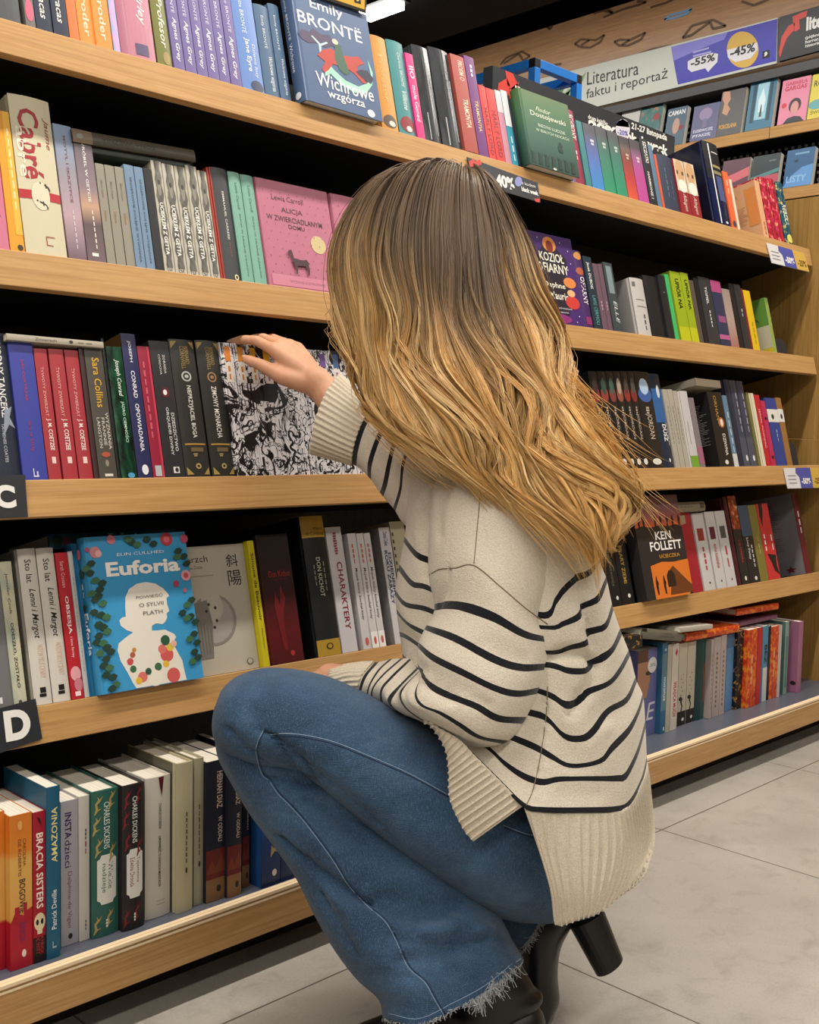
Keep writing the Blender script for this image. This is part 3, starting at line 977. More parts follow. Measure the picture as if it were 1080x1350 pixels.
# ---------------------------------------------------------------- middle shelf
row(2, [
    (-10, 31, 436, '#22283a', 'h', 'navy book with spaced white lettering at left', [S('#e8e6e2', 'WODNY TANCERZ', .42, .96, .55, .78, .008), S('#b9bcc4', 'TA-NEHISI COATES', .12, .38, .5, .6, .006), Q('#8d94a4', [(0, 0), (.5, .3), (1, .2), (.6, .5), (.9, .8), (.4, .7), (.5, 1), (.2, .6)], 'S', .55, .98, .3, .55)]),
    (31.5, 64.3, 447, '#37409a', 'p', 'bright blue paperback with red lettering', [S('#b03a5c', 'Julio CORTÁZAR', .56, .86, .42, .58, .006), S('#a0385c', 'Gra w klasy', .2, .42, .42, .6), R('#c9cce6', .42, .64, .02, .03), R('#c9cce6', .42, .46, .02, .08), R('#c9cce6', .56, .62, .02, .06)]),
    *rep([(65, 82.5), (84.5, 104.3), (105.5, 124)], [459, 459.5, 461], '#a2313a', 'p', 'red paperbacks with white lettering', [S('#eab0ac', 'ŻYWOTY ZWIERZĄT', .48, .86, .3, .62, .0), S('#f2dcd6', 'J. M. COETZEE', .22, .46, .3, .72, .016), R('#e6c8c2', .4, .7, .12, .17)]),
    (125, 131.5, 457, '#3d2326', 'p', 'thin dark maroon book', []),
    (132, 156, 457, '#4b463f', 'p', 'grey brown book with yellow author lettering', [S('#d8a828', 'Sara Collins', .54, .92, .35, .75, .006), S('#d6d2c8', 'WYZNANIA', .22, .50, .72, .9), S('#d6d2c8', 'FRANNIE', .25, .46, .48, .64), S('#d6d2c8', 'LANGTON', .23, .46, .22, .38), E('#a8503c', .25, .75, .16, .20), E('#8a8478', .4, .6, .09, .14), R('#d8d4ca', .3, .75, .015, .035)]),
    (156.5, 160.8, 446, '#111414', 'p', 'very thin black book', []),
    (161.2, 182, 456, blotch('dark_green_print', [(.35, '#0c1a14'), (.6, '#1c4a34'), (.75, '#2f6a48')], (60, 60, 20), 1.0, rough=.2), 'p', 'glossy dark green book with white lettering', [S('#d6e6da', 'Joseph Conrad', .62, .9, .4, .75, .01, s=.2), S('#bfe0c8', 'JĄDRO CIEMNOŚCI', .27, .58, .5, .8, .006), E('#4c9cc8', .4, .85, .0, .04)]),
    (183, 202.5, 439, '#282a56', 'p', 'tall indigo paperback with white capitals', [S('#e4e4ec', 'JOSEPH', .8, .95, .38, .62, .01), S('#e4e4ec', 'CONRAD', .55, .74, .38, .66, .012), S('#e4e4ec', 'OPOWIADANIA', .18, .51, .38, .66, .012), E('#e4e4ec', .3, .75, .02, .09)], dict(board='#7a5a34')),
    (203, 218.8, 456, '#93203a', 'p', 'crimson paperback with faint lettering', [R('#c03a50', .8, 1, 0, 1), S('#c8566a', 'DZIEDZICTWO ORQUIDEI', .3, .9, .2, .5), R('#b8b8bc', .2, .75, .01, .09)]),
    (219.3, 245.5, 448.5, '#2b2a2e', 'p', 'black paperback with white lettering and red flower', [S('#d9d7d4', 'ZORAIDA', .76, .9, .6, .72, .004), S('#d9d7d4', 'CÓRDOVA', .75, .9, .38, .5, .004), E('#5a1f28', .3, .75, .58, .66), E('#e6e4e0', .4, .6, .6, .64), S('#dddbd8', 'DZIEDZICTWO', .19, .47, .66, .82, .008), S('#dddbd8', 'ORQUIDEI DIVINY', .16, .51, .4, .56, .008), R('#dddbd8', .42, .72, .03, .075), E('#2b2a2e', .5, .68, .035, .07)]),
    *[(a, b_, t, '#2a2926', 'h', d, [S('#9c8248', 'BERNARD', .82, .95, .54, .70), S('#9c8248', 'CORNWELL', .78, .95, .36, .52), Q('#a08648', [(0, 1), (1, 1), (0, 0)], 'S', .04, .28, .93, .985), Q('#a08648', [(0, 1), (1, 1), (1, 0)], 'S', .74, .96, .93, .985), E(mc, .3, .7, .69, .765), E('#2a2926', .36, .64, .70, .755), E(mc, .42, .58, .715, .74), S('#e0ddd4', ti, .28, .66, .4, .62, .008), R('#a8843e', .1, .92, .228, .24), R('#6a5a3c', .3, .8, .18, .21), S('#a08a5c', 'TOM', .145, .17, .3, .6, r=2), E('#b09a64', .4, .62, .055, .095), E('#2a2926', .45, .57, .065, .085), Q('#a08648', [(0, 1), (1, 0), (0, 0)], 'S', .06, .3, .015, .07), Q('#a08648', [(1, 1), (1, 0), (0, 0)], 'S', .7, .95, .015, .07)])
      for a, b_, t, ti, mc, d in ((247, 280, 446, 'NIEPRZYJACIEL BOGA', '#b8b8b4', 'black hardback with gold corners and silver medallion'), (282, 312.5, 447.6, 'ZIMOWY MONARCHA', '#a07a58', 'black hardback with gold corners and bronze medallion'))],
    *[(a, b_, t, SKETCH, 'p', '%s of ten ink drawing comic volumes beside the hand' % ORD[k], [R(lc, .3, .75, .86, .97), R('#d8d2ca', .25, .8, .70, .85), S('#c47a3a' if k < 3 else '#a06a8a', 'AKIRA'[:0] + 'TOM', .72, .84, .35, .7)], dict(rough=.2)) for k, (a, b_, t, lc) in enumerate((
        (313, 330, 451, '#d07a24'), (330.4, 346.8, 452, '#c9862a'), (347.2, 363, 453, '#d8a02a'), (363.4, 382, 454, '#d6a030'), (382.4, 401, 456, '#8a8a40'), (401.4, 420, 458, '#a0303c'), (420.4, 438, 460, '#8a2f84'), (438.4, 455, 461, '#6a4a8a'), (455.4, 472, 462, '#3c5a8a'), (472.4, 490, 463, '#4a4a4a')))],
    *[(a, b_, 489, '#1f1e20', 'p', '%s from the left of seven black books in a series behind hair' % ORD[k], [S('#a89a8c', 'ROBERT', .56, .64, .3, .7), S('#b3a594', 'JORDAN', .30, .56, .3, .72, .01), E('#d8d4cc', .25, .85, .035, .10), E(c, .05, .95, .68, .84), E(c2, .2, .8, .76, .93)], dict(rough=.3)) for k, (a, b_, c, c2) in enumerate((
        (797, 808.6, '#7a2a28', '#3a2a28'), (809, 819.6, '#8a3a30', '#2f4a40'), (820, 829.6, '#7a3a34', '#3c5a50'), (830, 839.2, '#8a4a40', '#a09080'), (839.6, 848.2, '#8a2f28', '#4a3a34'), (848.6, 857.2, '#7a2a24', '#4a4a44'), (857.6, 877, '#3a5a9a', '#a8c0d8')))],
    (877.4, 891.2, 492, '#1e2a3c', 'h', 'dark book with bright blue middle band', [R('#2f5c94', 0, 1, .48, .84), E('#c6ccd2', .4, .7, .74, .88), S('#e8e8e6', 'DUSZ', .28, .46, .4, .75, .02), S('#cfcfd2', 'GROBOWIEC', .24, .5, .78, .9), E('#dcdcdc', .5, .65, .06, .1)]),
    *rep([(891.6, 898), (898.3, 904.6), (905, 910.5)], [513, 513, 515], '#a59f92', 'p', 'thin cream paperbacks', [S('#6d675c', 'opowiadania wybrane', .3, .8, .4, .6)]),
    (911, 913, 516, '#bfbab6', 'p', 'very thin white book', []),
    (913.4, 923.5, 515, '#bdb9b9', 'p', 'white book with green foot', [R('#6f9a34', .0, 1, .0, .15), R('#8a8488', .35, .42, .3, .6)]),
    (924, 931, 524, '#7a7076', 'p', 'grey book with pinkish foot', [R('#9a5c74', 0, 1, .05, .3)]),
    (950, 968.5, 516, '#1c1b1c', 'p', 'black paperback with gold lettering and round picture', [S('#b08a3c', 'ORHAN', .62, .95, .35, .55), E('#a8643c', .4, .85, .52, .66), E('#e6d6c4', .55, .75, .54, .64), S('#dedad2', 'DZIWNA', .15, .44, .55, .75, .01), E('#d6d4ce', .4, .65, .03, .09), *lines('#8a8886', .15, .9, .3, .85, 26, 'B', 5)], dict(d=.13)),
    (969, 975, 521, '#5d7a92', 'p', 'thin blue grey book with white foot', [R('#c6c6c6', 0, 1, 0, .18), S('#b9c6d2', 'CUDZOZIEMKA', .2, .8, .3, .7)]),
    (975.4, 982.6, 500, '#24283a', 'h', 'thin midnight blue hardback', []),
    *rep([(983, 991.5), (992, 1000.6)], [501, 502], '#3d3f4e', 'h', 'slate navy hardbacks', [S('#aeb0ba', 'Wspomnienia', .4, .88, .4, .6), E('#e0e0e2', .35, .65, .06, .13), R('#4a4c5a', 0, 1, 0, .34)]),
    (1001, 1004.6, 517, '#6d6a3c', 'p', 'very thin olive book', []),
    (1005, 1011, 518, '#d6cdb2', 'p', 'thin cream book with dotted edge', [R('#8a8266', .2, .28, 0, 1)]),
    (1011.4, 1018.3, 520, '#b3202e', 'p', 'red paperback with pale lettering', [S('#e6b0ac', 'SERIAL POWIEŚĆ', .25, .8, .35, .75, .01)]),
    (1018.6, 1024.3, 528, '#b02a54', 'p', 'thin crimson pink book', [E('#3a1024', .2, .8, .1, .16), E('#3a1024', .2, .8, .7, .75)]),
    (1025, 1038.6, 524, '#2b3f86', 'p', 'royal blue book with white band', [R('#d8d6d0', -.02, 1.02, .64, .83), E('#33333a', .3, .55, .68, .76), S('#aab4d6', 'Słownik', .36, .55, .5, .62)]),
    (1039, 1046, 524, '#93683c', 'p', 'tan brown book with white band', [R('#d8d6d0', -.02, 1.02, .64, .83), E('#33333a', .3, .7, .68, .76)]),
])
lying(2, (9, 447.5), (137, 458.5), -.005, .0095, .13, '#a89f90', False, 'pale thin book lying flat on the red books of the middle shelf', [S('#4a4238', 'Zmierzch', .28, .5, .3, .75, r=1), E('#2c2824', .25, .75, .63, .67), S('#7d7466', 'Osamu', .72, .9, .4, .65, r=1)])
lying(2, (918, 508), (951, 511.5), .012, .021, .13, mat('#b3a48f', .8), False, 'cream page block of a book lying on the middle shelf row at right', [])

# ---------------------------------------------------------------- fourth shelf
row(3, [
    (-16, 19.3, 733, '#6f6f70', 'p', 'grey photographic print book at the left end', [S('#3a3a3c', 'Dziewczynka z Kijowa', .14, .62, .35, .62, .004), R('#dcdcdc', .5, .6, .05, .09)]),
    (20, 37.5, 741, blotch('pale_green_beige_print', [(.35, '#a0aa9c'), (.55, '#c4c0a4'), (.7, '#8a8a80')], (30, 30, 14), .8), 'p', 'pale green beige paperback with black lettering', [S('#26241f', 'ODESZŁO, ZOSTAŁO', .14, .58, .35, .62, .012), S('#4a4438', 'Jennifer Croft', .64, .92, .35, .62), E('#4a4438', .35, .6, .03, .06)]),
    *rep([(47, 71), (71.7, 95)], [724, 723], '#cdc8bf', 'h', 'white hardbacks with black brush lettering', [S('#1c1a18', 'Sto lat', .78, .93, .3, .66, .004), S('#1c1a18', 'Lenni i Margot', .42, .74, .28, .75, .006, s=.3), S('#d9b9a0', 'NIEZWYKLE CENNY', .17, .38, .45, .8), R('#141414', .35, .68, .075, .11), R('#141414', .3, .68, .05, .07)], dict(board='#8f8a84')),
    (95.5, 112, 729, '#b3202c', 'p', 'red paperback with bold white title', [S('#f2e6e4', 'OBSESJA', .44, .70, .3, .66, .02), S('#e6b4b4', 'Sarah Crossan', .76, .94, .3, .6), S('#f0d0d0', 'i inne formy', .28, .42, .35, .65), E('#e0a0a8', .1, .95, .12, .22), E('#c87a88', .3, 1, .05, .14), R('#f0dada', .3, .75, .02, .05)]),
    (112.5, 119, 727, '#bcbab8', 'p', 'white paperback with thin grey lettering', [S('#6a6866', 'KRÓTKA TEORIA PUSTYNI', .18, .82, .4, .6)]),
    (119.3, 132, 716, '#2f86b8', 'hf', 'blue floral book mostly hidden behind the front one', [S('#d8e6ee', 'Euforia', .25, .55, .2, .7, .02), E('#2c4a3a', .1, .6, .6, .7), E('#c86a84', .3, .8, .85, .92)], dict(t=.024, pro=-.008)),
    (126.5, 262, 711, '#3b97cc', 'hf', 'blue hardback turned cover outward with white woman silhouette', [
        Q('#e6e1d6', [(0.328, 0.005), (0.302, 0.041), (0.264, 0.113), (0.213, 0.193), (0.197, 0.263), (0.215, 0.305), (0.285, 0.336), (0.361, 0.363), (0.304, 0.383), (0.255, 0.415), (0.247, 0.45), (0.279, 0.468), (0.312, 0.469), (0.318, 0.534), (0.331, 0.594), (0.374, 0.645), (0.452, 0.674), (0.544, 0.681), (0.633, 0.665), (0.705, 0.628), (0.746, 0.591), (0.756, 0.573), (0.727, 0.561), (0.725, 0.52), (0.739, 0.474), (0.708, 0.459), (0.709, 0.432), (0.685, 0.406), (0.657, 0.392), (0.589, 0.402), (0.55, 0.39), (0.543, 0.359), (0.599, 0.355), (0.673, 0.354), (0.758, 0.318), (0.774, 0.295), (0.73, 0.262), (0.763, 0.206), (0.804, 0.137), (0.815, 0.051), (0.824, 0.005)], 'F'),
        *[E(c_, u - s_, u + s_, v - s_ * .75, v + s_ * .75, 'F') for u, v, s_, c_ in ((.66, .19, .065, '#cf5c58'), (.62, .23, .04, '#d9736a'), (.70, .235, .035, '#e0c04a'), (.64, .13, .03, '#e0b83c'), (.56, .12, .035, '#3f6a44'), (.52, .05, .07, '#eae4d6'), (.70, .05, .065, '#cf5c58'), (.40, .07, .045, '#d9736a'), (.36, .05, .03, '#e0b83c'), (.32, .13, .03, '#3f6a44'), (.33, .22, .025, '#b06048'), (.35, .25, .02, '#c98a3c'), (.66, .285, .045, '#2f5a40'), (.74, .255, .03, '#e2b4a0'), (.30, .18, .03, '#c84e50'), (.46, .10, .03, '#2f5a40'))],
        F('#dfeef6', 'ELIN CULLHED', .30, .76, .865, .885), F('#f6f4ee', 'Euforia', .18, .90, .735, .83, .035),
        F('#5c5a58', 'POWIEŚĆ', .43, .69, .575, .60), F('#5c5a58', 'O SYLVII', .45, .69, .52, .545), F('#5c5a58', 'PLATH', .48, .67, .465, .49),
        *[E(c_, u - s_, u + s_, v - s_ * .75, v + s_ * .75, 'F') for u, v, s_, c_ in ((.10, .90, .05, '#c8848e'), (.13, .89, .03, '#e0aeb0'), (.80, .955, .06, '#b8404e'), (.80, .955, .03, '#cf6a72'), (.26, .975, .04, '#c87a88'), (.98, .95, .04, '#b04a64'), (.95, .70, .05, '#d8a0a8'), (.95, .70, .025, '#c2525c'), (.84, .65, .03, '#a8405a'), (.92, .60, .02, '#b06a84'), (.03, .92, .02, '#a84a68'))],
        *[Q('#243f33' if k % 3 else '#3c6a4a', [(0, .4), (.3, .9), (.7, 1), (1, .6), (.75, .1), (.35, 0)], 'F', u - .045, u + .045, v - .022, v + .022) for k, (u, v) in enumerate(((.0, .80), (.05, .83), (.03, .77), (.07, .72), (.13, .70), (.10, .66), (.02, .64), (.05, .60), (.08, .62), (.11, .57), (.02, .52), (.08, .50), (.13, .48), (.05, .44), (.09, .42), (.12, .39), (.04, .37), (.01, .33), (.07, .32), (.1, .29), (.13, .26), (.03, .26), (.08, .22), (.05, .18), (.1, .16), (.06, .12), (.12, .1), (.14, .05), (.1, .03), (.45, .95), (.5, .93), (.6, .96), (.66, .93), (.42, .97), (.9, .87), (.95, .83), (.88, .83), (.97, .78), (.97, .53), (.92, .5), (.86, .45), (.94, .42), (.9, .41), (.98, .38), (.95, .3), (.9, .27), (.97, .24), (.93, .18), (.9, .12), (.96, .14)))],
        S('#e4eef4', 'Euforia', .25, .52, .2, .75, .02), S('#cfe2ee', 'ELIN', .62, .72, .4, .6), E('#2c4a3a', .2, .8, .74, .8), E('#2c4a3a', .1, .6, .53, .58), E('#c86a84', .2, .7, .86, .93)], dict(t=.022, pro=.016)),
    (247, 348, 722, '#b5b0a2', 'pf', 'greige paperback turned cover outward with moon drawing', [
        F('#38352f', 'Zmierzch', .02, .5, .875, .925), F('#6d685c', 'Osamu Dazai', .16, .42, .825, .85), R('#8a8578', .1, .55, .765, .77, 'F'), F('#2a2824', '斜', .74, .90, .82, .92), F('#2a2824', '陽', .74, .92, .67, .79),
        E('#89837d', .18, .78, .22, .62, 'F'), E('#a39c98', .22, .74, .24, .6, 'F'), E('#b5b0a2', .33, .62, .40, .65, 'F'), Q('#7d7972', [(0, .2), (.3, .0), (.8, 0), (.9, .6), (.8, 1), (.3, .95), (.05, .7)], 'F', .1, .5, .13, .58), *[E('#3a342e', u, u + .035, v, v + .025, 'F') for u, v in ((.42, .53), (.5, .50), (.5, .40), (.46, .35), (.38, .48))], *[R('#5d5952', .14 + .04 * k, .145 + .04 * k, .16, .5 - .02 * k, 'F') for k in range(8)], E('#6d685c', .84, .93, .04, .09, 'F'), E('#b5b0a2', .855, .915, .045, .085, 'F')], dict(t=.016, pro=-.012)),
    (348.6, 357, 713, '#c4b81c', 'p', 'yellow book with black lettering beside greige cover', [S('#2c2a10', 'Simone de Beauvoir', .36, .9, .25, .7, .01), S('#4a4614', 'Mandaryni', .14, .3, .3, .6)]),
    (358, 402, 706, grad('dark_red_print', [(0, '#4a0f14'), (.25, '#5a1016'), (.6, '#2c0d10'), (1, '#16100f')], 2, .22), 'hf', 'dark red hardback turned cover outward', [F('#8a2a28', 'Don Kichot', .28, .92, .665, .715, .01), F('#7a2422', 'z la Manchy', .42, .8, .635, .655), E('#a8302c', .62, .74, .05, .09, 'F'), Q('#6a1418', [(.4, 0), (.6, 0), (.55, .5), (.8, .8), (.6, 1), (.5, .7), (.3, .9), (.2, .7)], 'F', .2, .8, .1, .6)], dict(t=.03)),
    (422, 452, 681, '#171a1e', 'h', 'thick black hardback with gold bands', [R('#a8862c', -.01, 1.01, .845, 1.0), R('#a8862c', -.01, 1.01, .0, .115), S('#4a3c14', 'Miguel', .895, .92, .5, .9, r=0), S('#4a3c14', 'de Cervantes', .86, .885, .15, .95, r=0), S('#c0bca8', 'DON KICHOT', .42, .70, .42, .6, .006), S('#8d8a7c', 'z la Manchy', .46, .68, .68, .78), S('#8d8a7c', 'przygody', .5, .66, .26, .34), E('#2a2410', .35, .65, .045, .09), E('#a8862c', .4, .6, .052, .083)], dict(d=.2, board='#0f1114')),
    (452.5, 473, 695.5, '#c2bfc2', 'p', 'white paperback with dark red vertical title', [S('#7c1a2a', 'CHARAKTERY', .18, .72, .4, .75, .012), S('#8a3a44', 'Jean de La Bruyère', .78, .96, .3, .7)]),
    (480, 491.5, 703.5, '#c6c3c4', 'p', 'thin white book with handwriting title beside grey edge', [S('#2a2828', 'Mojok który kochał koty', .25, .70, .25, .6, .004, s=.2), S('#b8564c', 'opowieści', .74, .92, .25, .55), E('#c05a50', .3, .7, .03, .1)]),
    *rep([(492, 501), (501.4, 510)], [703.5, 703], '#c9c5c4', 'p', 'white books with handwriting title', [S('#2a2828', 'Mojok który kochał koty', .25, .70, .2, .65, .004, s=.2), S('#b8564c', 'opowieści', .74, .92, .25, .65), R('#e8e4e2', 0, 1, 0, .14), E('#c05a50', .3, .7, .03, .1)]),
    (522, 536, 695.7, '#c3c1c4', 'p', 'white book with navy lettering beside sweater', [S('#1d2a56', 'DZIENNIK', .4, .78, .55, .8, .02), S('#1d2a56', 'ROKU ZARAZY', .34, .8, .2, .48, .02), S('#3a4468', 'Daniel Defoe', .84, .96, .3, .7), R('#2a2a2e', .15, .5, .3, .62, 'B')], dict(board='#8d8a8c', d=.14)),
    (537, 556, 688, '#b3aa90', 'p', 'cream book with dashed edge behind the sweater', [*[R('#3a352c', .05, .14, .04 + .06 * k, .07 + .06 * k) for k in range(15)]]),
    (806, 821.5, 668, '#18181a', 'p', 'black paperback under the hair ends', [S('#6d6a50', 'ŚWIAT BEZ KOŃCA', .2, .55, .4, .62, .006), E('#d6d4d0', .55, .75, .06, .1), R('#8a4a24', 0, 1, .72, 1)]),
    (822, 838, 660, '#17171a', 'p', 'black paperback with gold vertical lettering', [S('#a8843c', 'FILARY ZIEMI', .2, .56, .35, .62, .01), E('#d6d4d0', .5, .72, .06, .1), R('#a85a24', 0, 1, .66, 1), Q('#2a1a14', [(0, 0), (.3, .6), (.6, .3), (1, .9), (1, 0)], 'S', 0, 1, .66, .85)]),
    (844, 905, 657, '#2a2728', 'pf', 'orange and black paperback turned cover outward', [
        Q(grad('sunset_print', [(.70, '#e0702c'), (.80, '#c05a34'), (.91, '#8a4c4c'), (1, '#6d4a52')], 2, .23), [(0, 0), (.15, .06), (.3, 0), (.5, .05), (.7, 0), (.85, .04), (1, 0), (1, 1), (0, 1)], 'F', 0, 1, .69, 1),
        *[Q('#1c1414', [(.3, 0), (.7, 0), (.8, .5), (1, .6), (.8, .8), (.6, 1), (.4, 1), (.2, .8), (.1, .4)], 'F', u, u + .06, .68, .80) for u in (.06, .16, .4, .52, .66, .78, .92)],
        F('#f0ecea', 'KEN', .38, .72, .565, .645, .02), F('#f0ecea', 'FOLLETT', .24, .92, .46, .55, .02), F('#c8923c', 'UCIECZKA', .40, .84, .385, .42, .01),
        Q('#d8742a', [(0, 0), (.9, 0), (1, .3), (1, 1), (.6, .96), (.3, 1), (0, .92)], 'F', .18, 1, .0, .35), Q('#6a3a1c', [(0, 0), (1, 0), (1, .25), (.3, 1), (.15, .9), (.1, .4)], 'F', .5, 1, .02, .3), Q('#2c1c16', [(0, 0), (1, 0), (1, .7), (.7, 1), (.3, 1), (0, .7)], 'F', .48, .66, .1, .26),
        *[Q('#231814', [(.3, 0), (.7, 0), (.8, .5), (1, .6), (.7, .8), (.6, 1), (.4, 1), (.2, .8), (.1, .4)], 'F', u, u + .07, .04, .22) for u in (.22, .38)]], dict(t=.03, pro=.022)),
    (872, 928, 674, '#9c2230', 'hf', 'red hardback turned cover outward behind the orange one', [F('#e6c8c8', 'KEN', .08, .52, .73, .81, .012), F('#e6c8c8', 'FOLLETT', -.0, .72, .61, .69, .012), Q('#9a8a6a', [(.3, 0), (.5, 0), (.5, .5), (1, .6), (1, 1), (0, 1), (.2, .6)], 'F', .5, .86, .68, .92), F('#e6dcd8', 'NIGDY', .0, .66, .33, .47, .03), R('#b87a7a', .1, .6, .17, .175, 'F'), R('#b87a7a', .2, .5, .06, .065, 'F')], dict(t=.018)),
    *[(a, b_, t, '#c2bfbf', 'p', '%s from the left of three white books with square pictures' % ORD[k], [R(c, .2, .75, .64, .8), S('#a8343c', ti, .26, .58, .35, .65, .004), E('#2a2a2a', .5, .62, .08, .11)]) for k, (a, b_, t, c, ti) in enumerate(((930, 944.5, 677, '#8a2f2a', 'ZAKOCHANY'), (946.5, 959, 675, '#5a1f34', 'ANNA KARENINA'), (960, 972.6, 674, '#4a4a48', 'Wojna')))],
    (974, 979, 655, '#471a22', 'h', 'thin dark maroon book right of the white ones', []),
    (979.4, 990, 654, '#232326', 'p', 'black book with earthy painting on top', [R(RYE, 0, 1, .62, 1.0), S('#a8343c', 'ŁUK KUNDERA', .24, .5, .4, .66, .006), E('#e0dcd6', .4, .65, .04, .09)]),
    (990.5, 1003.6, 666.7, '#232327', 'p', 'black book with steel blue top', [R('#3d5068', 0, 1, .6, 1), S('#dad8d4', 'Lucy Foley', .3, .58, .25, .5, .01), S('#c8c6c2', 'Lista gości', .2, .5, .6, .8), E('#e0dcd6', .45, .7, .03, .08)]),
    (1004, 1014.6, 666, '#7a7238', 'p', 'olive paperback beside red and black one', [S('#a8a06a', 'powieść', .35, .6, .4, .6)]),
    (1015, 1030, 664.5, '#c23238', 'p', 'red book with black torn shapes', [Q('#1c1a1c', [(.1, 1), (.6, 1), (.5, .6), (.3, .3), (.2, 0), (.05, .5)], 'S', .1, .75, .68, 1), Q('#1c1a1c', [(0, 1), (.9, .9), (.8, .4), (1, 0), (.5, .2), (.3, .6)], 'S', .2, 1, .05, .34), S('#e8dcd6', 'UKRYTE', .38, .62, .1, .3, .01), S('#e8dcd6', 'MORZE', .38, .62, .7, .88, .01)]),
    (1063.5, 1070.5, 650, '#641f2c', 'p', 'shiny dark red book leaning with its grey back in view', [S('#d8cfcc', 'POWIEŚĆ', .5, .8, .3, .7, .01), *lines('#4a484c', .15, .7, .55, .9, 12, 'B', 6), *lines('#4a484c', .15, .7, .3, .48, 7, 'B', 7), Q('#6a1c2c', [(.5, 1), (.62, .62), (1, .6), (.7, .38), (.8, 0), (.5, .22), (.2, 0), (.3, .38), (0, .6), (.38, .62)], 'B', .62, .84, .03, .12)], dict(board='#77757a', d=.17, rough=.25)),
])
lying(3, (66, 724), (233, 716), .03, .024, .15, '#204f6a', True, 'dark blue floral book lying behind the blue cover on the fourth shelf', [S('#a8b4ba', 'Euforia', .45, .72, .1, .62, .03, r=1), S('#7a9aaa', 'ELIN CULLHED', .2, .4, .3, .6, r=1), E('#1a332c', .05, .9, .02, .10), E('#6a2f44', .2, .9, .1, .16), E('#1a332c', .1, .8, .78, .88)])
lying(3, (880, 676), (931, 673), -.02, .026, .13, '#77705f', True, 'beige hardback lying flat above the red cover on the fourth shelf', [R('#4a4438', .1, .7, .86, .97), S('#5d5648', 'Opowieść', .35, .7, .4, .6, r=1), R('#948a6e', .0, .15, 0, 1)])

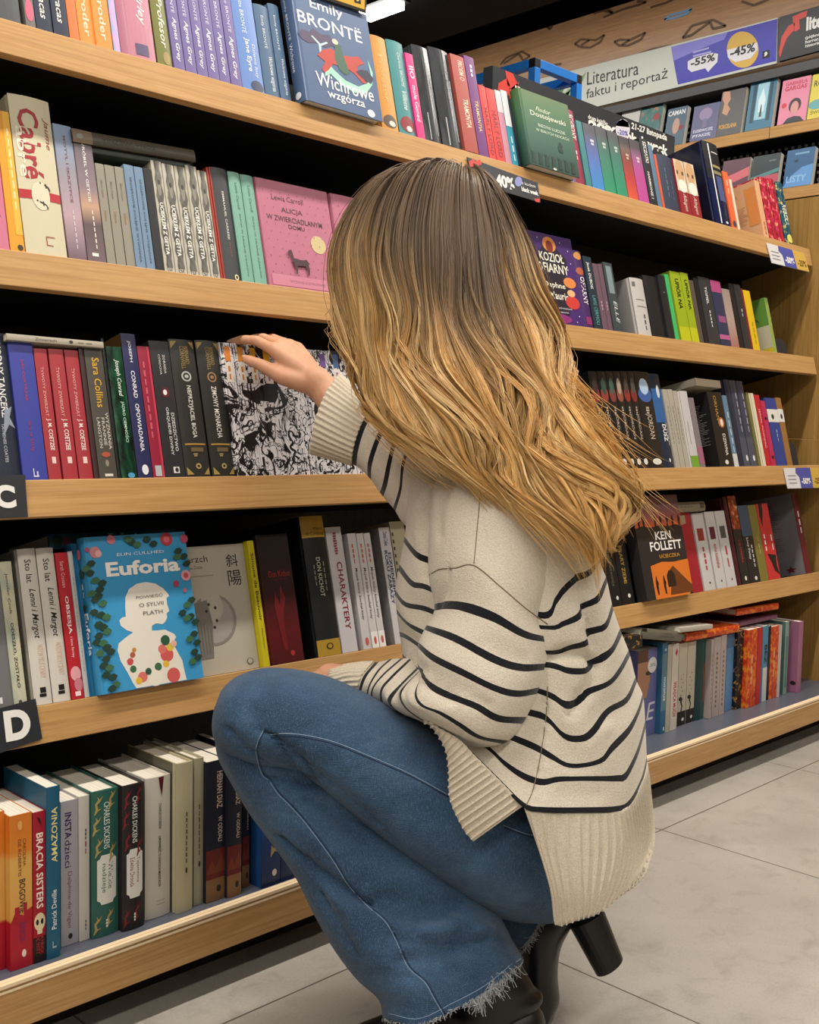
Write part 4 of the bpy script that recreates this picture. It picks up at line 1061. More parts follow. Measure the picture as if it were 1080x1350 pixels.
# ---------------------------------------------------------------- bottom shelf
ORG = grad('orange_city_print', [(0, '#a8162c'), (.34, '#b01c2e'), (.36, '#d8a050'), (.78, '#dcaa58'), (.84, '#d8832a'), (1, '#d67a26')], 2, .2)
DIAZ = [R('#6a2420', 0, 1, .16, .37), R('#8a6440', 0, 1, 0, .16), Q('#7a3a2a', [(0, 0), (.3, .6), (.5, .2), (.8, .8), (1, .3), (1, 0)], 'S', 0, 1, .2, .36), S('#d8c0ae', 'HERNAN DIAZ', .66, .92, .55, .85, .014), S('#d2c2b0', 'W ODDALI', .42, .60, .62, .85, .012), E('#2a1c14', .55, .8, .06, .11)]
row(4, [
    (-22, 8.5, 1076, ORG, 'p', 'orange and red print book cut off at the left edge', [S('#c9661f', 'SIERPIEŃ', .4, .7, .5, .8)], dict(yb=1287)),
    (9.5, 44, 1077, ORG, 'p', 'orange and red book with city skyline print', [S('#7a3a24', 'CAROLINA', .66, .84, .58, .72, .004), S('#7a3a24', 'DE ROBERTIS', .6, .84, .36, .5, .004), S('#3a2a20', 'BOGOWIE', .36, .58, .4, .68, .012), S('#7a2a5a', 'TANGA', .17, .33, .4, .68, .012), Q('#a8162c', [(0, 0), (.2, .5), (.2, .75), (.4, .75), (.4, .4), (.6, .3), (.6, .8), (.75, .9), (.75, .5), (1, .6), (1, 0)], 'S', 0, 1, .3, .44), E('#f0d8d0', .5, .7, .07, .12), E('#e8a860', .35, .55, .9, .96)], dict(yb=1283)),
    (44.5, 61.5, 1072, '#a3182c', 'p', 'dark red paperback with white capitals and skull', [R('#17120f', 0, 1, 0, .17), S('#f0e2d6', 'BRACIA SISTERS', .36, .86, .25, .8, .02), E('#e0cfa8', .05, .95, .21, .33), E('#1a1410', .2, .42, .25, .29), E('#1a1410', .58, .8, .25, .29), R('#e0cfa8', .3, .7, .19, .23), S('#b02030', 'PATRICK', .05, .19, .55, .8, .01), S('#b02030', 'DE WITT', .06, .18, .2, .48, .01), Q('#1a1014', [(0, 1), (.4, .5), (1, 0), (.6, .8)], 'S', .3, .7, .9, .97)], dict(yb=1271)),
    (62.3, 80.5, 1039, '#1d5a78', 'p', 'tall petrol blue paperback with yellow capitals', [S('#e6dc9a', 'AMAZONIA', .56, .88, .35, .8, .014, r=1), S('#e0e6e8', 'Patrick Deville', .17, .40, .35, .72, .01, r=1), R('#9ab4c0', .4, .7, .06, .07), R('#9ab4c0', .4, .46, .06, .1)], dict(yb=1266)),
    (81, 104, 1058, '#aaa6ae', 'p', 'light grey paperback with purple lettering', [S('#33265c', 'INSTA', .74, .92, .22, .6, .02), S('#33265c', 'dzieci', .54, .73, .22, .6), S('#8a4a6a', 'Delphine de Vigan', .12, .51, .32, .62), E('#26222c', .4, .65, .04, .08)], dict(yb=1249)),
    (104.6, 119, 1051, '#cbc5bd', 'p', 'thin cream white paperback with tiny lettering', [S('#a83a5c', 'bang', .6, .7, .5, .75), S('#4a4a4c', 'Sophie', .7, .78, .5, .75), S('#4a4a4c', 'Czarne', .07, .15, .5, .7)], dict(yb=1242)),
    *[(a, b_, t, c, 'h', d, [S('#dfe6dc', 'CHARLES DICKENS', .60, .92, .42, .64, .006), Q('#e2e0d8', [(.2, 0), (.8, 0), (.85, .06), (1, .1), (1, .9), (.85, .94), (.8, 1), (.2, 1), (.15, .94), (0, .9), (0, .1), (.15, .06)], 'S', .18, .9, .22, .56), S(tc_, ti[0], .32, .50, .58, .76, .002), S(tc_, ti[1], .30, .50, .32, .52, .002), *[Q(vc, [(0, 0), (.15, .3), (.1, .6), (.4, .8), (.3, 1), (.55, .8), (.9, 1), (.6, .7), (.3, .55), (.4, .3), (.8, .35), (.35, .2), (.12, .02)], 'S', x_, x_ + .35, z_, z_ + .13) for x_, z_ in ((.05, .02), (.5, .05), (.1, .55), (.08, .84), (.58, .86), (.6, .5), (.02, .7))], S('#dfe6dc', 'Wolter', .06, .12, .45, .6)], dict(yb=yb)) for a, b_, t, c, d, tc_, ti, vc, yb in (
        (120.5, 158, 1046, '#2e6158', 'green hardback with gold vines and white label', '#2e6158', ('Wielkie', 'nadzieje'), '#b09a58', 1240), (159, 192, 1038, '#241d20', 'black hardback with red vines and white label', '#93243c', ('Tajemnica', 'Edwina Drooda'), '#7a1f2c', 1231))],
    (192.5, 226, 1028, '#d2cdc0', 'h', 'ivory hardback with dark red drip mark', [Q('#5a1420', [(0, 1), (1, 1), (.8, .4), (.6, 0), (.4, .3), (.2, .6)], 'S', .48, .7, .86, .995), S('#26221e', 'CHARLES DICKENS', .63, .81, .5, .6, .006), S('#26221e', 'OPOWIEŚĆ O DWÓCH MIASTACH', .22, .58, .48, .62, .012), R('#6a655a', .4, .75, .115, .118), R('#6a655a', .4, .75, .09, .093)], dict(yb=1214.5)),
    (233, 255.5, 1008, '#b7ae8e', 'h', 'beige hardback with patterned side edge', [S('#4a4434', 'Dobra Księga Patriotów', .33, .68, .5, .64), E('#2a261c', .5, .62, .26, .3)], dict(yb=1206, board='#5f5a48')),
    (256, 269, 1001, '#aaa58a', 'h', 'narrow grey beige hardback beside patterned one', [S('#4a4434', 'Człowiek w obcych', .34, .7, .4, .6), E('#2a261c', .4, .6, .26, .3)], dict(yb=1194.5)),
    (270.5, 296.6, 1005.6, '#1c1f2c', 'p', 'navy book with red rock foot, left one of three', DIAZ, dict(yb=1192)),
    (297.2, 318.6, 1001, '#1c1f2c', 'p', 'navy book with red rock foot, middle one of three', DIAZ, dict(yb=1185.5)),
    (319.2, 329, 990, '#1c1f2c', 'p', 'navy book with red rock foot, right one of three', DIAZ, dict(yb=1171)),
    (345, 370, 1020, grad('deep_blue_print', [(0, '#1a2a50'), (.4, '#1c3f78'), (.8, '#2a70b0'), (1, '#2a78b8')], 2, .2), 'p', 'deep blue book with small gold drawings beside knee', [Q('#b09a6a', [(0, 0), (.5, .3), (1, .2), (.8, .6), (.4, .5), (.1, .7)], 'S', .45, .9, .25, .4), E('#d8d4c8', .55, .8, .08, .14)], dict(yb=1172, board='#1c4a84')),
    (370.5, 389, 1020, '#1f2f58', 'p', 'midnight blue book farthest behind the knee', [], dict(yb=1163)),
    (838, 863.7, 859, '#66679a', 'p', 'lavender book with portrait and round white sticker', [Q('#a87a60', [(0, 0), (.6, 0), (.8, .4), (.7, .8), (.3, 1), (0, 1)], 'S', 0, .8, .45, .95), R('#5a3a2c', 0, .5, .86, 1.0), E('#3a2a28', .4, .7, .70, .75), E('#dcdad6', .5, .98, .72, .9), S('#55534c', '-30%', .79, .83, .58, .9, r=0), S('#d9d6e2', 'E', .18, .38, .5, .95, r=0, s=.2)], dict(yb=975)),
    (864.5, 877, 848, '#2f6284', 'p', 'petrol blue book with white rounded lettering', [R('#55798a', 0, 1, .25, .88), S('#dfe8ea', 'mobius', .36, .62, .4, .85, .016, r=-1), S('#c0d2da', 'inna', .9, .94, .4, .8, r=0), R('#dfe8ea', .55, .75, .03, .07)], dict(yb=970)),
    (877.4, 883, 850, '#aeaa98', 'p', 'thin pale green white book', [], dict(yb=966)),
    (883.4, 892, 849.6, '#cbc2b8', 'p', 'white paperback with red vertical capitals', [S('#b3343c', 'WŁADCA MUCH', .16, .56, .3, .8, .02), Q('#b3343c', [(.4, 0), (.6, 0), (1, .5), (.6, 1), (0, .4)], 'S', .4, .8, .86, .95)], dict(yb=963.7)),
    *rep([(892.5, 903.5), (904, 914.6)], [849, 847], '#bdb6a4', 'p', 'cream books with black foot and flower drawing', [R('#1c1b1a', 0, 1, 0, .17), Q('#1c1b1a', [(.4, 0), (.6, .4), (.3, .7), (.5, 1), (.8, .9), (.6, .7), (.8, .4), (.6, 0)], 'S', .1, .7, .16, .34), E('#1c1b1a', .1, .5, .3, .35), *[E('#3a362c', .3 + .2 * (k % 2), .4 + .2 * (k % 2), .36 + .05 * k, .375 + .05 * k) for k in range(6)], E('#d8d6d0', .5, .8, .05, .09)], dict(yb=[957.8, 954])),
    (915.2, 929, 843.7, '#1d4e4c', 'h', 'dark teal hardback between cream and pinkish books', [R('#14383c', 0, .5, 0, 1), R('#7a4a3c', .7, .95, .2, .7)], dict(yb=951)),
    *rep([(929.5, 938.3), (938.7, 947.6), (948, 955)], [843.7, 841, 838], '#aa9c98', 'p', 'pinkish grey matching books', [*[R('#6d5f5c', .35, .55, .12 + .06 * k, .15 + .06 * k) for k in range(12)]], dict(yb=[949.6, 946, 943])),
    (955.5, 965, 837, '#5b86b4', 'p', 'light blue book right of the pinkish ones', [R('#4a6a90', 0, 1, .82, 1)], dict(yb=938)),
    (965.5, 977.6, 833, DFLOR, 'p', 'dark book with gold floral print', [], dict(yb=937)),
    (978, 995.6, 831, FLOR, 'p', 'thick orange floral book', [S('#e0a070', 'POWIEŚĆ', .3, .7, .3, .6, r=-1)], dict(yb=936)),
    (996, 1002, 828, '#b3242c', 'p', 'plain red book beside the orange floral one', [], dict(yb=929.5)),
    (1002.5, 1010, 826, '#4d86a4', 'p', 'blue and white book with black title', [R('#c9c9cc', .2, 1, .0, .45), S('#15171c', 'BEZ', .5, .75, .4, .85, .02)], dict(yb=926)),
    (1010.4, 1013.4, 826, '#16171d', 'p', 'very thin dark floral edged book', [], dict(yb=923)),
    (1013.8, 1024, 826.7, FLOR, 'p', 'narrower orange floral book', [S('#e0a070', 'POWIEŚĆ', .3, .7, .3, .6)], dict(yb=922)),
    (1024.4, 1026.8, 824, '#b9b6b0', 'p', 'very thin white edged book', [], dict(yb=920)),
    (1032.7, 1037.3, 820, '#7d9a94', 'p', 'mint grey book with side turned to view', [R('#5d7a76', .2, .8, .1, .8)], dict(yb=916, board='#56706e')),
    (1050.5, 1056, 820, '#a06a88', 'p', 'pink book standing last beside the oak end', [E('#2a1c24', .85, .97, .1, .16, 'B')], dict(yb=913.5, board='#93607c', d=.15)),
])
lying(4, (822, 857), (847, 853), -.10, .03, .13, DFLOR, False, 'dark floral book lying on the bottom shelf row beside the sweater', [], th=.03)
lying(4, (846, 842), (899, 846), -.08, .026, .13, '#6a675a', True, 'grey beige hardback lying flat above cream books', [S('#4a473c', 'WICHROWE', .45, .8, .55, .75, r=1), S('#4a473c', 'wzgórza', .5, .75, .25, .45, r=1), R('#16150f', 0, .3, 0, .12)], th=.03)
lying(4, (905, 846), (975, 833), -.07, .021, .15, FLOR, True, 'orange floral hardback lying flat on the bottom shelf row', [], th=.03)
lying(4, (897, 834), (940, 829), -.085, .012, .12, mat('#b5ada0', .8), False, 'pale page block of a book lying on the orange floral one', [], th=.03)
lying(4, (975, 826), (1025, 815), -.05, .010, .14, '#7a5068', False, 'plum book lying flat under an orange floral one', [], th=.03)
lying(4, (972, 812), (1027, 803), -.055, .019, .14, FLOR, True, 'second orange floral hardback lying topmost under the fourth shelf', [], th=.03)

# labels: where each book stands
for i, px, r, desc, op in BOOKS:
    if op.get('full'):
        r['label'] = desc
    else:
        r['label'] = '%s, %s' % (desc, SHELFNAME[i])
# ------------------------------------------------------------------ signs, cards and labels
class Plane:
    """a flat panel: origin, right, up and facing directions; pixels are turned into places on it"""

    def __init__(s, O, r, u):
        s.O, s.r, s.u = np.asarray(O, float), np.asarray(r, float), np.asarray(u, float)
        s.n = np.cross(s.r, s.u)

    def at(s, px, py, e=0.0):
        q = ray(px, py)
        t = (s.O - CAM).dot(s.n) / q.dot(s.n)
        return CAM + q * t + s.n * e

    def panel(s, b, px4, thick, material):
        f = [s.at(*p) for p in px4]
        k = [p - s.n * thick for p in f]
        b.add(f + k, [(0, 1, 2, 3), (7, 6, 5, 4), (0, 4, 5, 1), (1, 5, 6, 2), (2, 6, 7, 3), (3, 7, 4, 0)], material)

    def poly(s, b, pts, material, e=0.0006):
        b.add([s.at(px, py, e) for px, py in pts], [tuple(range(len(pts)))], material)

    def text(s, b, txt, p0, p1, hpx, material, e=0.0008, bold=0.0, shear=0.0):
        """from the lower left pixel to the lower right pixel, letters hpx high at the left"""
        pts, fcs, asp = text_mesh(txt, bold, shear)
        A, B = s.at(*p0, e), s.at(*p1, e)
        T = s.at(p0[0], p0[1] - hpx, e)
        h = (T - A).dot(s.u)
        d = B - A
        up = s.u - d * (d.dot(s.u) / d.dot(d)) * 0
        b.add([A + d * u + up * h * v for u, v in pts], fcs, material)


def card(name, label, cat, pl, px4, thick, material, draw, group=None):
    b = MB()
    pl.panel(b, px4, thick, material)
    draw(b, pl)
    o = b.build(name)
    return tag(o, label, cat, group)


def circle(cx, cy, rx, ry, n=22):
    return [(cx + rx * math.cos(-2 * math.pi * k / n), cy + ry * math.sin(-2 * math.pi * k / n)) for k in range(n)]


def fascia_plane(i, off):
    n = np.cross((1, 0, 0), UP)          # faces the aisle, slightly upward
    O = np.array([0, SHY[i], SHZ[i]]) + n * off
    return Plane(O, (1, 0, 0), UP)


CARDK = mat('#2b2d31', .35)
WHITE = mat('#e4e2de', .5)
for i, ch, px4, tx in ((2, 'C', [(-18, 684), (37, 681.5), (33, 626), (-18, 627)], ((-6, 670), (22, 670), 31)),
                       (3, 'D', [(-12, 997), (56, 974), (47, 921), (-12, 937)], ((8, 978.5), (42, 972), 41))):
    pl = fascia_plane(i, 0.004)
    card('shelf_letter_card', 'dark grey card with a big white letter %s on the %s front' % (ch, SHELFNAME[i]), 'sign', pl, px4, 0.0025, CARDK,
         lambda b, p, ch=ch, tx=tx: p.text(b, ch, tx[0], tx[1], tx[2], WHITE, bold=.05), 'letter cards on the shelf fronts')

pl = fascia_plane(0, 0.004)


def d40(b, p):
    p.text(b, 'literatura', (622.5, 232), (644, 238), 8, WHITE, bold=.02)
    p.text(b, '-40%', (651, 244), (679, 251.5), 16, WHITE, bold=.05)
    p.poly(b, circle(683.5, 239.5, 4.8, 6.5), mat('#8a8fc4'))
    p.text(b, 'black week', (688, 252), (710, 258.5), 6, WHITE, bold=.04)
    p.text(b, 'z kodem', (688, 243), (706, 248), 4, WHITE)
    for k in range(3):
        p.poly(b, [(624, 240 + 4 * k), (640 - 3 * k, 244.5 + 4 * k), (640 - 3 * k, 245.7 + 4 * k), (624, 241.2 + 4 * k)], mat('#8d9094'))
    red = mat('#c8473f', .4)
    p.poly(b, [(618, 213), (624, 209), (628, 216), (624, 221), (619, 220)], red)
    p.poly(b, [(626, 213), (633, 210), (635, 217), (629, 219)], red)
    p.poly(b, [(704, 262), (712, 262), (711, 267), (706, 266)], red)


card('price_card', 'dark card with minus forty percent lettering on the top shelf front', 'sign', pl, [(623, 240), (713, 267), (709, 241), (616, 207)], 0.002, mat('#3f4145', .3), d40)


def promo(i, q, label):
    """white, blue and yellow discount strip: q = corner pixels lower left, lower right, upper right, upper left"""
    pl = fascia_plane(i, 0.004)
    (ax, ay), (bx, by), (cx, cy), (dx, dy) = q

    def g(u, v):
        return ((ax * (1 - u) + bx * u) * (1 - v) + (dx * (1 - u) + cx * u) * v, (ay * (1 - u) + by * u) * (1 - v) + (dy * (1 - u) + cy * u) * v)

    def draw(b, p):
        p.poly(b, [g(.36, 0), g(.68, 0), g(.68, 1), g(.30, 1), g(.28, .75), g(.36, .55)], mat('#4d52a0'))
        p.poly(b, [g(.68, 0), g(1, 0), g(1, 1), g(.68, 1)], mat('#cda64c'))
        p.text(b, '-50%', g(.40, .2), g(.64, .2), 8, WHITE, bold=.05)
        p.text(b, '-25%', g(.74, .2), g(.96, .2), 8, mat('#6a5320'), bold=.04)
        for k in range(3):
            p.poly(b, [g(.06, .6 - .18 * k), g(.27, .6 - .18 * k), g(.27, .64 - .18 * k), g(.06, .64 - .18 * k)], mat('#8d8c96'))
    card('promo_strip', label, 'sign', pl, q, 0.002, mat('#d8d6d8', .35), draw, 'discount strips on the shelf fronts')


promo(0, [(1018, 346.5), (1067, 358.5), (1060, 334), (1011, 320)], 'white blue and yellow discount strip at the right end of the top shelf')
promo(2, [(1039, 644), (1088, 642.8), (1084, 616.3), (1033.5, 617)], 'white blue and yellow discount strip on the middle shelf front')

# black header board standing behind the books on the top shelf
def pix(p):
    v = AX @ (np.asarray(p, float) - CAM)
    return (540 + FPX * v[0] / v[2], 675 - FPX * v[1] / v[2])


HB = Plane((0, 0.226, 1.5), (1, 0, 0), (0, 0, 1))


def header(b, p):
    red = mat('#d2453c', .4)
    p.poly(b, [(655, 128), (657, 110), (668, 103), (672, 112), (670, 128)], red)
    p.poly(b, [(666, 93), (676, 97), (683, 112), (676, 120), (669, 112)], red)
    p.poly(b, [(672, 118), (684, 108), (682, 118), (676, 130), (668, 130)], red)
    p.text(b, '10', (679, 119), (686, 122), 7, WHITE, bold=.05)
    p.text(b, 'druga książka', (775, 158), (801, 168), 8, WHITE, bold=.02)
    p.text(b, '20%', (775, 172), (812, 183), 15, WHITE, bold=.05)
    p.poly(b, circle(821, 170, 9.5, 13), mat('#cfcbd6'))
    p.poly(b, [(812.5, 164), (814, 160), (821, 157), (828, 161), (830, 168), (812, 166)], mat('#5d5bb0'))
    p.text(b, '-20%', (814, 177), (828, 180), 7, mat('#5d5bb0'), bold=.03)
    p.text(b, '21-27 listopada', (832, 172), (879, 188), 11, WHITE, bold=.03)
    p.text(b, 'black week', (826, 186), (880, 206), 14, WHITE, bold=.05)


card('header_board', 'long black promotional board standing behind the books on the top shelf', 'sign', HB,
     [pix((HB.at(650, 86)[0], .226, 1.44)), pix((HB.at(890, 180.5)[0], .226, 1.44)), (890, 180.5), (650, 86)], 0.03, mat('#33353a', .38), header)

# small yellow card above the slate blue book
YC = Plane((0, 0.06, 1.6), (1, 0, 0), (0, 0, 1))


def ycard(b, p):
    p.poly(b, [(410, -8), (482, 15.5), (483, -30), (411, -50)], mat('#2a2419'), .0004)
    p.poly(b, [(412, -10), (480.5, 12.8), (481, -28), (413, -48)], mat('#d9ab3c', .4), .0008)
    p.poly(b, [(466, -9), (474.5, -6.5), (475.5, 5.5), (467, 3)], mat('#221c12'), .0012)
    p.poly(b, circle(471, 0, 2.0, 2.2, 10), mat('#e4c070'), .0016)


card('yellow_card', 'yellow card with black edge above the turned slate blue book', 'sign', YC, [(409, -7), (483, 17), (484, -32), (410, -52)], 0.003, mat('#3a3120', .5), ycard)

# black bookends
for i, (x0, x1), y0 in ((1, (1023, 1040), 445), (2, (1043, 1054), 583)):
    A, B = shelf_base(i, x0, 0.03), shelf_base(i, x1, 0.03)
    h = along(A, UP, py=y0)
    W = (B - A)[0]
    n = 9
    prof = [(0, 0)] + [(0.02 * h, h * 0.72)] + [(W * 0.5 - W * 0.46 * math.cos(math.pi * k / n), h * 0.72 + h * 0.28 * math.sin(math.pi * k / n)) for k in range(n + 1)] + [(W, 0)]
    b = MB()
    vs = [A + np.array([u, 0, 0]) + UP * v for u, v in prof]
    vs += [p + IN * 0.003 for p in vs]
    k = len(prof)
    fs = [tuple(range(k)), tuple(range(2 * k - 1, k - 1, -1))] + [(q, q + k, (q + 1) % k + k, (q + 1) % k) for q in range(k)]
    b.add(vs, fs, mat('#24272e', .5))
    q0 = A + UP * 0.001
    b.add([q0, q0 + np.array([W, 0, 0]), q0 + np.array([W, 0, 0]) + IN * 0.1, q0 + IN * 0.1], [(0, 1, 2, 3)], mat('#24272e', .5))
    tag(b.build('bookend'), 'rounded black metal bookend at the right end of the %s' % SHELFNAME[i], 'bookend', group='black metal bookends')

# ------------------------------------------------------------------ far wall unit
XB = 4.86
unit = empty('wall_bookcase', 'far oak wall bookcase with cover-out books and sign boards above', 'bookcase', (XB, 1.0, 0))
FZ1 = onX(1000, 170.5, XB)[2]
FZ2 = onX(1057, 245, XB)[2]
Y0, Y1 = -2.0, 3.6
ysplit = onX(1015, 165, XB)[1]
for z in (FZ1, FZ2):
    b = MB()
    b.box((XB + 0.016, Y0, z - 0.022), (XB + 0.30, Y1, z - 0.002), DARKSHELF)
    sh = kid(b.build('shelf'), unit)
    b = MB()
    b.box((XB, Y0, z - 0.05), (XB + 0.016, ysplit - 0.0015, z), OAK_BACK)
    b.box((XB, ysplit + 0.0015, z - 0.05), (XB + 0.016, Y1, z), OAK_BACK)
    f = b.build('shelf_front')
    f.parent = sh
b = MB()
b.box((XB + 0.006, Y0, 0.08), (XB + 0.30, Y1, FZ2 - 0.056), OAK_V)
kid(b.build('cabinet_front'), unit)
b = MB()
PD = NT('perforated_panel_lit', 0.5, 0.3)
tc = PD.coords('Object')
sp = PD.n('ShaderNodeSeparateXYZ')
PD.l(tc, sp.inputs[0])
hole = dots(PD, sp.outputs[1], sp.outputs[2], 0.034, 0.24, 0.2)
PD.col(PD.mix(hole, '#121316', '#d8d4c8'))  # pale hole colour: the lit look of the pegboard holes is painted in
b.box((XB + 0.30, Y0, 0.0), (XB + 0.32, Y1, onX(1023, 83, XB + 0.02)[2] + 0.02), PD.m)
kid(b.build('back_panel'), unit)
b = MB()
b.box((XB + 0.04, Y0, 0.0), (XB + 0.30, Y1, 0.08), mat('#1c1a18', .7))
kid(b.build('plinth'), unit)
z_s0, z_s1 = onX(1023, 83, XB + 0.02)[2], onX(1025, 23, XB + 0.02)[2]
b = MB()
b.box((XB + 0.03, Y0, z_s0 - 0.06), (XB + 0.30, Y1, z_s0 - 0.02), mat('#4a4b4e', .5))
kid(b.build('sign_rail'), unit)

WP = Plane((XB + 0.02, 0, 2), (0, -1, 0), (0, 0, 1))


def sign1(b, p):
    ink = mat('#2a2c2e', .5)
    blue = mat('#3b38a8', .4)
    p.text(b, 'Literatura', (774, 112.5), (842, 98.5), 17, ink)
    p.text(b, 'faktu i reportaż', (773, 134), (880, 107), 17, ink)
    p.poly(b, [(894, 111.5), (1023.5, 80.5), (1025, 25), (885, 62), (890, 90)], blue)
    p.poly(b, [(885, 62), (960, 42.5), (955, 52), (920, 66), (889, 80)], mat('#7a76cc', .4), .0008)
    p.poly(b, [(907, 81), (916, 76), (940, 69.5), (947, 71), (946, 82), (940, 88), (934, 95), (930, 90), (912, 95), (907, 91)], mat('#dcdadf'), .0010)
    p.text(b, '-55%', (911, 88.5), (943, 80), 10, mat('#33333a'), e=.0014, bold=.03)
    for k in range(2):
        p.poly(b, [(914, 73 - 5 * k), (938 - 3 * k, 67 - 5 * k), (938 - 3 * k, 69.5 - 5 * k), (914, 75.5 - 5 * k)], mat('#a6a2da'), .001)
    p.poly(b, circle(979.5, 65.5, 21, 24, 30), mat('#d2ab52'), .0010)
    p.poly(b, [(959, 66), (999, 56), (999, 66), (990, 77), (970, 82), (960, 76)], mat('#dcdadf'), .0014)
    p.text(b, '-45%', (963, 76), (996, 68), 12, mat('#33333a'), e=.0018, bold=.03)
    p.poly(b, [(1005.5, 78), (1015, 75.5), (1015, 65.5), (1005.5, 68)], mat('#26262c'), .001)
    p.text(b, ',', (1008, 75), (1012, 74), 6, WHITE, e=.0014, bold=.1)
    for k, (u, v, c) in enumerate(((738, 118, '#4f7a3c'), (746, 108, '#6a9450'), (752, 122, '#88ab6c'), (758, 112, '#5c8848'), (744, 126, '#a6bd90'), (764, 104, '#7aa060'))):
        p.poly(b, [(u - 7, v + 3), (u - 3, v - 5), (u + 4, v - 4), (u + 9, v - 9), (u + 5, v + 1), (u + 2, v + 7)], mat(c))


card('sign_board', 'long white and blue sign board reading literatura on the far unit', 'sign', WP, [(700, 161.5), (1023.8, 83.5), (1025.2, 23.3), (700, 107)], 0.02, mat('#c2c5bb', .4), sign1)


def sign2(b, p):
    red = mat('#c8423a', .4)
    p.poly(b, [(1027, 70), (1031, 48), (1040, 34), (1048, 30), (1047, 40), (1038, 50), (1033, 62), (1029, 76)], red)
    p.poly(b, [(1045, 22), (1058, 16), (1065, 14), (1063, 22), (1054, 26), (1055, 38), (1048, 42)], red)
    p.text(b, 'literatura', (1063, 41), (1130, 23), 18, WHITE, bold=.04)
    p.text(b, '(piękna, kryminał,', (1062, 53), (1108, 41), 5, WHITE, bold=.02)
    p.text(b, 'horror, komiks,', (1062, 58.5), (1102, 48), 5, WHITE, bold=.02)
    p.text(b, 'historia, fantastyka)', (1062, 64), (1112, 51), 5, WHITE, bold=.02)


card('sign_board', 'black sign board with a red ribbon at the upper right corner', 'sign', WP, [(1026.8, 81), (1180, 40), (1182, -22), (1027.6, 22.6)], 0.02, mat('#2e3034', .4), sign2)


def cover_out(cx, col, desc, dec, z, pg=None):
    """cover-out book on the far unit; cx = pixels: left, right, top at left, bottom"""
    xl, xr, yt, yb = cx
    A = onX(xl, yb, XB - 0.0)
    Bp = onX(xr, yb, XB - 0.0)
    W = abs(Bp[1] - A[1])
    A = np.array([XB + 0.0, A[1], z + 0.0012])
    th = math.radians(12)
    u = np.array([math.sin(th), 0, math.cos(th)])
    H = along(A, u, py=yt)
    T = pg or 0.03
    M = Matrix.Translation(Vector(A)) @ Matrix.Rotation(th, 4, 'Y') @ Matrix.Translation((T / 2, 0, 0)) @ Matrix.Rotation(math.pi, 4, 'Z')
    r = place_book(M, H, T, W, False, col, dec, desc, 'cover-out books on the far unit')
    BOOKS.append((5, xl, r, desc, {}))


TEALG = blotch('teal_portrait_print', [(.35, '#1c4a4c'), (.55, '#2f6a66'), (.66, '#b0603c'), (.75, '#2a2a2e')], (22, 22, 18), .6)
FU = ' on the far upper shelf'
for cx, col, d, dec in (
    ((812, 836, 143, 195), '#b4b2ae', 'pale book beside the teal portrait one', []),
    ((838, 866.5, 140, 181), TEALG, 'teal book with orange portrait print', [E('#8a2a34', .62, .9, .62, .78, 'F')]),
    ((874, 900, 144.5, 185), '#3a5568', 'blue grey book with white capitals and face', [F('#dcdcdc', 'CAMAN', .05, .9, .8, .93, .02), E('#b08a7a', .35, .7, .3, .72, 'F'), E('#7a2430', .68, .9, .38, .52, 'F')]),
    ((909, 943, 141, 181), '#51547a', 'violet grey book with pale capitals at foot', [F('#c6c4d6', 'DZIEWCZĘ', .1, .86, .22, .32, .03), F('#c6c4d6', 'PTASZĘ', .1, .8, .08, .18, .03), E('#8a7a9c', .25, .75, .55, .9, 'F'), R('#6d6484', .42, .58, .35, .6, 'F')]),
    ((944, 976, 121, 176), '#4b4a4c', 'dark grey book with bare figure picture', [Q('#b98a72', [(.0, 1), (.4, .95), (.5, .7), (.35, .55), (.55, .4), (.4, .2), (.1, .3), (.15, .6), (0, .75)], 'F', .05, .75, .3, 1.0), F('#c89a4c', 'PORCELANA', .08, .8, .15, .25, .03)]),
    ((981.5, 1016.5, 110, 168), '#2f6a84', 'teal book with bright archway picture', [R('#8fbccb', .3, .72, .2, .95, 'F'), Q('#c6dde2', [(.2, 0), (.8, 0), (.9, .5), (.5, 1), (.1, .5)], 'F', .35, .68, .35, .85), R('#1d3f50', .14, .27, .15, .95, 'F'), R('#1d3f50', .76, .88, .15, .95, 'F'), Q('#4a3a3c', [(.2, 0), (.8, 0), (.7, .5), (.6, 1), (.4, 1), (.3, .5)], 'F', .44, .6, .25, .5)]),
    ((1024.5, 1061.5, 107, 158), '#cf7a94', 'pink book with drawn head and red capitals', [F('#b32c4c', 'GABRIELA', .12, .9, .86, .94, .02), F('#b32c4c', 'GARGAS', .12, .9, .74, .84, .03), E('#2b2228', .34, .78, .22, .55, 'F'), E('#c58a86', .42, .70, .18, .48, 'F'), E('#c2323c', .08, .26, .36, .48, 'F'), Q('#2b2a34', [(0, 0), (1, 0), (.8, .7), (.5, .9), (.2, .7)], 'F', .2, .95, .0, .16)]),
    ((1064, 1100, 99, 150), '#c9b83a', 'yellow book cut off at the right edge', [F('#3a3a20', 'ROZ', .1, .6, .72, .86, .02), E('#5c9a9c', .0, .6, .2, .42, 'F'), F('#3a3a20', 'ŚWIATA', .1, .8, .1, .2)])):
    cover_out(cx, col, d + FU, dec, FZ1)
FL = ' on the far lower shelf'
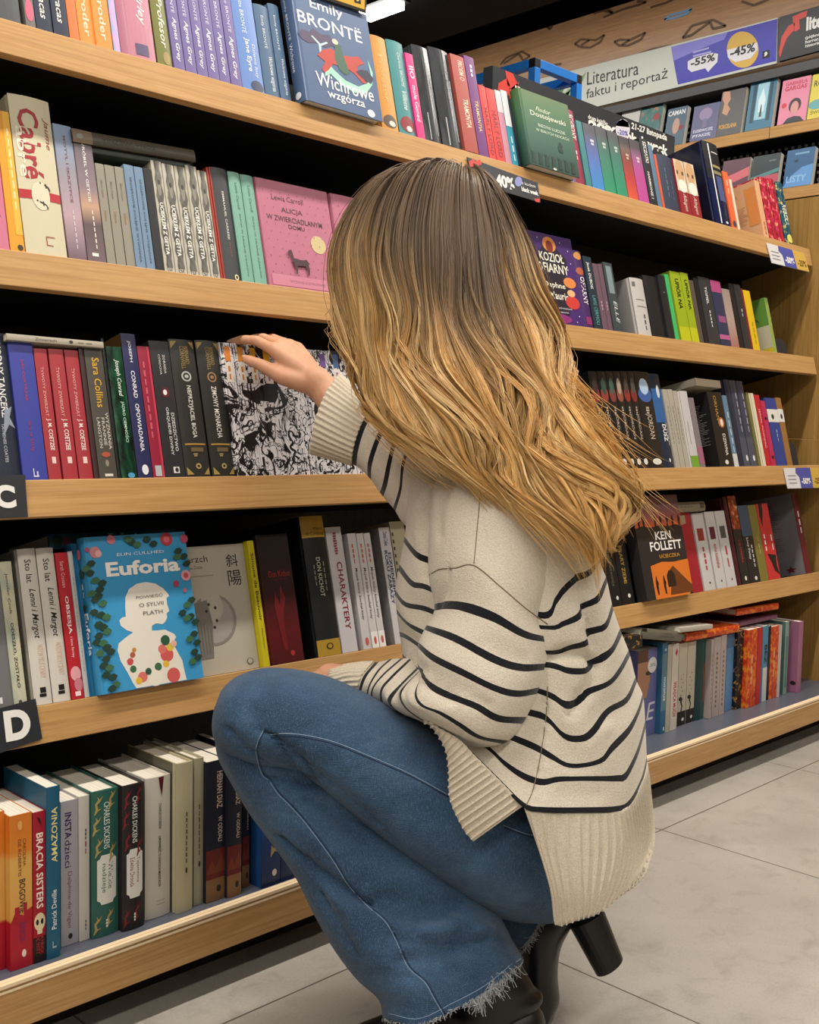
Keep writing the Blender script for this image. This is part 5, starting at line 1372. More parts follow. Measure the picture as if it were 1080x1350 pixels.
for cx, col, d, dec in (
    ((947, 983, 213, 262), '#5d3a48', 'pink and dark book with red wave print', [Q('#c9656e', [(0, .5), (.5, .62), (1, .75), (1, .5), (.4, .35), (0, .3)], 'F', 0, 1, 0, 1), Q('#2a4a5c', [(0, 0), (1, 0), (1, .4), (.7, .3), (.6, .12)], 'F', .3, 1, .1, .6), Q('#c2a0a6', [(0, 0), (.5, .2), (.8, .35), (.4, .4), (0, .3)], 'F', 0, 1, 0, .6)]),
    ((987, 1023, 207, 256), '#2c3a3e', 'dark slate book with pink lower half', [Q('#4c8080', [(0, .3), (1, .5), (1, .6), (0, .42)], 'F', 0, 1, 0, 1), Q('#b3505c', [(0, 0), (1, 0), (1, .45), (.5, .42), (0, .2)], 'F', 0, 1, 0, 1), R('#5d7074', .6, .85, .8, .84, 'F')]),
    ((1031.5, 1068.5, 199, 249), '#2d5a84', 'blue book with pale blue curved band', [Q('#5d8fc4', [(0, .0), (1, 0), (1, .55), (.6, .5), (.25, .3)], 'F', 0, 1, 0, 1), E('#16304a', .3, .45, .65, .72, 'F'), F('#86b4d8', 'LISTY', .1, .8, .12, .3, .02), R('#6a9ab8', .3, .8, .85, .9, 'F')]),
    ((1078, 1110, 192, 243), '#2c2326', 'dark book cut off at the right edge', [])):
    cover_out(cx, col, d + FL, dec, FZ2)
for i, px, r, desc, op in BOOKS:
    if i == 5:
        r['label'] = desc

# printed open book outlines on the cladding
b = MB()
CW = Plane((5.218, 0, 2), (0, -1, 0), (0, 0, 1))
ink = mat('#3f2a18', .6)


def pline(b, pl, pts, w, material, e=0.0015):
    for (x0, y0), (x1, y1) in zip(pts[:-1], pts[1:]):
        A, B = pl.at(x0, y0, e), pl.at(x1, y1, e)
        d = B - A
        d /= np.linalg.norm(d) + 1e-9
        s = np.cross(pl.n, d) * w
        b.add([A - s, B - s, B + s, A + s], [(0, 1, 2, 3)], material)


ICONS = [[(662, 36), (663, 30), (696, 20), (723, 37), (725, 39), (752, 5), (751, 2), (700, 20)], [(723, 37), (751, 2)], [(758, 58), (766, 52), (786, 53), (797, 46), (792, 55), (778, 63), (765, 62), (758, 58)], [(766, 60), (777, 53)],
         [(810, 55), (818, 52), (830, 53), (851, 43), (845, 52), (828, 60), (816, 60), (810, 55)], [(820, 59), (830, 53)], [(900, 50), (912, 34), (940, 26), (957, 34), (940, 38), (936, 29), (912, 46), (900, 50)], [(660, 85), (668, 76), (688, 68), (699, 74), (690, 80), (684, 71), (664, 84)],
         [(783, 18), (795, 14), (808, 17), (798, 10), (790, 4)], [(796, 23), (823, 12), (845, 6), (852, 3), (840, 2)], [(858, 10), (878, 4), (895, -4)], [(978, 2), (994, 7), (1014, -1)], [(597, 55), (605, 50), (615, 52), (625, 47)], [(680, 98), (697, 92), (740, 84)], [(818, 80), (860, 65), (886, 60)]]
for pts in ICONS:
    pline(b, CW, pts, 0.006, ink)
pline(b, CW, [(876, 26), (884, 20), (896, 17), (912, 12), (906, 18), (888, 24), (876, 26)], 0.006, mat('#4a6a8a', .6))
o = b.build('trim_1')
o['kind'] = 'structure'
b = MB()
z0 = onX(650, 36, 5.05)[2]
b.box((4.95, -6, z0), (5.22, 7, 3.25), mat('#1b1c20', .7))
o = b.build('trim_2')
o['kind'] = 'structure'

# blue tube rack standing in the back aisle
BLUE = mat('#2f88e8', .35)
K = P(705, 84, 4.3)
rack = empty('blue_rack', 'blue square tube display rack behind the black board', 'rack', (K[0], K[1], 0))


def bar(name, lo, hi, material=BLUE):
    b = MB()
    b.box(lo, hi, material)
    kid(b.build(name, bevel=0.002), rack)


w = 0.017
RX, RY = along(K, (1, 0, 0), px=760), 0.5
for dx in (0, RX):
    for dy in (0, RY):
        x, y = K[0] + dx, K[1] + dy
        bar('post', (x - w, y - w, 0), (x + w, y + w, K[2] - w))
        bar('corner_cap', (x - w * .98, y - w * .98, K[2] - w), (x + w * .98, y + w * .98, K[2] + w * 1.05), mat('#1b1d20', .5))
for dy in (0, RY):
    for z in (K[2], 0.25):
        bar('rail', (K[0] + w, K[1] + dy - w, z - w), (K[0] + RX - w, K[1] + dy + w, z + w))
for dx in (0, RX):
    for z in (K[2], 0.25):
        bar('rail', (K[0] + dx - w, K[1] + w, z - w), (K[0] + dx + w, K[1] + RY - w, z + w))

# glowing tube under the black ceiling
LZ = 3.19
A, B = onZ(480, 23.5, LZ), onZ(527, 3, LZ)
GLOW = bpy.data.materials.new('lamp_glow')
GLOW.use_nodes = True
bs = GLOW.node_tree.nodes['Principled BSDF']
bs.inputs['Base Color'].default_value = (1, 1, 1, 1)
bs.inputs['Emission Color'].default_value = (1, 0.97, 0.92, 1)
bs.inputs['Emission Strength'].default_value = 9.0
mid = (A + B) / 2
lamp = empty('ceiling_tube_lamp', 'glowing white tube lamp under the dark ceiling above the blue book', 'lamp', (mid[0], mid[1], LZ))
b = MB()
b.box((mid[0] - .07, min(A[1], B[1]), LZ + 0.02), (mid[0] + .07, max(A[1], B[1]), 3.25), mat('#26272b', .5))
kid(b.build('housing'), lamp)
b = MB()
b.box((mid[0] - .045, min(A[1], B[1]) + .02, LZ - 0.02), (mid[0] + .045, max(A[1], B[1]) - .02, LZ + 0.02), GLOW)
kid(b.build('diffuser'), lamp)
# ------------------------------------------------------------------ the crouching woman
person = empty('person', 'woman crouching at the shelf in striped cream sweater and jeans, reaching for a book', 'person', tuple(P(640, 1180, 1.6) * np.array([1, 1, 0])))


def catmull(pts, n):
    """n points at equal steps along a smooth curve through pts"""
    p = np.asarray(pts, float)
    if len(p) == 2:
        fine = p[0] + (p[1] - p[0]) * np.linspace(0, 1, 50)[:, None]
    else:
        q = np.vstack([2 * p[0] - p[1], p, 2 * p[-1] - p[-2]])
        t = np.linspace(0, 1, 24, endpoint=False)[:, None]
        seg = []
        for i in range(1, len(q) - 2):
            a, b_, c, d = q[i - 1], q[i], q[i + 1], q[i + 2]
            seg.append(0.5 * ((2 * b_) + (c - a) * t + (2 * a - 5 * b_ + 4 * c - d) * t ** 2 + (3 * b_ - a - 3 * c + d) * t ** 3))
        fine = np.vstack(seg + [p[-1:]])
    l = np.r_[0, np.cumsum(np.linalg.norm(np.diff(fine, axis=0), axis=1))]
    s = np.linspace(0, l[-1], n)
    return np.stack([np.interp(s, l, fine[:, k]) for k in range(fine.shape[1])], 1)


def ring(curve, ZL, ZR, B, Bb, n=64, m=40, pw=1.0):
    """closed cross-section: the near side follows the surveyed curve, the far side bulges away"""
    c = catmull(curve, n)
    t = np.linspace(0, 1, n)
    sr = np.sqrt(np.maximum(0, 1 - (2 * t - 1) ** 2)) ** pw
    z = ZL + (ZR - ZL) * t - B * sr
    front = [P(c[i, 0], c[i, 1], z[i]) for i in range(n)]
    tb = np.linspace(1, 0, m + 2)[1:-1]
    chord = c[0] + (c[-1] - c[0]) * tb[:, None]
    zb = ZL + (ZR - ZL) * tb + Bb * np.sqrt(np.maximum(0, 1 - (2 * tb - 1) ** 2))
    back = [P(chord[i, 0], chord[i, 1], zb[i]) for i in range(m)]
    return np.array(front + back)


def spline_rows(rows, vs):
    """Catmull-Rom across the rings at parameters vs"""
    A = np.array(rows)
    k = len(A)
    Ax = np.concatenate([[2 * A[0] - A[1]], A, [2 * A[-1] - A[-2]]])
    out = []
    for v in vs:
        i = min(int(math.floor(v)), k - 2)
        t = v - i
        a, b_, c, d = Ax[i], Ax[i + 1], Ax[i + 2], Ax[i + 3]
        out.append(0.5 * ((2 * b_) + (c - a) * t + (2 * a - 5 * b_ + 4 * c - d) * t ** 2 + (3 * b_ - a - 3 * c + d) * t ** 3))
    return np.array(out)


def grid_normals(G):
    du = np.roll(G, -1, 1) - np.roll(G, 1, 1)
    dv = np.gradient(G, axis=0)
    n = np.cross(du, dv)
    n /= np.linalg.norm(n, axis=2, keepdims=True) + 1e-12
    cen = G.mean(1, keepdims=True)
    if ((G - cen) * n).sum() < 0:
        n = -n
    return n


def vsamples(k, sub, stripes=(), hw=0.09):
    v = set(np.round(np.linspace(0, k - 1, (k - 1) * sub + 1), 4))
    for s in stripes:
        h = hw[s] if isinstance(hw, dict) else hw
        v |= {round(s - h, 4), round(s + h, 4)}
        v -= {x for x in v if 1e-3 < abs(abs(x - s) - h) < 0.03}
    return sorted(x for x in v if 0 <= x <= k - 1)


def add_grid(b, G, mats_v, closed=True, flip=False):
    """faces between successive rings; mats_v(row index) gives the material"""
    V, N = G.shape[:2]
    base = len(b.v)
    b.v += [tuple(map(float, p)) for p in G.reshape(-1, 3)]
    for i in range(V - 1):
        mi = b.m(mats_v(i))
        for j in range(N if closed else N - 1):
            j2 = (j + 1) % N
            f = (base + i * N + j, base + i * N + j2, base + (i + 1) * N + j2, base + (i + 1) * N + j)
            b.f.append(f[::-1] if flip else f)
            b.mi.append(mi)


def crease(G, polylines, k=1.0, nf=64):
    """press folds into a surface: each fold is a line laid on the near side, with a width and a depth"""
    n = grid_normals(G)
    F_ = G[:, :nf].reshape(-1, 3)
    c = (F_ - CAM) @ AX.T
    uv = np.stack([540 + FPX * c[:, 0] / c[:, 2], 675 - FPX * c[:, 1] / c[:, 2]], 1)
    D = np.zeros(G.shape[:2])
    for pts, w, amp in polylines:
        q = np.array([((AX @ (p - CAM))[0] / (AX @ (p - CAM))[2] * FPX + 540, 675 - (AX @ (p - CAM))[1] / (AX @ (p - CAM))[2] * FPX) for p in pts])
        q = catmull(q, 6 * len(q))
        on = [F_[np.argmin(((uv - x) ** 2).sum(1))] for x in q]
        best = np.full(G.shape[:2], 1e9)
        for i, p in enumerate(on):
            e = .45 + .55 * math.sin(math.pi * (i + .5) / len(on))      # folds run out at both ends
            best = np.minimum(best, np.linalg.norm(G - p, axis=2) / e)
        D += k * amp * np.exp(-(best / w) ** 2)
    return G - n * D[..., None]


# ---------------------------------------------------------------- cloth materials
def knit_mat(name, a, b_):
    t = NT(name, 0.92, 0.12)
    v = t.coords('Object')
    n = t.noise(v, 900, 2, 0.6)
    big = t.noise(v, 30, 4, 0.6)
    t.col(t.mix(0.5, t.mix(big, a, b_), t.ramp(n, [(0.3, '#a59c8e'), (0.6, '#ffffff')]), 'MULTIPLY'))
    v2 = t.coords('Object', (260, 260, 420))
    st = t.noise(v2, 1.0, 2, 0.5)
    t.bump(t.math('ADD', t.math('MULTIPLY', st, 0.9), t.math('MULTIPLY', n, .6)), 0.6, 0.0016)
    t.b.inputs['Sheen Weight'].default_value = 0.25
    t.b.inputs['Sheen Roughness'].default_value = 0.5
    return t.m


KNIT = knit_mat('cream_knit', '#d9cfbe', '#e4dbcb')
RIB = knit_mat('cream_rib_knit', '#d8ccb6', '#e0d5c2')
STRIPE = knit_mat('black_knit', '#14151b', '#1b1c24')


def denim_mat():
    t = NT('blue_denim', 0.85, 0.15)
    v = t.coords('Object')
    big = t.noise(v, 9, 5, 0.6, 0.3)
    n = t.noise(v, 700, 2, 0.7)
    tw = t.n('ShaderNodeTexWave', wave_type='BANDS', bands_direction='DIAGONAL')
    tw.inputs['Scale'].default_value = 330
    tw.inputs['Distortion'].default_value = 2.5
    t.l(v, tw.inputs['Vector'])
    sl = t.noise(t.coords('Object', (900, 900, 160)), 1.0, 2)
    base = t.ramp(big, [(0.3, '#344c68'), (0.5, '#426081'), (0.7, '#547596')])
    base = t.mix(t.math('MULTIPLY', t.math('POWER', n, 1.5), 1.0), base, '#131f33')
    base = t.mix(t.math('MULTIPLY', t.math('GREATER_THAN', sl, 0.58), 0.17), base, '#86a0bc')
    t.col(base)
    bp1 = t.n('ShaderNodeBump')
    bp1.inputs['Strength'].default_value = 0.55
    bp1.inputs['Distance'].default_value = 0.014
    t.l(t.noise(t.coords('Object', (13, 13, 22), (0.5, 0.4, 0)), 1.0, 3, 0.5, 0.6), bp1.inputs['Height'])
    bp2 = t.n('ShaderNodeBump')
    bp2.inputs['Strength'].default_value = 0.45
    bp2.inputs['Distance'].default_value = 0.0008
    t.l(t.math('ADD', tw.outputs['Fac'], n), bp2.inputs['Height'])
    t.l(bp1.outputs[0], bp2.inputs['Normal'])
    t.l(bp2.outputs[0], t.b.inputs['Normal'])
    t.b.inputs['Sheen Weight'].default_value = 0.15
    return t.m


DENIM = denim_mat()
THREAD = mat('#7f96b0', .85)
FRAY = mat('#a9adb0', .9)
LEATHER = mat('#0f0f11', .38, 0, .5)
SKIN = None


def skin_mat():
    t = NT('skin', 0.5, 0.35)
    v = t.coords('Object')
    n = t.noise(v, 40, 4, 0.6)
    t.col(t.mix(n, '#c98f70', '#dba888'))
    t.b.inputs['Subsurface Weight'].default_value = 0.12
    t.b.inputs['Subsurface Radius'].default_value = (0.012, 0.005, 0.003)
    t.b.inputs['Subsurface Scale'].default_value = 0.6
    t.bump(t.noise(v, 500, 2), 0.1, 0.0006)
    return t.m


SKIN = skin_mat()


def bvh_of(b):
    return BVHTree.FromPolygons([Vector(p) for p in b.v], [tuple(f) for f in b.f])


def hit(bvh, px, py):
    q = ray(px, py)
    q = q / np.linalg.norm(q)
    r = bvh.ray_cast(Vector(CAM), Vector(q))
    return (np.array(r[0]), np.array(r[1])) if r[0] is not None else (None, None)


# ---------------------------------------------------------------- sweater body
T_ROWS = [
    ring([(590, 560), (625, 572), (670, 578), (705, 570)], 1.66, 1.62, .07, .09),
    ring([(556, 598), (620, 590), (700, 596), (752, 632)], 1.68, 1.60, .12, .12),
    ring([(540, 640), (610, 640), (720, 650), (780, 690)], 1.68, 1.58, .14, .14),
    ring([(536, 685), (560, 700), (640, 740), (720, 745), (760, 720), (792, 722)], 1.68, 1.57, .15, .15),
    ring([(533, 711), (548, 730), (566, 742), (640, 785), (716, 812), (733, 792), (743, 778), (760, 763), (777, 755), (791, 739)], 1.68, 1.57, .155, .15),
    ring([(526, 748), (544, 770), (566, 776), (640, 815), (722, 827), (743, 822), (763, 813), (771, 800), (789, 789), (800, 764)], 1.68, 1.57, .155, .15),
    ring([(521, 781), (535, 797), (570, 806), (640, 845), (725, 861), (755, 854), (775, 847), (783, 834), (799, 825), (808, 800)], 1.68, 1.57, .155, .15),
    ring([(523, 806), (536, 821), (556, 833), (640, 872), (722, 876), (750, 884), (776, 884), (793, 872), (808, 856), (819, 833)], 1.67, 1.58, .16, .15),
    ring([(527, 836), (540, 842), (600, 880), (700, 908), (728, 918), (745, 929), (762, 927), (780, 912), (804, 900), (818, 883), (830, 861)], 1.66, 1.59, .165, .15),
    ring([(531, 866), (560, 890), (620, 922), (697, 939), (721, 947), (741, 969), (758, 974), (776, 968), (801, 938), (826, 923), (839, 896)], 1.65, 1.60, .17, .15),
    ring([(538, 895), (580, 930), (630, 955), (680, 974), (710, 987), (728, 998), (748, 1009), (771, 1009), (794, 1002), (806, 987), (829, 963), (842, 938), (848, 918)], 1.64, 1.61, .18, .15),
    ring([(550, 925), (600, 955), (645, 987), (665, 1006), (690, 1023), (715, 1031), (736, 1027), (766, 1026), (816, 1026), (826, 1022), (841, 991), (851, 955)], 1.62, 1.62, .185, .15),
    ring([(568, 955), (605, 975), (627, 997), (660, 1030), (692, 1061), (715, 1066), (766, 1067), (814, 1065), (831, 1056), (846, 1028), (853, 1001)], 1.60, 1.62, .19, .15),
]
T_ROWS.append(T_ROWS[-1] + (T_ROWS[-1] - T_ROWS[-1].mean(0)) * np.array([.004, .004, 0]) - np.array([0, 0, .0045]))
HWT = {4: .115, 5: .115, 6: .115, 7: .13, 8: .11, 9: .115, 10: .11, 11: .11, 12: .10}
vs = vsamples(14, 8, list(HWT), HWT)
G = spline_rows(T_ROWS, vs)
Zt = 1.46


def pz(*a):
    return [P(x, y, z) for x, y, z in a]


G = crease(G, [
    (pz((775, 800, 1.47), (792, 873, 1.46), (752, 940, 1.45)), .012, .010),
    (pz((722, 868, 1.43), (760, 862, 1.44), (792, 876, 1.46)), .010, .012),
    (pz((765, 755, 1.47), (778, 800, 1.47), (784, 850, 1.47)), .010, .007),
    (pz((724, 930, 1.43), (715, 1000, 1.43), (705, 1060, 1.43)), .006, .003),
    (pz((745, 940, 1.43), (770, 980, 1.43), (800, 960, 1.45)), .020, -.006),
    (pz((740, 1045, 1.43), (790, 1045, 1.44)), .018, .004),
    (pz((572, 620, 1.58), (566, 690, 1.57), (564, 760, 1.57)), .016, .016),
    (pz((548, 660, 1.6), (552, 720, 1.6)), .010, -.004),
])
sw = MB()


def t_mat(i):
    v = (vs[i] + vs[i + 1]) / 2
    if v > 12 - HWT[12]:
        return STRIPE
    for s, h in HWT.items():
        if abs(v - s) < h:
            return STRIPE
    return KNIT


add_grid(sw, G, t_mat)
TORSO_LAST = G[-1]


def ribbed(sheet, nrib, amp, phase=0.0, axis=1):
    """press knit ribs into a sheet of points (rows x columns); ribs run across the rows"""
    V, N = sheet.shape[:2]
    du = np.gradient(sheet, axis=1)
    dv = np.gradient(sheet, axis=0)
    n = np.cross(du, dv)
    n /= np.linalg.norm(n, axis=2, keepdims=True) + 1e-12
    u = np.linspace(0, 1, N)[None, :, None]
    f = np.mod(nrib * u + phase, 1.0) - .5
    prof = .6 - 1.6 * np.exp(-(f / .17) ** 2)
    fade = np.clip(np.arange(V) / 3.0, 0, 1)[:, None, None]
    return sheet + n * amp * prof * fade


def sheet_between(c0, c1, rows, cols, extra=None):
    """surface between two curves of places (px, py, z)"""
    A, B_ = catmull(c0, cols), catmull(c1, cols)
    out = []
    for i in range(rows):
        t = i / (rows - 1)
        L = A + (B_ - A) * t
        out.append([P(*p) for p in L])
    return np.array(out)


def add_sheet(b, S_, material, thick=0.003):
    """a sheet with a little thickness, closed round the rim"""
    du = np.gradient(S_, axis=1)
    dv = np.gradient(S_, axis=0)
    n = np.cross(du, dv)
    n /= np.linalg.norm(n, axis=2, keepdims=True) + 1e-12
    if ((S_ - CAM) * n).sum() > 0:
        n = -n
    Bk = S_ - n * thick
    V, N = S_.shape[:2]
    base = len(b.v)
    b.v += [tuple(map(float, p)) for p in S_.reshape(-1, 3)] + [tuple(map(float, p)) for p in Bk.reshape(-1, 3)]
    mi = b.m(material)
    k = V * N

    def q(f):
        b.f.append(tuple(base + x for x in f))
        b.mi.append(mi)
    for i in range(V - 1):
        for j in range(N - 1):
            a = i * N + j
            q((a, a + 1, a + N + 1, a + N))
            q((k + a, k + a + N, k + a + N + 1, k + a + 1))
    for i in range(V - 1):
        q((i * N, (i + 1) * N, k + (i + 1) * N, k + i * N))
        q((i * N + N - 1, k + i * N + N - 1, k + (i + 1) * N + N - 1, (i + 1) * N + N - 1))
    for j in range(N - 1):
        q((j, k + j, k + j + 1, j + 1))
        q(((V - 1) * N + j, (V - 1) * N + j + 1, k + (V - 1) * N + j + 1, k + (V - 1) * N + j))


# back hem: hangs from the last stripe to the floor side, ribs run down
top = [(691, 1064, 1.432), (715, 1069, 1.43), (766, 1070, 1.435), (814, 1068, 1.465), (833, 1058, 1.50), (847, 1030, 1.56), (853, 1004, 1.62), (852, 1010, 1.67)]
bot = [(730, 1216, 1.425), (739, 1221, 1.422), (764, 1213, 1.425), (792, 1203, 1.44), (818, 1181, 1.47), (846, 1156, 1.52), (861, 1120, 1.60), (858, 1125, 1.67)]
mid_ = [(707, 1112, 1.422), (720, 1118, 1.42), (766, 1120, 1.425), (816, 1118, 1.455), (838, 1108, 1.50), (853, 1085, 1.57), (859, 1060, 1.63), (856, 1065, 1.67)]
mid2 = [(724, 1168, 1.42), (734, 1174, 1.418), (766, 1172, 1.42), (806, 1166, 1.445), (834, 1148, 1.49), (853, 1125, 1.57), (862, 1096, 1.62), (858, 1098, 1.67)]
ncol = 760
for c_, tail in ((mid_, (845, 1085, 1.76)), (mid2, (846, 1112, 1.77)), (bot, (846, 1138, 1.775))):
    c_.append(tail)
F_ = TORSO_LAST[:64]
c_ = (F_ - CAM) @ AX.T
uv_ = np.stack([540 + FPX * c_[:, 0] / c_[:, 2], 675 - FPX * c_[:, 1] / c_[:, 2]], 1)
first = [F_[np.argmin(((uv_ - np.array(p[:2])) ** 2).sum(1))] for p in top[:7]] + [TORSO_LAST[66], TORSO_LAST[73]]
ctl = [np.array(first)] + [np.array([P(*p) for p in c]) for c in (mid_, mid2, bot)]
frac = []
for c in ctl:
    l = np.r_[0, np.cumsum(np.linalg.norm(np.diff(c, axis=0), axis=1))]
    frac.append(l / l[-1])
knots = np.mean(frac, 0)
ix = np.interp(np.linspace(0, 1, ncol), knots, np.arange(9))
cur = [spline_rows(list(c), np.minimum(ix, 7.9999)) for c in ctl]
q_ = (CAM - cur[0]) / np.linalg.norm(CAM - cur[0], axis=1, keepdims=True)
cur[0] = cur[0] - q_ * .001 + np.array([0, 0, .001])
rows_h = spline_rows(cur, np.linspace(0, 3, 28))
add_sheet(sw, ribbed(rows_h, 40, .0017), RIB)
# front hem flap lying on the thigh
top = [(560, 950, 1.45), (570, 956, 1.44), (605, 974.5, 1.425), (627, 997, 1.42), (660, 1030, 1.42), (691, 1062, 1.425)]
bot = [(556, 952, 1.47), (569, 960, 1.452), (586, 987, 1.432), (591, 1016, 1.426), (593, 1054, 1.424), (610, 1092, 1.425), (624, 1110, 1.427)]
cur = [np.array([P(*p) for p in catmull(c, 420)]) for c in (top, bot)]
A, Bq = cur
rows_f = np.array([A + (Bq - A) * t + np.outer(np.ones(420), (0, 0, 0)) for t in np.linspace(0, 1, 24)])
bulge = np.sin(np.linspace(0, math.pi, 24))[:, None, None] * (CAM - rows_f) / np.linalg.norm(CAM - rows_f, axis=2, keepdims=True) * .004
add_sheet(sw, ribbed(rows_f + bulge, 19, .0017), RIB)
# slit corner finishing strip
S_ROWS = [
    ring([(612, 588), (660, 578), (720, 600), (752, 640)], 1.60, 1.58, .085, .06, 72, 40),
    ring([(585, 612), (645, 612), (710, 640), (765, 690)], 1.585, 1.565, .09, .06, 72, 40),
    ring([(570, 650), (635, 660), (700, 690), (764, 738)], 1.57, 1.55, .095, .06, 72, 40),
    ring([(566, 700), (625, 712), (690, 748), (750, 780)], 1.56, 1.53, .095, .06, 72, 40),
    ring([(565, 757), (579, 750), (600, 749), (625, 745), (660, 773), (692, 801), (724, 824)], 1.55, 1.51, .09, .06, 72, 40),
    ring([(573, 801), (588, 798), (611, 800), (652, 814), (692, 836), (725, 843.5)], 1.535, 1.495, .085, .06, 72, 40),
    ring([(561, 827), (601, 842), (652, 869), (687, 880), (723, 879)], 1.52, 1.485, .085, .06, 72, 40),
    ring([(551, 850), (571, 867), (611, 887), (652, 907), (682, 914.5), (712, 910)], 1.51, 1.475, .085, .06, 72, 40),
    ring([(551, 878), (562, 900), (586, 915), (627, 931), (657, 947), (693, 950)], 1.505, 1.465, .08, .06, 72, 40),
    ring([(556, 890), (548, 914), (556, 930), (580, 940), (605, 955), (632, 972), (668, 979)], 1.51, 1.46, .075, .06, 72, 40),
    ring([(556, 886), (540, 908), (540, 926), (556, 940), (590, 962), (622, 985)], 1.53, 1.48, .07, .06, 72, 40),
    ring([(555, 883), (534, 904), (527.5, 917), (534, 932), (550, 945), (572, 958)], 1.55, 1.51, .06, .055, 72, 40),
    ring([(551, 881), (530, 902), (514, 921), (516, 931), (530, 942)], 1.57, 1.54, .055, .05, 72, 40),
    ring([(541, 869), (516, 893), (503, 910), (504, 932)], 1.59, 1.565, .05, .05, 72, 40),
    ring([(530, 868), (505, 890), (491, 909), (491, 930)], 1.60, 1.58, .05, .05, 72, 40),
    ring([(515, 869), (499, 884), (486, 907), (485, 928)], 1.61, 1.59, .05, .05, 72, 40),
    ring([(497, 873), (482, 891), (475, 910), (474, 925)], 1.62, 1.60, .05, .05, 72, 40),
    ring([(470, 875), (458, 888), (455, 905), (457, 920)], 1.635, 1.62, .045, .05, 72, 40),
    ring([(436, 881), (433, 890), (438, 905), (446, 916)], 1.65, 1.64, .045, .05, 72, 40),
]
HWS = {5: .125, 6: .125, 7: .125, 8: .13, 9: .12, 11: .12, 12: .13, 13: .12, 14: .13, 15: .13, 16: .12}
vs2 = vsamples(len(S_ROWS), 8, list(HWS), HWS)
G = spline_rows(S_ROWS, vs2)
G = crease(G, [
    (pz((592, 752, 1.46), (588, 775, 1.46), (578, 800, 1.46)), .006, .004),
    (pz((556, 880, 1.46), (590, 900, 1.42), (640, 930, 1.40)), .016, .004),
    (pz((556, 900, 1.46), (600, 925, 1.42)), .010, .004),
    (pz((600, 620, 1.5), (582, 660, 1.5), (578, 710, 1.5)), .012, .005),
    (pz((630, 850, 1.42), (690, 868, 1.42)), .016, .003),
])
v0c = 16.15


def s_mat(i):
    v = (vs2[i] + vs2[i + 1]) / 2
    for s, h in HWS.items():
        if abs(v - s) < h:
            return STRIPE
    return RIB if v > v0c else KNIT


add_grid(sw, G, s_mat)


def cuff(b, rows, nv, nrib, amp, ncol=420):
    """ribbed cuff through a few rings, with a turned-in lip"""
    R_ = []
    for r in rows:
        rr = np.vstack([r, r[:1]])
        l = np.r_[0, np.cumsum(np.linalg.norm(np.diff(rr, axis=0), axis=1))]
        s = np.linspace(0, l[-1], ncol + 1)[:-1]
        R_.append(np.stack([np.interp(s, l, rr[:, k]) for k in range(3)], 1))
    g = spline_rows(R_, np.linspace(0, len(R_) - 1, nv))
    n = grid_normals(g)
    u = np.linspace(0, 1, ncol, endpoint=False)[None, :, None]
    g = g + n * (amp * np.maximum(np.cos(2 * math.pi * nrib * u), -.75) + .0015)
    cen = g[-1].mean(0)
    back = g[-1] - (g[-1] - g[-2]) * 0.2
    lip = cen + (g[-1] - cen) * 0.93
    deep = cen + (g[-4] - g[-4].mean(0)) * 0.88 + (g[-4].mean(0) - g[-1].mean(0))
    add_grid(b, np.concatenate([g, lip[None], deep[None]]), lambda i: RIB)


i0 = [k for k, v in enumerate(vs2) if v >= v0c][0]
cuff(sw, [S_ROWS[16] * .85 + S_ROWS[17] * .15, S_ROWS[17], S_ROWS[18]], 14, 34, .0011)
# shoulder seam and armhole seam as thin raised lines are added after the body is known
F_ROWS = [
    ring([(640, 575), (615, 640), (595, 690), (580, 735)], 1.72, 1.66, .07, .08, 64, 40),
    ring([(600, 580), (580, 625), (562, 670), (550, 708)], 1.745, 1.70, .065, .07, 64, 40),
    ring([(560, 582), (545, 617), (536, 655), (530, 688)], 1.765, 1.735, .06, .065, 64, 40),
    ring([(539, 586), (531, 615), (528, 645), (520, 672)], 1.78, 1.755, .055, .06, 64, 40),
    ring([(522, 572), (513, 612), (508, 637), (503, 652)], 1.80, 1.775, .055, .06, 64, 40),
    ring([(508, 557), (495, 587), (487.5, 612), (487, 630)], 1.82, 1.795, .055, .06, 64, 40),
    ring([(491, 537.5), (477, 567), (469.5, 593), (467, 613)], 1.84, 1.82, .055, .06, 64, 40),
    ring([(470, 515), (455, 543), (442, 575), (437, 605)], 1.86, 1.845, .055, .06, 64, 40),
    ring([(447, 492), (430, 518), (416.5, 552), (407.5, 597)], 1.885, 1.87, .055, .06, 64, 40),
]
HWF = {3: .12, 4: .13, 5: .13, 6: .12}
vs3 = vsamples(7, 8, list(HWF), HWF)
vs3 = [v for v in vs3] + [6.1]
G = spline_rows(F_ROWS, vs3)


def f_mat(i):
    v = (vs3[i] + vs3[i + 1]) / 2
    for s, h in HWF.items():
        if abs(v - s) < h:
            return STRIPE
    return KNIT


add_grid(sw, G, f_mat)
cuff(sw, [F_ROWS[6] * .9 + F_ROWS[7] * .1, F_ROWS[7], F_ROWS[8]], 18, 40, .0013)
sw_bvh = bvh_of(sw)
SEAM = mat('#7d715d', .9)


def on_surface(bvh, pts, off):
    out = []
    for px, py in pts:
        p, n = hit(bvh, px, py)
        if p is not None:
            q = (CAM - p) / np.linalg.norm(CAM - p)
            out.append(p + q * off)
    return out


def seam(b, bvh, pts, w, material, n=40, off=0.0):
    c = catmull(pts, n)
    q = on_surface(bvh, c, off)
    if len(q) > 2:
        b.tube(q, w, material, 5)


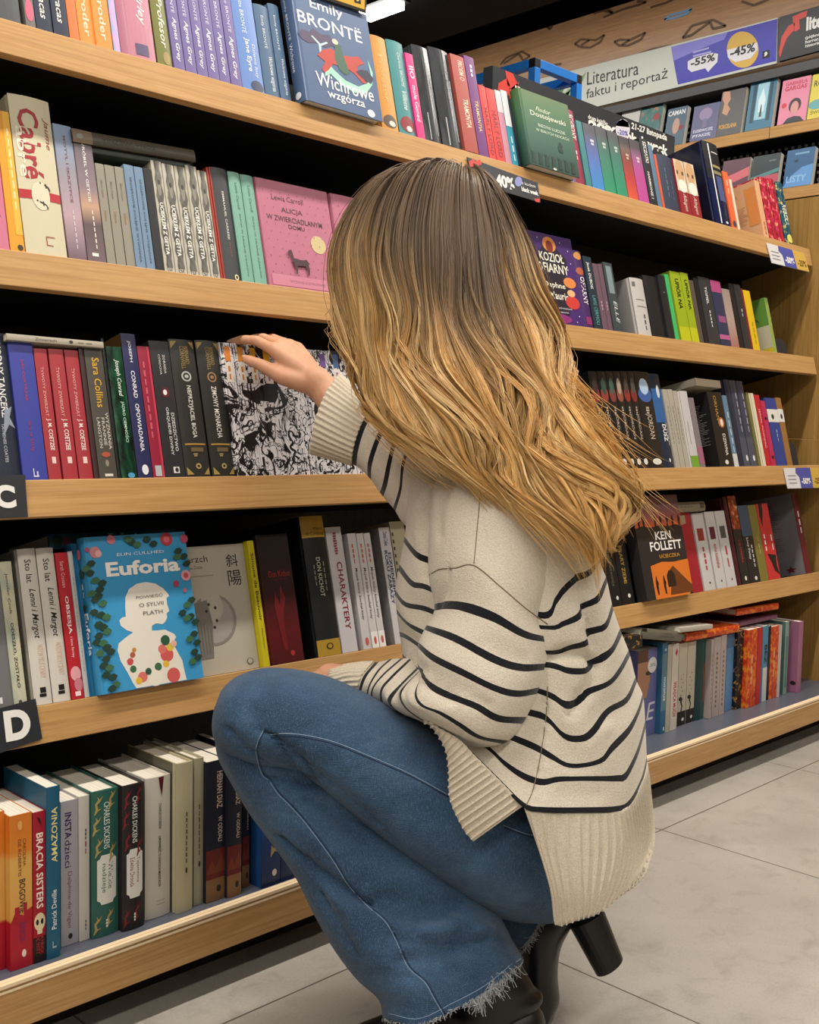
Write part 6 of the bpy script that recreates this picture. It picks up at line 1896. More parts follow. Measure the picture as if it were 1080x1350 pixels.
seam(sw, sw_bvh, [(636, 590), (634, 640), (629, 700), (625, 743)], .0007, SEAM)
seam(sw, sw_bvh, [(566, 758), (580, 750.5), (600, 749), (625, 745.5), (660, 773.5), (692, 801), (722, 823)], .0009, SEAM)
seam(sw, sw_bvh, [(722, 905), (720, 945), (712, 1000), (703, 1040), (694, 1062)], .0007, SEAM)
so = sw.build('sweater', smooth=True)
kid(so, person)

# ---------------------------------------------------------------- jeans
J = MB()
THIGH = [
    ring([(286, 935), (281, 950), (281, 968), (286, 982)], 1.535, 1.535, .02, .02),
    ring([(292, 910), (282, 940), (284, 975), (305, 1002)], 1.535, 1.53, .055, .06),
    ring([(318, 889), (300, 930), (315, 985), (352, 1016)], 1.535, 1.525, .085, .08),
    ring([(362, 880), (345, 935), (365, 990), (404, 1026)], 1.535, 1.525, .095, .09),
    ring([(430, 891), (405, 950), (425, 1020), (458, 1070)], 1.54, 1.53, .10, .10),
    ring([(500, 922), (475, 990), (490, 1070), (520, 1122)], 1.55, 1.54, .105, .10),
    ring([(566, 952), (550, 1030), (560, 1110), (585, 1170)], 1.56, 1.55, .11, .11),
    ring([(640, 985), (625, 1070), (635, 1150), (655, 1209)], 1.58, 1.565, .12, .12),
    ring([(710, 1010), (700, 1090), (705, 1160), (722, 1218)], 1.60, 1.59, .13, .13),
    ring([(780, 1040), (775, 1100), (775, 1160), (785, 1207)], 1.62, 1.62, .12, .12),
    ring([(820, 1070), (825, 1100), (825, 1140), (822, 1170)], 1.64, 1.64, .06, .06),
]
G = spline_rows(THIGH, vsamples(len(THIGH), 7))
G = crease(G, [
    (pz((356, 968, 1.44), (395, 1000, 1.44), (412, 1022, 1.45)), .007, .006),
    (pz((370, 985, 1.44), (385, 1010, 1.45), (418, 1030, 1.46)), .006, .005),
    (pz((330, 930, 1.45), (345, 965, 1.44)), .012, .004),
    (pz((300, 960, 1.47), (322, 985, 1.46), (345, 1005, 1.45)), .009, .005),
    (pz((440, 985, 1.43), (500, 1010, 1.43), (560, 1045, 1.44)), .03, -.004),
    (pz((390, 1000, 1.44), (450, 1045, 1.44), (520, 1105, 1.45)), .010, .004),
    (pz((690, 1120, 1.46), (715, 1170, 1.46)), .015, .004),
    (pz((640, 1100, 1.45), (700, 1150, 1.46)), .02, .003),
], 1.25)
add_grid(J, G, lambda i: DENIM)
J.f.append(tuple(range(104)))
J.mi.append(0)
SHIN = [
    ring([(283, 955), (300, 985), (360, 985), (420, 970)], 1.545, 1.56, .075, .07),
    ring([(286, 995), (315, 1015), (385, 1010), (455, 1000)], 1.54, 1.56, .075, .07),
    ring([(304, 1032), (335, 1050), (415, 1055), (505, 1052)], 1.54, 1.56, .075, .07),
    ring([(330, 1075), (370, 1090), (455, 1098), (555, 1100)], 1.535, 1.56, .075, .07),
    ring([(360, 1115), (410, 1130), (500, 1143), (605, 1142)], 1.53, 1.56, .08, .07),
    ring([(390, 1158), (440, 1172), (535, 1185), (642, 1180)], 1.525, 1.56, .08, .07),
    ring([(411, 1200), (470, 1215), (565, 1222), (662, 1212)], 1.515, 1.55, .085, .07),
    ring([(437, 1247), (500, 1262), (580, 1262), (675, 1238)], 1.505, 1.545, .085, .07),
    ring([(469, 1290), (530, 1302), (600, 1296), (685, 1255)], 1.495, 1.54, .085, .07),
    ring([(499, 1318), (550, 1330), (615, 1312), (690, 1264)], 1.49, 1.54, .085, .07),
    ring([(505, 1345), (553, 1352), (600, 1332), (645, 1308), (690, 1268)], 1.485, 1.54, .085, .07),
]
vsJ = vsamples(len(SHIN), 7)
G = spline_rows(SHIN, vsJ)
G = crease(G, [
    (pz((352, 1026, 1.47), (400, 1032, 1.47), (425, 1028, 1.47)), .008, .006),
    (pz((367, 1105, 1.46), (397, 1132, 1.45), (457, 1177, 1.44), (486, 1192, 1.44)), .009, .009),
    (pz((486, 1190, 1.44), (540, 1208, 1.45), (590, 1204, 1.46), (610, 1190, 1.47)), .012, .008),
    (pz((520, 1235, 1.44), (580, 1245, 1.45), (620, 1225, 1.46)), .014, .006),
    (pz((430, 1060, 1.47), (480, 1085, 1.47)), .012, .005),
    (pz((540, 1285, 1.43), (600, 1280, 1.45)), .016, .005),
    (pz((440, 1180, 1.45), (470, 1225, 1.44), (510, 1270, 1.43)), .022, -.006),
    (pz((495, 1180, 1.45), (545, 1190, 1.45), (600, 1185, 1.46)), .009, .006),
    (pz((530, 1262, 1.43), (580, 1262, 1.44), (640, 1235, 1.46)), .012, .007),
    (pz((405, 1055, 1.47), (440, 1075, 1.47), (480, 1110, 1.47)), .010, .005),
    (pz((560, 1228, 1.44), (610, 1222, 1.45), (650, 1228, 1.46)), .012, -.006),
    (pz((425, 1180, 1.45), (450, 1215, 1.44), (470, 1255, 1.44)), .010, .005),
    (pz((320, 1000, 1.47), (345, 1022, 1.47)), .010, .004),
    (pz((400, 1095, 1.47), (450, 1125, 1.46)), .016, -.004),
], 1.25)
hem_c = G[-1].mean(0)
inner = hem_c + (G[-1] - hem_c) * .985 + np.array([0, 0, .002])
deep = hem_c + (G[-8] - hem_c) * .96
add_grid(J, np.concatenate([G, inner[None], deep[None]]), lambda i: DENIM)
HEM = G[-1].copy()
# far leg: from the hip down behind the near shin
RLEG = [
    ring([(800, 1060), (790, 1100), (785, 1140), (780, 1185)], 1.72, 1.70, .09, .09),
    ring([(700, 1060), (690, 1110), (690, 1150), (690, 1190)], 1.72, 1.72, .08, .09),
    ring([(560, 1060), (555, 1100), (555, 1150), (560, 1185)], 1.72, 1.72, .08, .08),
    ring([(450, 1060), (445, 1100), (450, 1140), (470, 1180)], 1.71, 1.71, .075, .08),
    ring([(400, 1080), (400, 1110), (420, 1150), (450, 1180)], 1.71, 1.71, .05, .06),
]
G = spline_rows(RLEG, vsamples(len(RLEG), 6))
add_grid(J, G, lambda i: DENIM)
RSH = [
    ring([(430, 1120), (430, 1150), (440, 1180), (455, 1200)], 1.71, 1.71, .06, .06),
    ring([(520, 1130), (515, 1160), (520, 1190), (535, 1225)], 1.71, 1.70, .065, .06),
    ring([(610, 1140), (605, 1175), (610, 1210), (625, 1245)], 1.70, 1.69, .065, .06),
    ring([(680, 1150), (668, 1185), (668, 1225), (684, 1254)], 1.69, 1.67, .065, .06),
    ring([(738, 1185), (722, 1200), (704, 1228), (688, 1256)], 1.68, 1.66, .06, .06),
]
G = spline_rows(RSH, vsamples(len(RSH), 6))
add_grid(J, G, lambda i: DENIM)
HEM2 = G[-1].copy()
j_bvh = bvh_of(J)
# stitched seams
for pts in ([(356, 969), (372, 967), (400, 969), (440, 978), (490, 998), (540, 1020), (591, 1048)],
            [(664, 1088), (690, 1098), (712, 1103)],):
    seam(J, j_bvh, pts, .00062, THREAD, 60)
    seam(J, j_bvh, [(x + 1, y + 3.2) for x, y in pts], .0009, mat('#22344f', .9), 60)
for pts in ([(348, 962), (341, 975), (337, 988)], [(337, 990), (340, 1005), (346, 1022), (353, 1028)],
            [(354, 1028), (366, 1046), (382, 1062), (400, 1082), (420, 1108), (440, 1136), (460, 1168), (485, 1195), (508, 1215), (522, 1240), (538, 1275), (560, 1295), (573, 1318), (585, 1338)]):
    seam(J, j_bvh, pts, .00062, THREAD, 70)
    seam(J, j_bvh, [(x + 2.6, y - 1) for x, y in pts], .0009, mat('#22344f', .9), 70)
seam(J, j_bvh, [(512, 1336), (552, 1343), (598, 1322), (640, 1299), (676, 1270)], .0005, THREAD, 60)
# frayed threads along both hems
r2 = np.random.default_rng(3)
for k in range(520):
    big = k < 300
    t = (0.60 + 0.40 * r2.random()) if big else r2.random()
    pxy = catmull([(505, 1345), (553, 1352), (600, 1332), (645, 1308), (690, 1268)], 200)[min(199, int(t * 199))]
    z = 1.485 + .055 * t - .085 * math.sqrt(max(0, 1 - (2 * t - 1) ** 2)) - .001
    up_ = 16 * r2.random() * (1 if big and .75 < t else .25)
    p0 = P(pxy[0] - up_ * .7, pxy[1] - up_ * .7, z - .002)
    L = (.010 + .016 * r2.random()) * (1 if big else .3)
    pts = [p0]
    d = np.array([r2.normal(0, .5), r2.normal(0, .5), -1.0])
    for q in range(4):
        d = d + r2.normal(0, .45, 3)
        pts.append(pts[-1] + d / np.linalg.norm(d) * L / 4)
    J.tube(pts, .00045, FRAY, 3, cap=False)
for k in range(160):
    i = int(r2.random() * 62)
    p0 = HEM2[i]
    d = np.array([r2.normal(0, .5), r2.normal(0, .5), -.8])
    pts = [p0]
    for q in range(3):
        d = d + r2.normal(0, .4, 3)
        pts.append(pts[-1] + d / np.linalg.norm(d) * .004)
    J.tube(pts, .0004, FRAY, 3, cap=False)
jo = J.build('jeans', smooth=True)
kid(jo, person)

# ---------------------------------------------------------------- boots
fl = 0.0


def floor_drop(p, z):
    return np.array([p[0], p[1], z])


# near boot: flat on the floor, shaft under the hem, toe towards the shelf
b = MB()
A1 = P(648, 1290, 1.53)
dirf = P(450, 1400, 1.50) - P(640, 1400, 1.50)
dirf[2] = 0
dirf /= np.linalg.norm(dirf)
side = np.cross(dirf, (0, 0, 1))
heel = np.array([A1[0], A1[1], 0]) - dirf * 0.02


def oval(c, a, ra, bb, rb, n=28, flat=None):
    out = []
    for k in range(n):
        t = 2 * math.pi * k / n
        p = c + a * ra * math.cos(t) + bb * rb * math.sin(t)
        if flat is not None and p[2] < flat:
            p = np.array([p[0], p[1], flat])
        out.append(p)
    return np.array(out)


Zv = np.array([0, 0, 1.0])
rows_b = []
for z, fx, ra, rb in ((.178, .034, .034, .032), (.170, .030, .044, .039), (.152, .022, .048, .042), (.130, .012, .052, .042), (.105, .02, .066, .042)):
    rows_b.append(oval(heel + dirf * fx + Zv * z, dirf, ra, side, rb))
for fx, zc, rz, rb in ((.075, .072, .052, .042), (.125, .058, .042, .043), (.165, .047, .034, .042), (.195, .042, .027, .036), (.212, .040, .018, .024)):
    c = heel + dirf * fx + Zv * zc
    up2 = Zv * .94 + dirf * .34
    rows_b.append(oval(c, up2 / np.linalg.norm(up2), rz, side, rb, flat=.022))
# turn the later rings so that they continue the shaft
g1 = np.array(rows_b[:5])
g2 = np.array([np.roll(r, 0, 0) for r in rows_b[5:]])
add_grid(b, spline_rows(list(g1) + list(g2), np.linspace(0, 9, 46)), lambda i: LEATHER)
tip = g2[-1]
b.f.append(tuple(len(b.v) - 28 + k for k in range(28)))
b.mi.append(0)
# heel counter ball, sole and block heel
for fx, zc, r in ((-.015, .075, .042), (.02, .075, .044)):
    add_grid(b, np.array([oval(heel + dirf * fx + Zv * (zc + r * math.sin(q)), dirf, r * max(.02, math.cos(q)), side, r * max(.02, math.cos(q))) for q in np.linspace(-1.5, 1.5, 12)]), lambda i: LEATHER)
sole = [heel + dirf * (.085 + .135 * math.cos(t)) + side * (.042 * math.sin(t)) for t in np.linspace(0, 2 * math.pi, 28, endpoint=False)]
SOLE = mat('#141415', .5)
g = np.array([[p + Zv * z for p in sole] for z in (.0008, .024)])
add_grid(b, g, lambda i: SOLE)
b.f += [tuple(len(b.v) - 56 + k for k in range(28)), tuple(len(b.v) - 28 + k for k in range(28))]
b.mi += [b.m(SOLE)] * 2
b2 = MB()
g = np.array([[heel + dirf * (-.02 + .038 * s * math.cos(t)) + side * (.036 * s * math.sin(t)) + Zv * z for t in np.linspace(0, 2 * math.pi, 24, endpoint=False)] for z, s in ((.0008, .93), (.07, 1.0))])
add_grid(b2, g, lambda i: LEATHER)
b2.f += [tuple(range(24)), tuple(range(24, 48))]
b2.mi += [0, 0]
bo = b.build('boot', smooth=True)
kid(bo, person)
ho = b2.build('heel_block')
ho.parent = bo
ho.matrix_parent_inverse = Matrix.Translation(person.location).inverted() if False else Matrix.Identity(4)

# far boot: up on its toe, heel raised behind
b = MB()
BR = [
    ring([(668, 1165), (675, 1190), (720, 1200), (762, 1180)], 1.68, 1.68, .045, .045),
    ring([(672, 1210), (690, 1222), (725, 1226), (756, 1216)], 1.67, 1.67, .045, .045),
    ring([(682, 1252), (700, 1258), (722, 1258), (740, 1250)], 1.665, 1.665, .045, .045),
    ring([(684, 1290), (700, 1294), (720, 1294), (735.5, 1285)], 1.66, 1.66, .043, .045),
    ring([(680, 1325), (697, 1330), (720, 1328), (738, 1318)], 1.655, 1.655, .043, .045),
    ring([(664, 1352), (690, 1362), (715, 1358), (732, 1335)], 1.645, 1.65, .04, .04),
    ring([(640, 1366), (665, 1376), (695, 1373), (722, 1352)], 1.64, 1.645, .035, .035),
    ring([(612, 1368), (632, 1376), (652, 1378), (668, 1366)], 1.63, 1.635, .022, .022),
]
G = spline_rows(BR, np.linspace(0, 7, 40))
G[..., 2] = np.maximum(G[..., 2], .001)
add_grid(b, G, lambda i: LEATHER)
b.f.append(tuple(len(b.v) - 104 + k for k in range(104)))
b.mi.append(0)
fb = kid(b.build('boot', smooth=True), person)
b = MB()
top = [(752, 1223), (791, 1201)]
lo = [(782, 1280), (821, 1263)]
a0, a1 = P(750, 1220, 1.675), P(795, 1196, 1.675)
c0, c1 = P(786, 1285, 1.675), P(821, 1262, 1.675)
nz = np.cross(a1 - a0, c0 - a0)
nz /= np.linalg.norm(nz)
g = []
for q in np.linspace(0, 1, 6):
    L_, R_ = a0 + (c0 - a0) * q, a1 + (c1 - a1) * q
    c = (L_ + R_) / 2
    g.append(oval(c, (R_ - L_) / np.linalg.norm(R_ - L_), np.linalg.norm(R_ - L_) / 2, nz, .026 - .003 * q, 24))
g = np.array(g)
add_grid(b, g, lambda i: LEATHER)
b.f += [tuple(range(24)), tuple(len(b.v) - 24 + k for k in range(24))]
b.mi += [0, 0]
hb = b.build('heel_block')
hb.parent = fb

# ---------------------------------------------------------------- body: one continuous surface
def chain(b, pts, radii, n=14):
    """tapered limb with round joints"""
    pts = [np.asarray(p, float) for p in pts]
    for (p, q, r0, r1) in zip(pts[:-1], pts[1:], radii[:-1], radii[1:]):
        k = 5
        b.tube([p + (q - p) * t for t in np.linspace(0, 1, k)], [r0 + (r1 - r0) * t for t in np.linspace(0, 1, k)], SKIN, n)
    for p, r in zip(pts, radii):
        ball(b, p, (r, r, r))


def ball(b, c, r, axes=None, n=14):
    ax = np.eye(3) if axes is None else axes
    g = []
    for q in np.linspace(-math.pi / 2 + .02, math.pi / 2 - .02, n // 2 + 3):
        g.append([np.asarray(c) + ax.T @ np.array([r[0] * math.cos(q) * math.cos(t), r[1] * math.cos(q) * math.sin(t), r[2] * math.sin(q)]) for t in np.linspace(0, 2 * math.pi, n, endpoint=False)])
    base = len(b.v)
    add_grid(b, np.array(g), lambda i: SKIN)
    b.f += [tuple(base + k for k in range(n - 1, -1, -1)), tuple(len(b.v) - n + k for k in range(n))]
    b.mi += [b.m(SKIN)] * 2


body = MB()
HC = P(572, 345, 1.665)
fw = AX.T @ np.array([-.72, -.18, .67])
fw /= np.linalg.norm(fw)
rt = np.cross(fw, Zv)
rt /= np.linalg.norm(rt)
upv = np.cross(rt, fw)
HA = np.array([rt, fw, upv])        # head axes: right, forward, up


def hp(x, y, z):
    return HC + HA.T @ np.array([x, y, z])


ball(body, hp(0, -.012, .022), (.070, .088, .088), HA, 26)          # skull
ball(body, hp(0, .028, -.035), (.056, .058, .078), HA, 26)          # face
ball(body, hp(0, .050, -.088), (.032, .030, .024), HA)              # chin
chain(body, [hp(0, .082, .008), hp(0, .096, -.026)], [.007, .011])  # nose
ball(body, hp(.011, .088, -.030), (.008, .008, .007), HA)
ball(body, hp(-.011, .088, -.030), (.008, .008, .007), HA)
for s in (-1, 1):
    ball(body, hp(s * .030, .070, .010), (.013, .011, .011), HA)    # eyes
    chain(body, [hp(s * .014, .080, .028), hp(s * .032, .078, .031), hp(s * .046, .066, .026)], [.006, .007, .005])
    ball(body, hp(s * .036, .056, -.028), (.020, .022, .018), HA)   # cheeks
    ball(body, hp(s * .070, -.010, -.005), (.008, .020, .031), HA)  # ears
chain(body, [hp(-.022, .074, -.060), hp(0, .083, -.057), hp(.022, .074, -.060)], [.004, .007, .004])
chain(body, [hp(-.018, .073, -.068), hp(0, .081, -.070), hp(.018, .073, -.068)], [.004, .007, .004])
NB, CH, WA, PE = P(640, 560, 1.645), P(655, 700, 1.63), P(690, 880, 1.63), P(725, 1085, 1.625)
chain(body, [hp(0, -.02, -.06), NB], [.052, .054], 20)
chain(body, [NB, CH], [.056, .105], 20)
chain(body, [CH, WA, PE], [.105, .098, .125], 20)
SN, SF = P(650, 640, 1.565), P(610, 650, 1.715)
chain(body, [NB, SN], [.05, .058])
chain(body, [NB, SF], [.05, .052])
chain(body, [SN, P(650, 800, 1.515), P(622, 930, 1.475)], [.056, .047, .040])
chain(body, [P(622, 930, 1.475), P(540, 915, 1.575), P(455, 900, 1.63), P(436, 897, 1.645)], [.040, .036, .027, .026])
chain(body, [SF, P(560, 660, 1.745), P(525, 620, 1.775)], [.050, .042, .040])
chain(body, [P(525, 620, 1.775), P(470, 565, 1.835), P(428, 514, 1.868), P(416, 503, 1.872)], [.040, .034, .0265, .027])
chain(body, [PE, P(590, 1065, 1.555), P(355, 955, 1.535)], [.108, .080, .044], 20)
chain(body, [P(355, 955, 1.535), P(440, 1102, 1.565), P(590, 1250, 1.545), P(642, 1330, 1.535), P(600, 1395, 1.53)], [.046, .034, .032, .026, .024])
chain(body, [PE, P(600, 1120, 1.72), P(450, 1125, 1.71)], [.10, .06, .036], 20)
chain(body, [P(450, 1125, 1.71), P(560, 1172, 1.708), P(700, 1215, 1.68), P(710, 1285, 1.668), P(700, 1350, 1.655)], [.036, .036, .030, .022, .018])


def hand(b, W, K, fingers, thumb, rk):
    """wrist, four knuckles, finger joints and thumb joints"""
    for k, (kn, fg) in enumerate(zip(K, fingers)):
        chain(b, [W + (kn - W) * .12, W + (kn - W) * .55, kn], [.020, .0165, rk[k] + .0035])
        chain(b, [kn] + fg, [rk[k] + .0015, rk[k] + .0004, rk[k] - .0004, rk[k] - .0014])
    for a, c in zip(K[:-1], K[1:]):
        chain(b, [a, c], [.011, .011])
        chain(b, [W + (a - W) * .6, W + (c - W) * .6], [.014, .014])
    chain(b, thumb, [.0185, .0150, .0112, .0088])


W = P(416, 503, 1.872)
K = pz((361, 461, 1.885), (370, 455, 1.908), (381, 455, 1.928), (393, 459, 1.945))
FG = [pz((338, 449, 1.905), (320, 447.5, 1.915), (307, 451, 1.922)),
      pz((347, 446, 1.935), (333, 447, 1.947), (323, 452, 1.955)),
      pz((359, 446, 1.957), (346, 447, 1.968), (337, 452, 1.975)),
      pz((374, 450, 1.968), (362, 451, 1.978), (354, 455, 1.984))]
TH_ = pz((404, 505, 1.868), (374, 497, 1.872), (346, 482, 1.886), (326, 474, 1.899))
hand(body, W, K, FG, TH_, [.0088, .0090, .0085, .0075])
W = P(436, 897, 1.645)
dl = (P(360, 915, 1.69) - W)
dl /= np.linalg.norm(dl)
sd = np.cross(dl, Zv)
sd /= np.linalg.norm(sd)
K2 = [W + dl * .088 + sd * s + Zv * z for s, z in ((-.033, -.004), (-.011, .002), (.011, .001), (.031, -.005))]
F2 = [[k + dl * a - Zv * d for a, d in ((.040 * L, .008), (.062 * L, .022), (.070 * L, .040))] for k, L in zip(K2, (.95, 1.08, 1.0, .8))]
T2 = [W + dl * .02 - sd * .022, W + dl * .045 - sd * .042 - Zv * .008, W + dl * .075 - sd * .052 - Zv * .016, W + dl * .098 - sd * .052 - Zv * .024]
hand(body, W, K2, F2, T2, [.0086, .0089, .0085, .0074])
raw = body.build('body')
rm = raw.modifiers.new('join', 'REMESH')
rm.mode = 'VOXEL'
rm.voxel_size = 0.0032
sm = raw.modifiers.new('soften', 'SMOOTH')
sm.factor = 0.5
sm.iterations = 5
dg = bpy.context.evaluated_depsgraph_get()
me = bpy.data.meshes.new_from_object(raw.evaluated_get(dg))
me.name = 'body'
raw.modifiers.clear()
old = raw.data
raw.data = me
bpy.data.meshes.remove(old)
me.materials.clear()
me.materials.append(SKIN)
me.polygons.foreach_set('material_index', [0] * len(me.polygons))
me.polygons.foreach_set('use_smooth', [True] * len(me.polygons))
kid(raw, person)
# finger nails of the reaching hand
nb = BVHTree.FromObject(raw, dg) if False else None
NAIL = mat('#d8a595', .25, 0, .5)
b = MB()
for j2, tip_, r in ((FG[0][1], FG[0][2], .0072), (TH_[2], TH_[3], .0082)):
    d = tip_ - j2
    d /= np.linalg.norm(d)
    to = (CAM - tip_) / np.linalg.norm(CAM - tip_) * .5 + Zv * .7
    to = to - d * to.dot(d)
    to /= np.linalg.norm(to)
    sd2 = np.cross(d, to)
    c = tip_ + to * r * .86 + d * .003
    g = []
    for u in np.linspace(-1, 1, 7):
        g.append([c + d * (.006 * v) + sd2 * (.0052 * u * (1 - .25 * max(0, v) ** 2)) - to * (.0022 * u * u + .0008 * max(0, v)) for v in np.linspace(-1, 1, 6)])
    add_sheet(b, np.array(g), NAIL, .0006)
kid(b.build('fingernail', smooth=True), person)

# ---------------------------------------------------------------- hair
H_ROWS = [
    ring([(580, 238), (600, 234), (622, 238)], 1.66, 1.66, .010, .014, 60, 44),
    ring([(515, 246), (555, 234), (600, 238), (650, 266)], 1.68, 1.66, .07, .08, 60, 44),
    ring([(470, 285), (530, 275), (600, 285), (680, 318)], 1.70, 1.66, .105, .10, 60, 44),
    ring([(449, 335), (520, 335), (600, 345), (702, 370)], 1.70, 1.64, .12, .11, 60, 44),
    ring([(452, 400), (525, 405), (610, 415), (722, 430)], 1.69, 1.62, .12, .10, 60, 44),
    ring([(455, 460), (530, 470), (625, 480), (748, 488)], 1.68, 1.59, .12, .06, 60, 44),
    ring([(482, 512), (550, 530), (650, 540), (776, 545)], 1.65, 1.56, .12, .05, 60, 44),
    ring([(522, 560), (590, 585), (685, 600), (797, 605)], 1.62, 1.54, .115, .05, 60, 44),
    ring([(572, 598), (640, 630), (715, 655), (818, 655)], 1.58, 1.53, .105, .04, 60, 44),
    ring([(655, 650), (705, 684), (760, 708), (822, 695)], 1.54, 1.51, .085, .03, 60, 44),
    ring([(735, 712), (760, 735), (785, 745), (812, 722)], 1.50, 1.50, .05, .02, 60, 44),
]
hv = np.linspace(0, 10, 61)
HG = spline_rows(H_ROWS, hv)
hn = grid_normals(HG)


def hair_mat():
    m_ = bpy.data.materials.new('blonde_ombre_hair')
    m_.use_nodes = True
    t = m_.node_tree
    bs = t.nodes['Principled BSDF']
    at = t.nodes.new('ShaderNodeVertexColor')
    at.layer_name = 'strand_colour'
    t.links.new(at.outputs[0], bs.inputs['Base Color'])
    bs.inputs['Roughness'].default_value = 0.42
    bs.inputs['Specular IOR Level'].default_value = 0.45
    bs.inputs['Anisotropic'].default_value = 0.5
    return m_


HAIR = hair_mat()
hr = np.random.default_rng(11)
C_ROOT, C_MID, C_TIP, C_PALE = (np.array(lin(c)[:3]) for c in ('#735d48', '#cfa062', '#efc179', '#f7dfac'))


def strand_colour(t, streak, lead):
    """t: 0 root to 1 tip; lead: where the lightened part begins on this lock"""
    k = np.clip((t - lead) / .30, 0, 1)[:, None]
    k = k * k * (3 - 2 * k)
    k2 = np.clip((t - lead - .22) / .4, 0, 1)[:, None]
    c = C_ROOT * (1 - k) + C_MID * k
    c = c * (1 - k2) + C_TIP * k2
    if streak > .72:
        c = c * (1 - .38 * k) + C_PALE * .38 * k
    elif streak < .22:
        c = c * .76
    return c


def surf(u, v):
    """place and outward direction on the hair volume; u 0..1 left to right over the near side (beyond: far side), v 0..10"""
    jf = u * 59
    v = np.maximum(v, 0)
    i0_ = np.clip((v * 6).astype(int), 0, 59)
    tv = v * 6 - i0_
    j0 = np.floor(jf).astype(int)
    tj = jf - j0
    j0m, j1m = np.mod(j0, 104), np.mod(j0 + 1, 104)
    i1_ = np.minimum(i0_ + 1, 60)

    def pick(A):
        return ((A[i0_, j0m] * (1 - tj)[:, None] + A[i0_, j1m] * tj[:, None]) * (1 - tv)[:, None] + (A[i1_, j0m] * (1 - tj)[:, None] + A[i1_, j1m] * tj[:, None]) * tv[:, None])
    return pick(HG), pick(hn)


NV = 34
verts, cols, faces = [], [], []
nv = 0


def add_strand(pts, rad, col):
    global nv
    d = np.gradient(pts, axis=0)
    d /= np.linalg.norm(d, axis=1, keepdims=True) + 1e-9
    a = np.cross(d, CAM - pts)
    a /= np.linalg.norm(a, axis=1, keepdims=True) + 1e-9
    c = np.cross(d, a)
    k = len(pts)
    rr_ = rad * np.clip(np.minimum(1.0, (1 - np.linspace(0, 1, k)) * 5 + .15), 0, 1)[:, None]
    for q in range(3):
        an = 2 * math.pi * q / 3
        verts.append(pts + rr_ * (math.cos(an) * a + math.sin(an) * c))
        cols.append(col)
    idx = np.arange(k - 1)
    for q in range(3):
        q2 = (q + 1) % 3
        faces.append(np.stack([nv + q * k + idx, nv + q2 * k + idx, nv + q2 * k + idx + 1, nv + q * k + idx + 1], 1))
    nv += 3 * k


def wave_u(u, v, ph):
    """the soft S-shaped waves run through neighbouring locks together"""
    g = np.clip((v - 2.6) / 4.0, 0, 1)
    return g * (.046 * np.sin(v * 1.75 + u * 7.0 + ph) + .026 * np.sin(v * 2.9 - u * 11.0 + 1.3 * ph))


def lock(u0, n, depth, width, wave, vend, v0=0.12, lead=.3, streak=None, loose=1.0):
    ph = hr.normal(0, .55)
    st = hr.random() if streak is None else streak
    curl = (.006 + .011 * hr.random()) * wave
    drift = hr.normal(0, .010)
    drop = max(0, hr.normal(.008, .020)) if u0 < .8 else 0
    tone = .88 + .20 * hr.random()
    for s in range(n):
        ve = min(9.97, vend + hr.normal(0, .30))
        v = np.linspace(v0 + hr.random() * .25, ve, NV)
        t = v / 10
        fan = np.clip(t * 3.2, .30, 1.0)
        du, dn = hr.normal(0, width), hr.random()
        ps = hr.normal(0, .07)
        taper = 1 - .70 * np.clip((t - .28) / .5, 0, 1)
        u = u0 + du * taper * fan * loose + wave * wave_u(u0, v, ph + ps) + drift * t * 3
        p, n_ = surf(np.clip(u, -.55, 1.55), v)
        g = np.clip((v - 2.6) / 4.0, 0, 1)
        rnd = np.sqrt(max(0.0, 1 - min(1, (du / (2.2 * width)) ** 2)))
        out = depth + (.007 * rnd + .004 * (dn - .5)) * taper + curl * g * np.cos(v * 1.55 + u0 * 7.0 + ph + ps + .8)
        pts = p + n_ * out[:, None]
        if drop > 0:
            pts = pts - Zv * (drop * (.5 + hr.random()) * np.clip((t - .45) / .5, 0, 1) ** 2)[:, None]
        col = strand_colour(np.linspace(0, 1, NV) * (ve / 9.2), st, lead) * (tone + .09 * hr.normal())
        add_strand(pts, .00040 + .0003 * hr.random(), np.clip(col, .01, 1))


def lead_of(u):
    return .24 + .10 * hr.random() - .16 * max(0, 1 - u / .35) - (.14 if u > .84 else 0) + .05 * math.exp(-((u - .6) / .18) ** 2)


for k in range(95):           # broad under-layer
    u0 = hr.random()
    lock(u0, 26, .001 + .003 * hr.random(), .022, .8, 7.0 + 2.6 * u0 ** .8 + hr.normal(0, .2), lead=lead_of(u0))
for k in range(120):          # rounded locks on top
    u0 = (k + hr.random()) / 120
    lock(u0, 40, .004 + .007 * hr.random(), .010 + .006 * hr.random(), .8 + .6 * hr.random(), 6.8 + 2.7 * u0 ** .75 + hr.normal(0, .25), lead=lead_of(u0))
for k in range(26):           # a few thin bright or dark face-framing strands
    u0 = hr.random()
    lock(u0, 14, .012 + .006 * hr.random(), .004, 1.2, 7.0 + 2.6 * u0 ** .75, lead=lead_of(u0) - .05, streak=.9 if k % 3 else .1)
for k in range(60):
    u0 = 1.0 + .5 * hr.random() if k % 2 else -.45 * hr.random()
    lock(u0, 16, .002, .02, .6, 5.5 + 2 * hr.random())
for k in range(70):           # short hairs that close the crown
    u0 = -.6 + 2.2 * hr.random()
    lock(u0, 12, .002 + .003 * hr.random(), .05, .3, 3 + 2.5 * hr.random(), v0=-.12, lead=.3, streak=.5)
for k in range(90):           # loose single strands standing off the outline
    u0 = hr.choice([hr.normal(.02, .04), hr.normal(.97, .05), hr.random()])
    lock(u0, 1, .006 + .014 * hr.random(), .02, 1.4, 6.5 + 3.3 * hr.random(), loose=2.0)
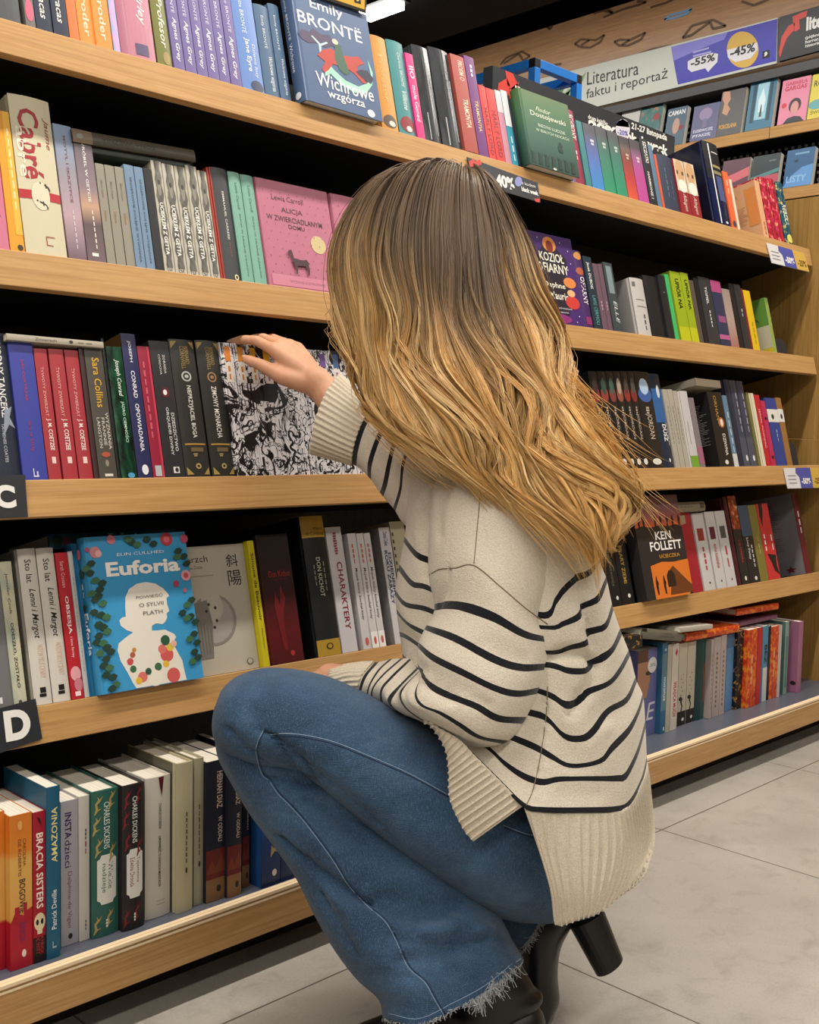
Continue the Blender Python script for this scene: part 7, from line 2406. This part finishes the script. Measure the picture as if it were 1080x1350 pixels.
# fly-away ends that blow to the right
for k in range(46):
    u0 = .90 + .12 * hr.random()
    v = np.linspace(3.5 + 3 * hr.random(), 6.2 + 3.2 * hr.random(), NV)
    p, n_ = surf(np.full(NV, u0), v)
    t = np.linspace(0, 1, NV)
    L = .02 + .07 * hr.random()
    side_ = AX.T @ np.array([1.0, .15 * hr.normal(), -.2])
    pts = p + n_ * .004 + side_ * (L * t ** 2)[:, None] + Zv * (.012 * hr.normal() * t)[:, None]
    add_strand(pts, .0004, np.tile(C_TIP * (.7 + .5 * hr.random()), (NV, 1)))
# under-volume so that no gaps show between locks
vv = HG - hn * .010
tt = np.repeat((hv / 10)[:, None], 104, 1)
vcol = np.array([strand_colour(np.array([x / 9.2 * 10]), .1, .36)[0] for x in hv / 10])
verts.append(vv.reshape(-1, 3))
cols.append(np.repeat(vcol, 104, 0) * .7)  # darkened: base shading under the strands is put into the colour
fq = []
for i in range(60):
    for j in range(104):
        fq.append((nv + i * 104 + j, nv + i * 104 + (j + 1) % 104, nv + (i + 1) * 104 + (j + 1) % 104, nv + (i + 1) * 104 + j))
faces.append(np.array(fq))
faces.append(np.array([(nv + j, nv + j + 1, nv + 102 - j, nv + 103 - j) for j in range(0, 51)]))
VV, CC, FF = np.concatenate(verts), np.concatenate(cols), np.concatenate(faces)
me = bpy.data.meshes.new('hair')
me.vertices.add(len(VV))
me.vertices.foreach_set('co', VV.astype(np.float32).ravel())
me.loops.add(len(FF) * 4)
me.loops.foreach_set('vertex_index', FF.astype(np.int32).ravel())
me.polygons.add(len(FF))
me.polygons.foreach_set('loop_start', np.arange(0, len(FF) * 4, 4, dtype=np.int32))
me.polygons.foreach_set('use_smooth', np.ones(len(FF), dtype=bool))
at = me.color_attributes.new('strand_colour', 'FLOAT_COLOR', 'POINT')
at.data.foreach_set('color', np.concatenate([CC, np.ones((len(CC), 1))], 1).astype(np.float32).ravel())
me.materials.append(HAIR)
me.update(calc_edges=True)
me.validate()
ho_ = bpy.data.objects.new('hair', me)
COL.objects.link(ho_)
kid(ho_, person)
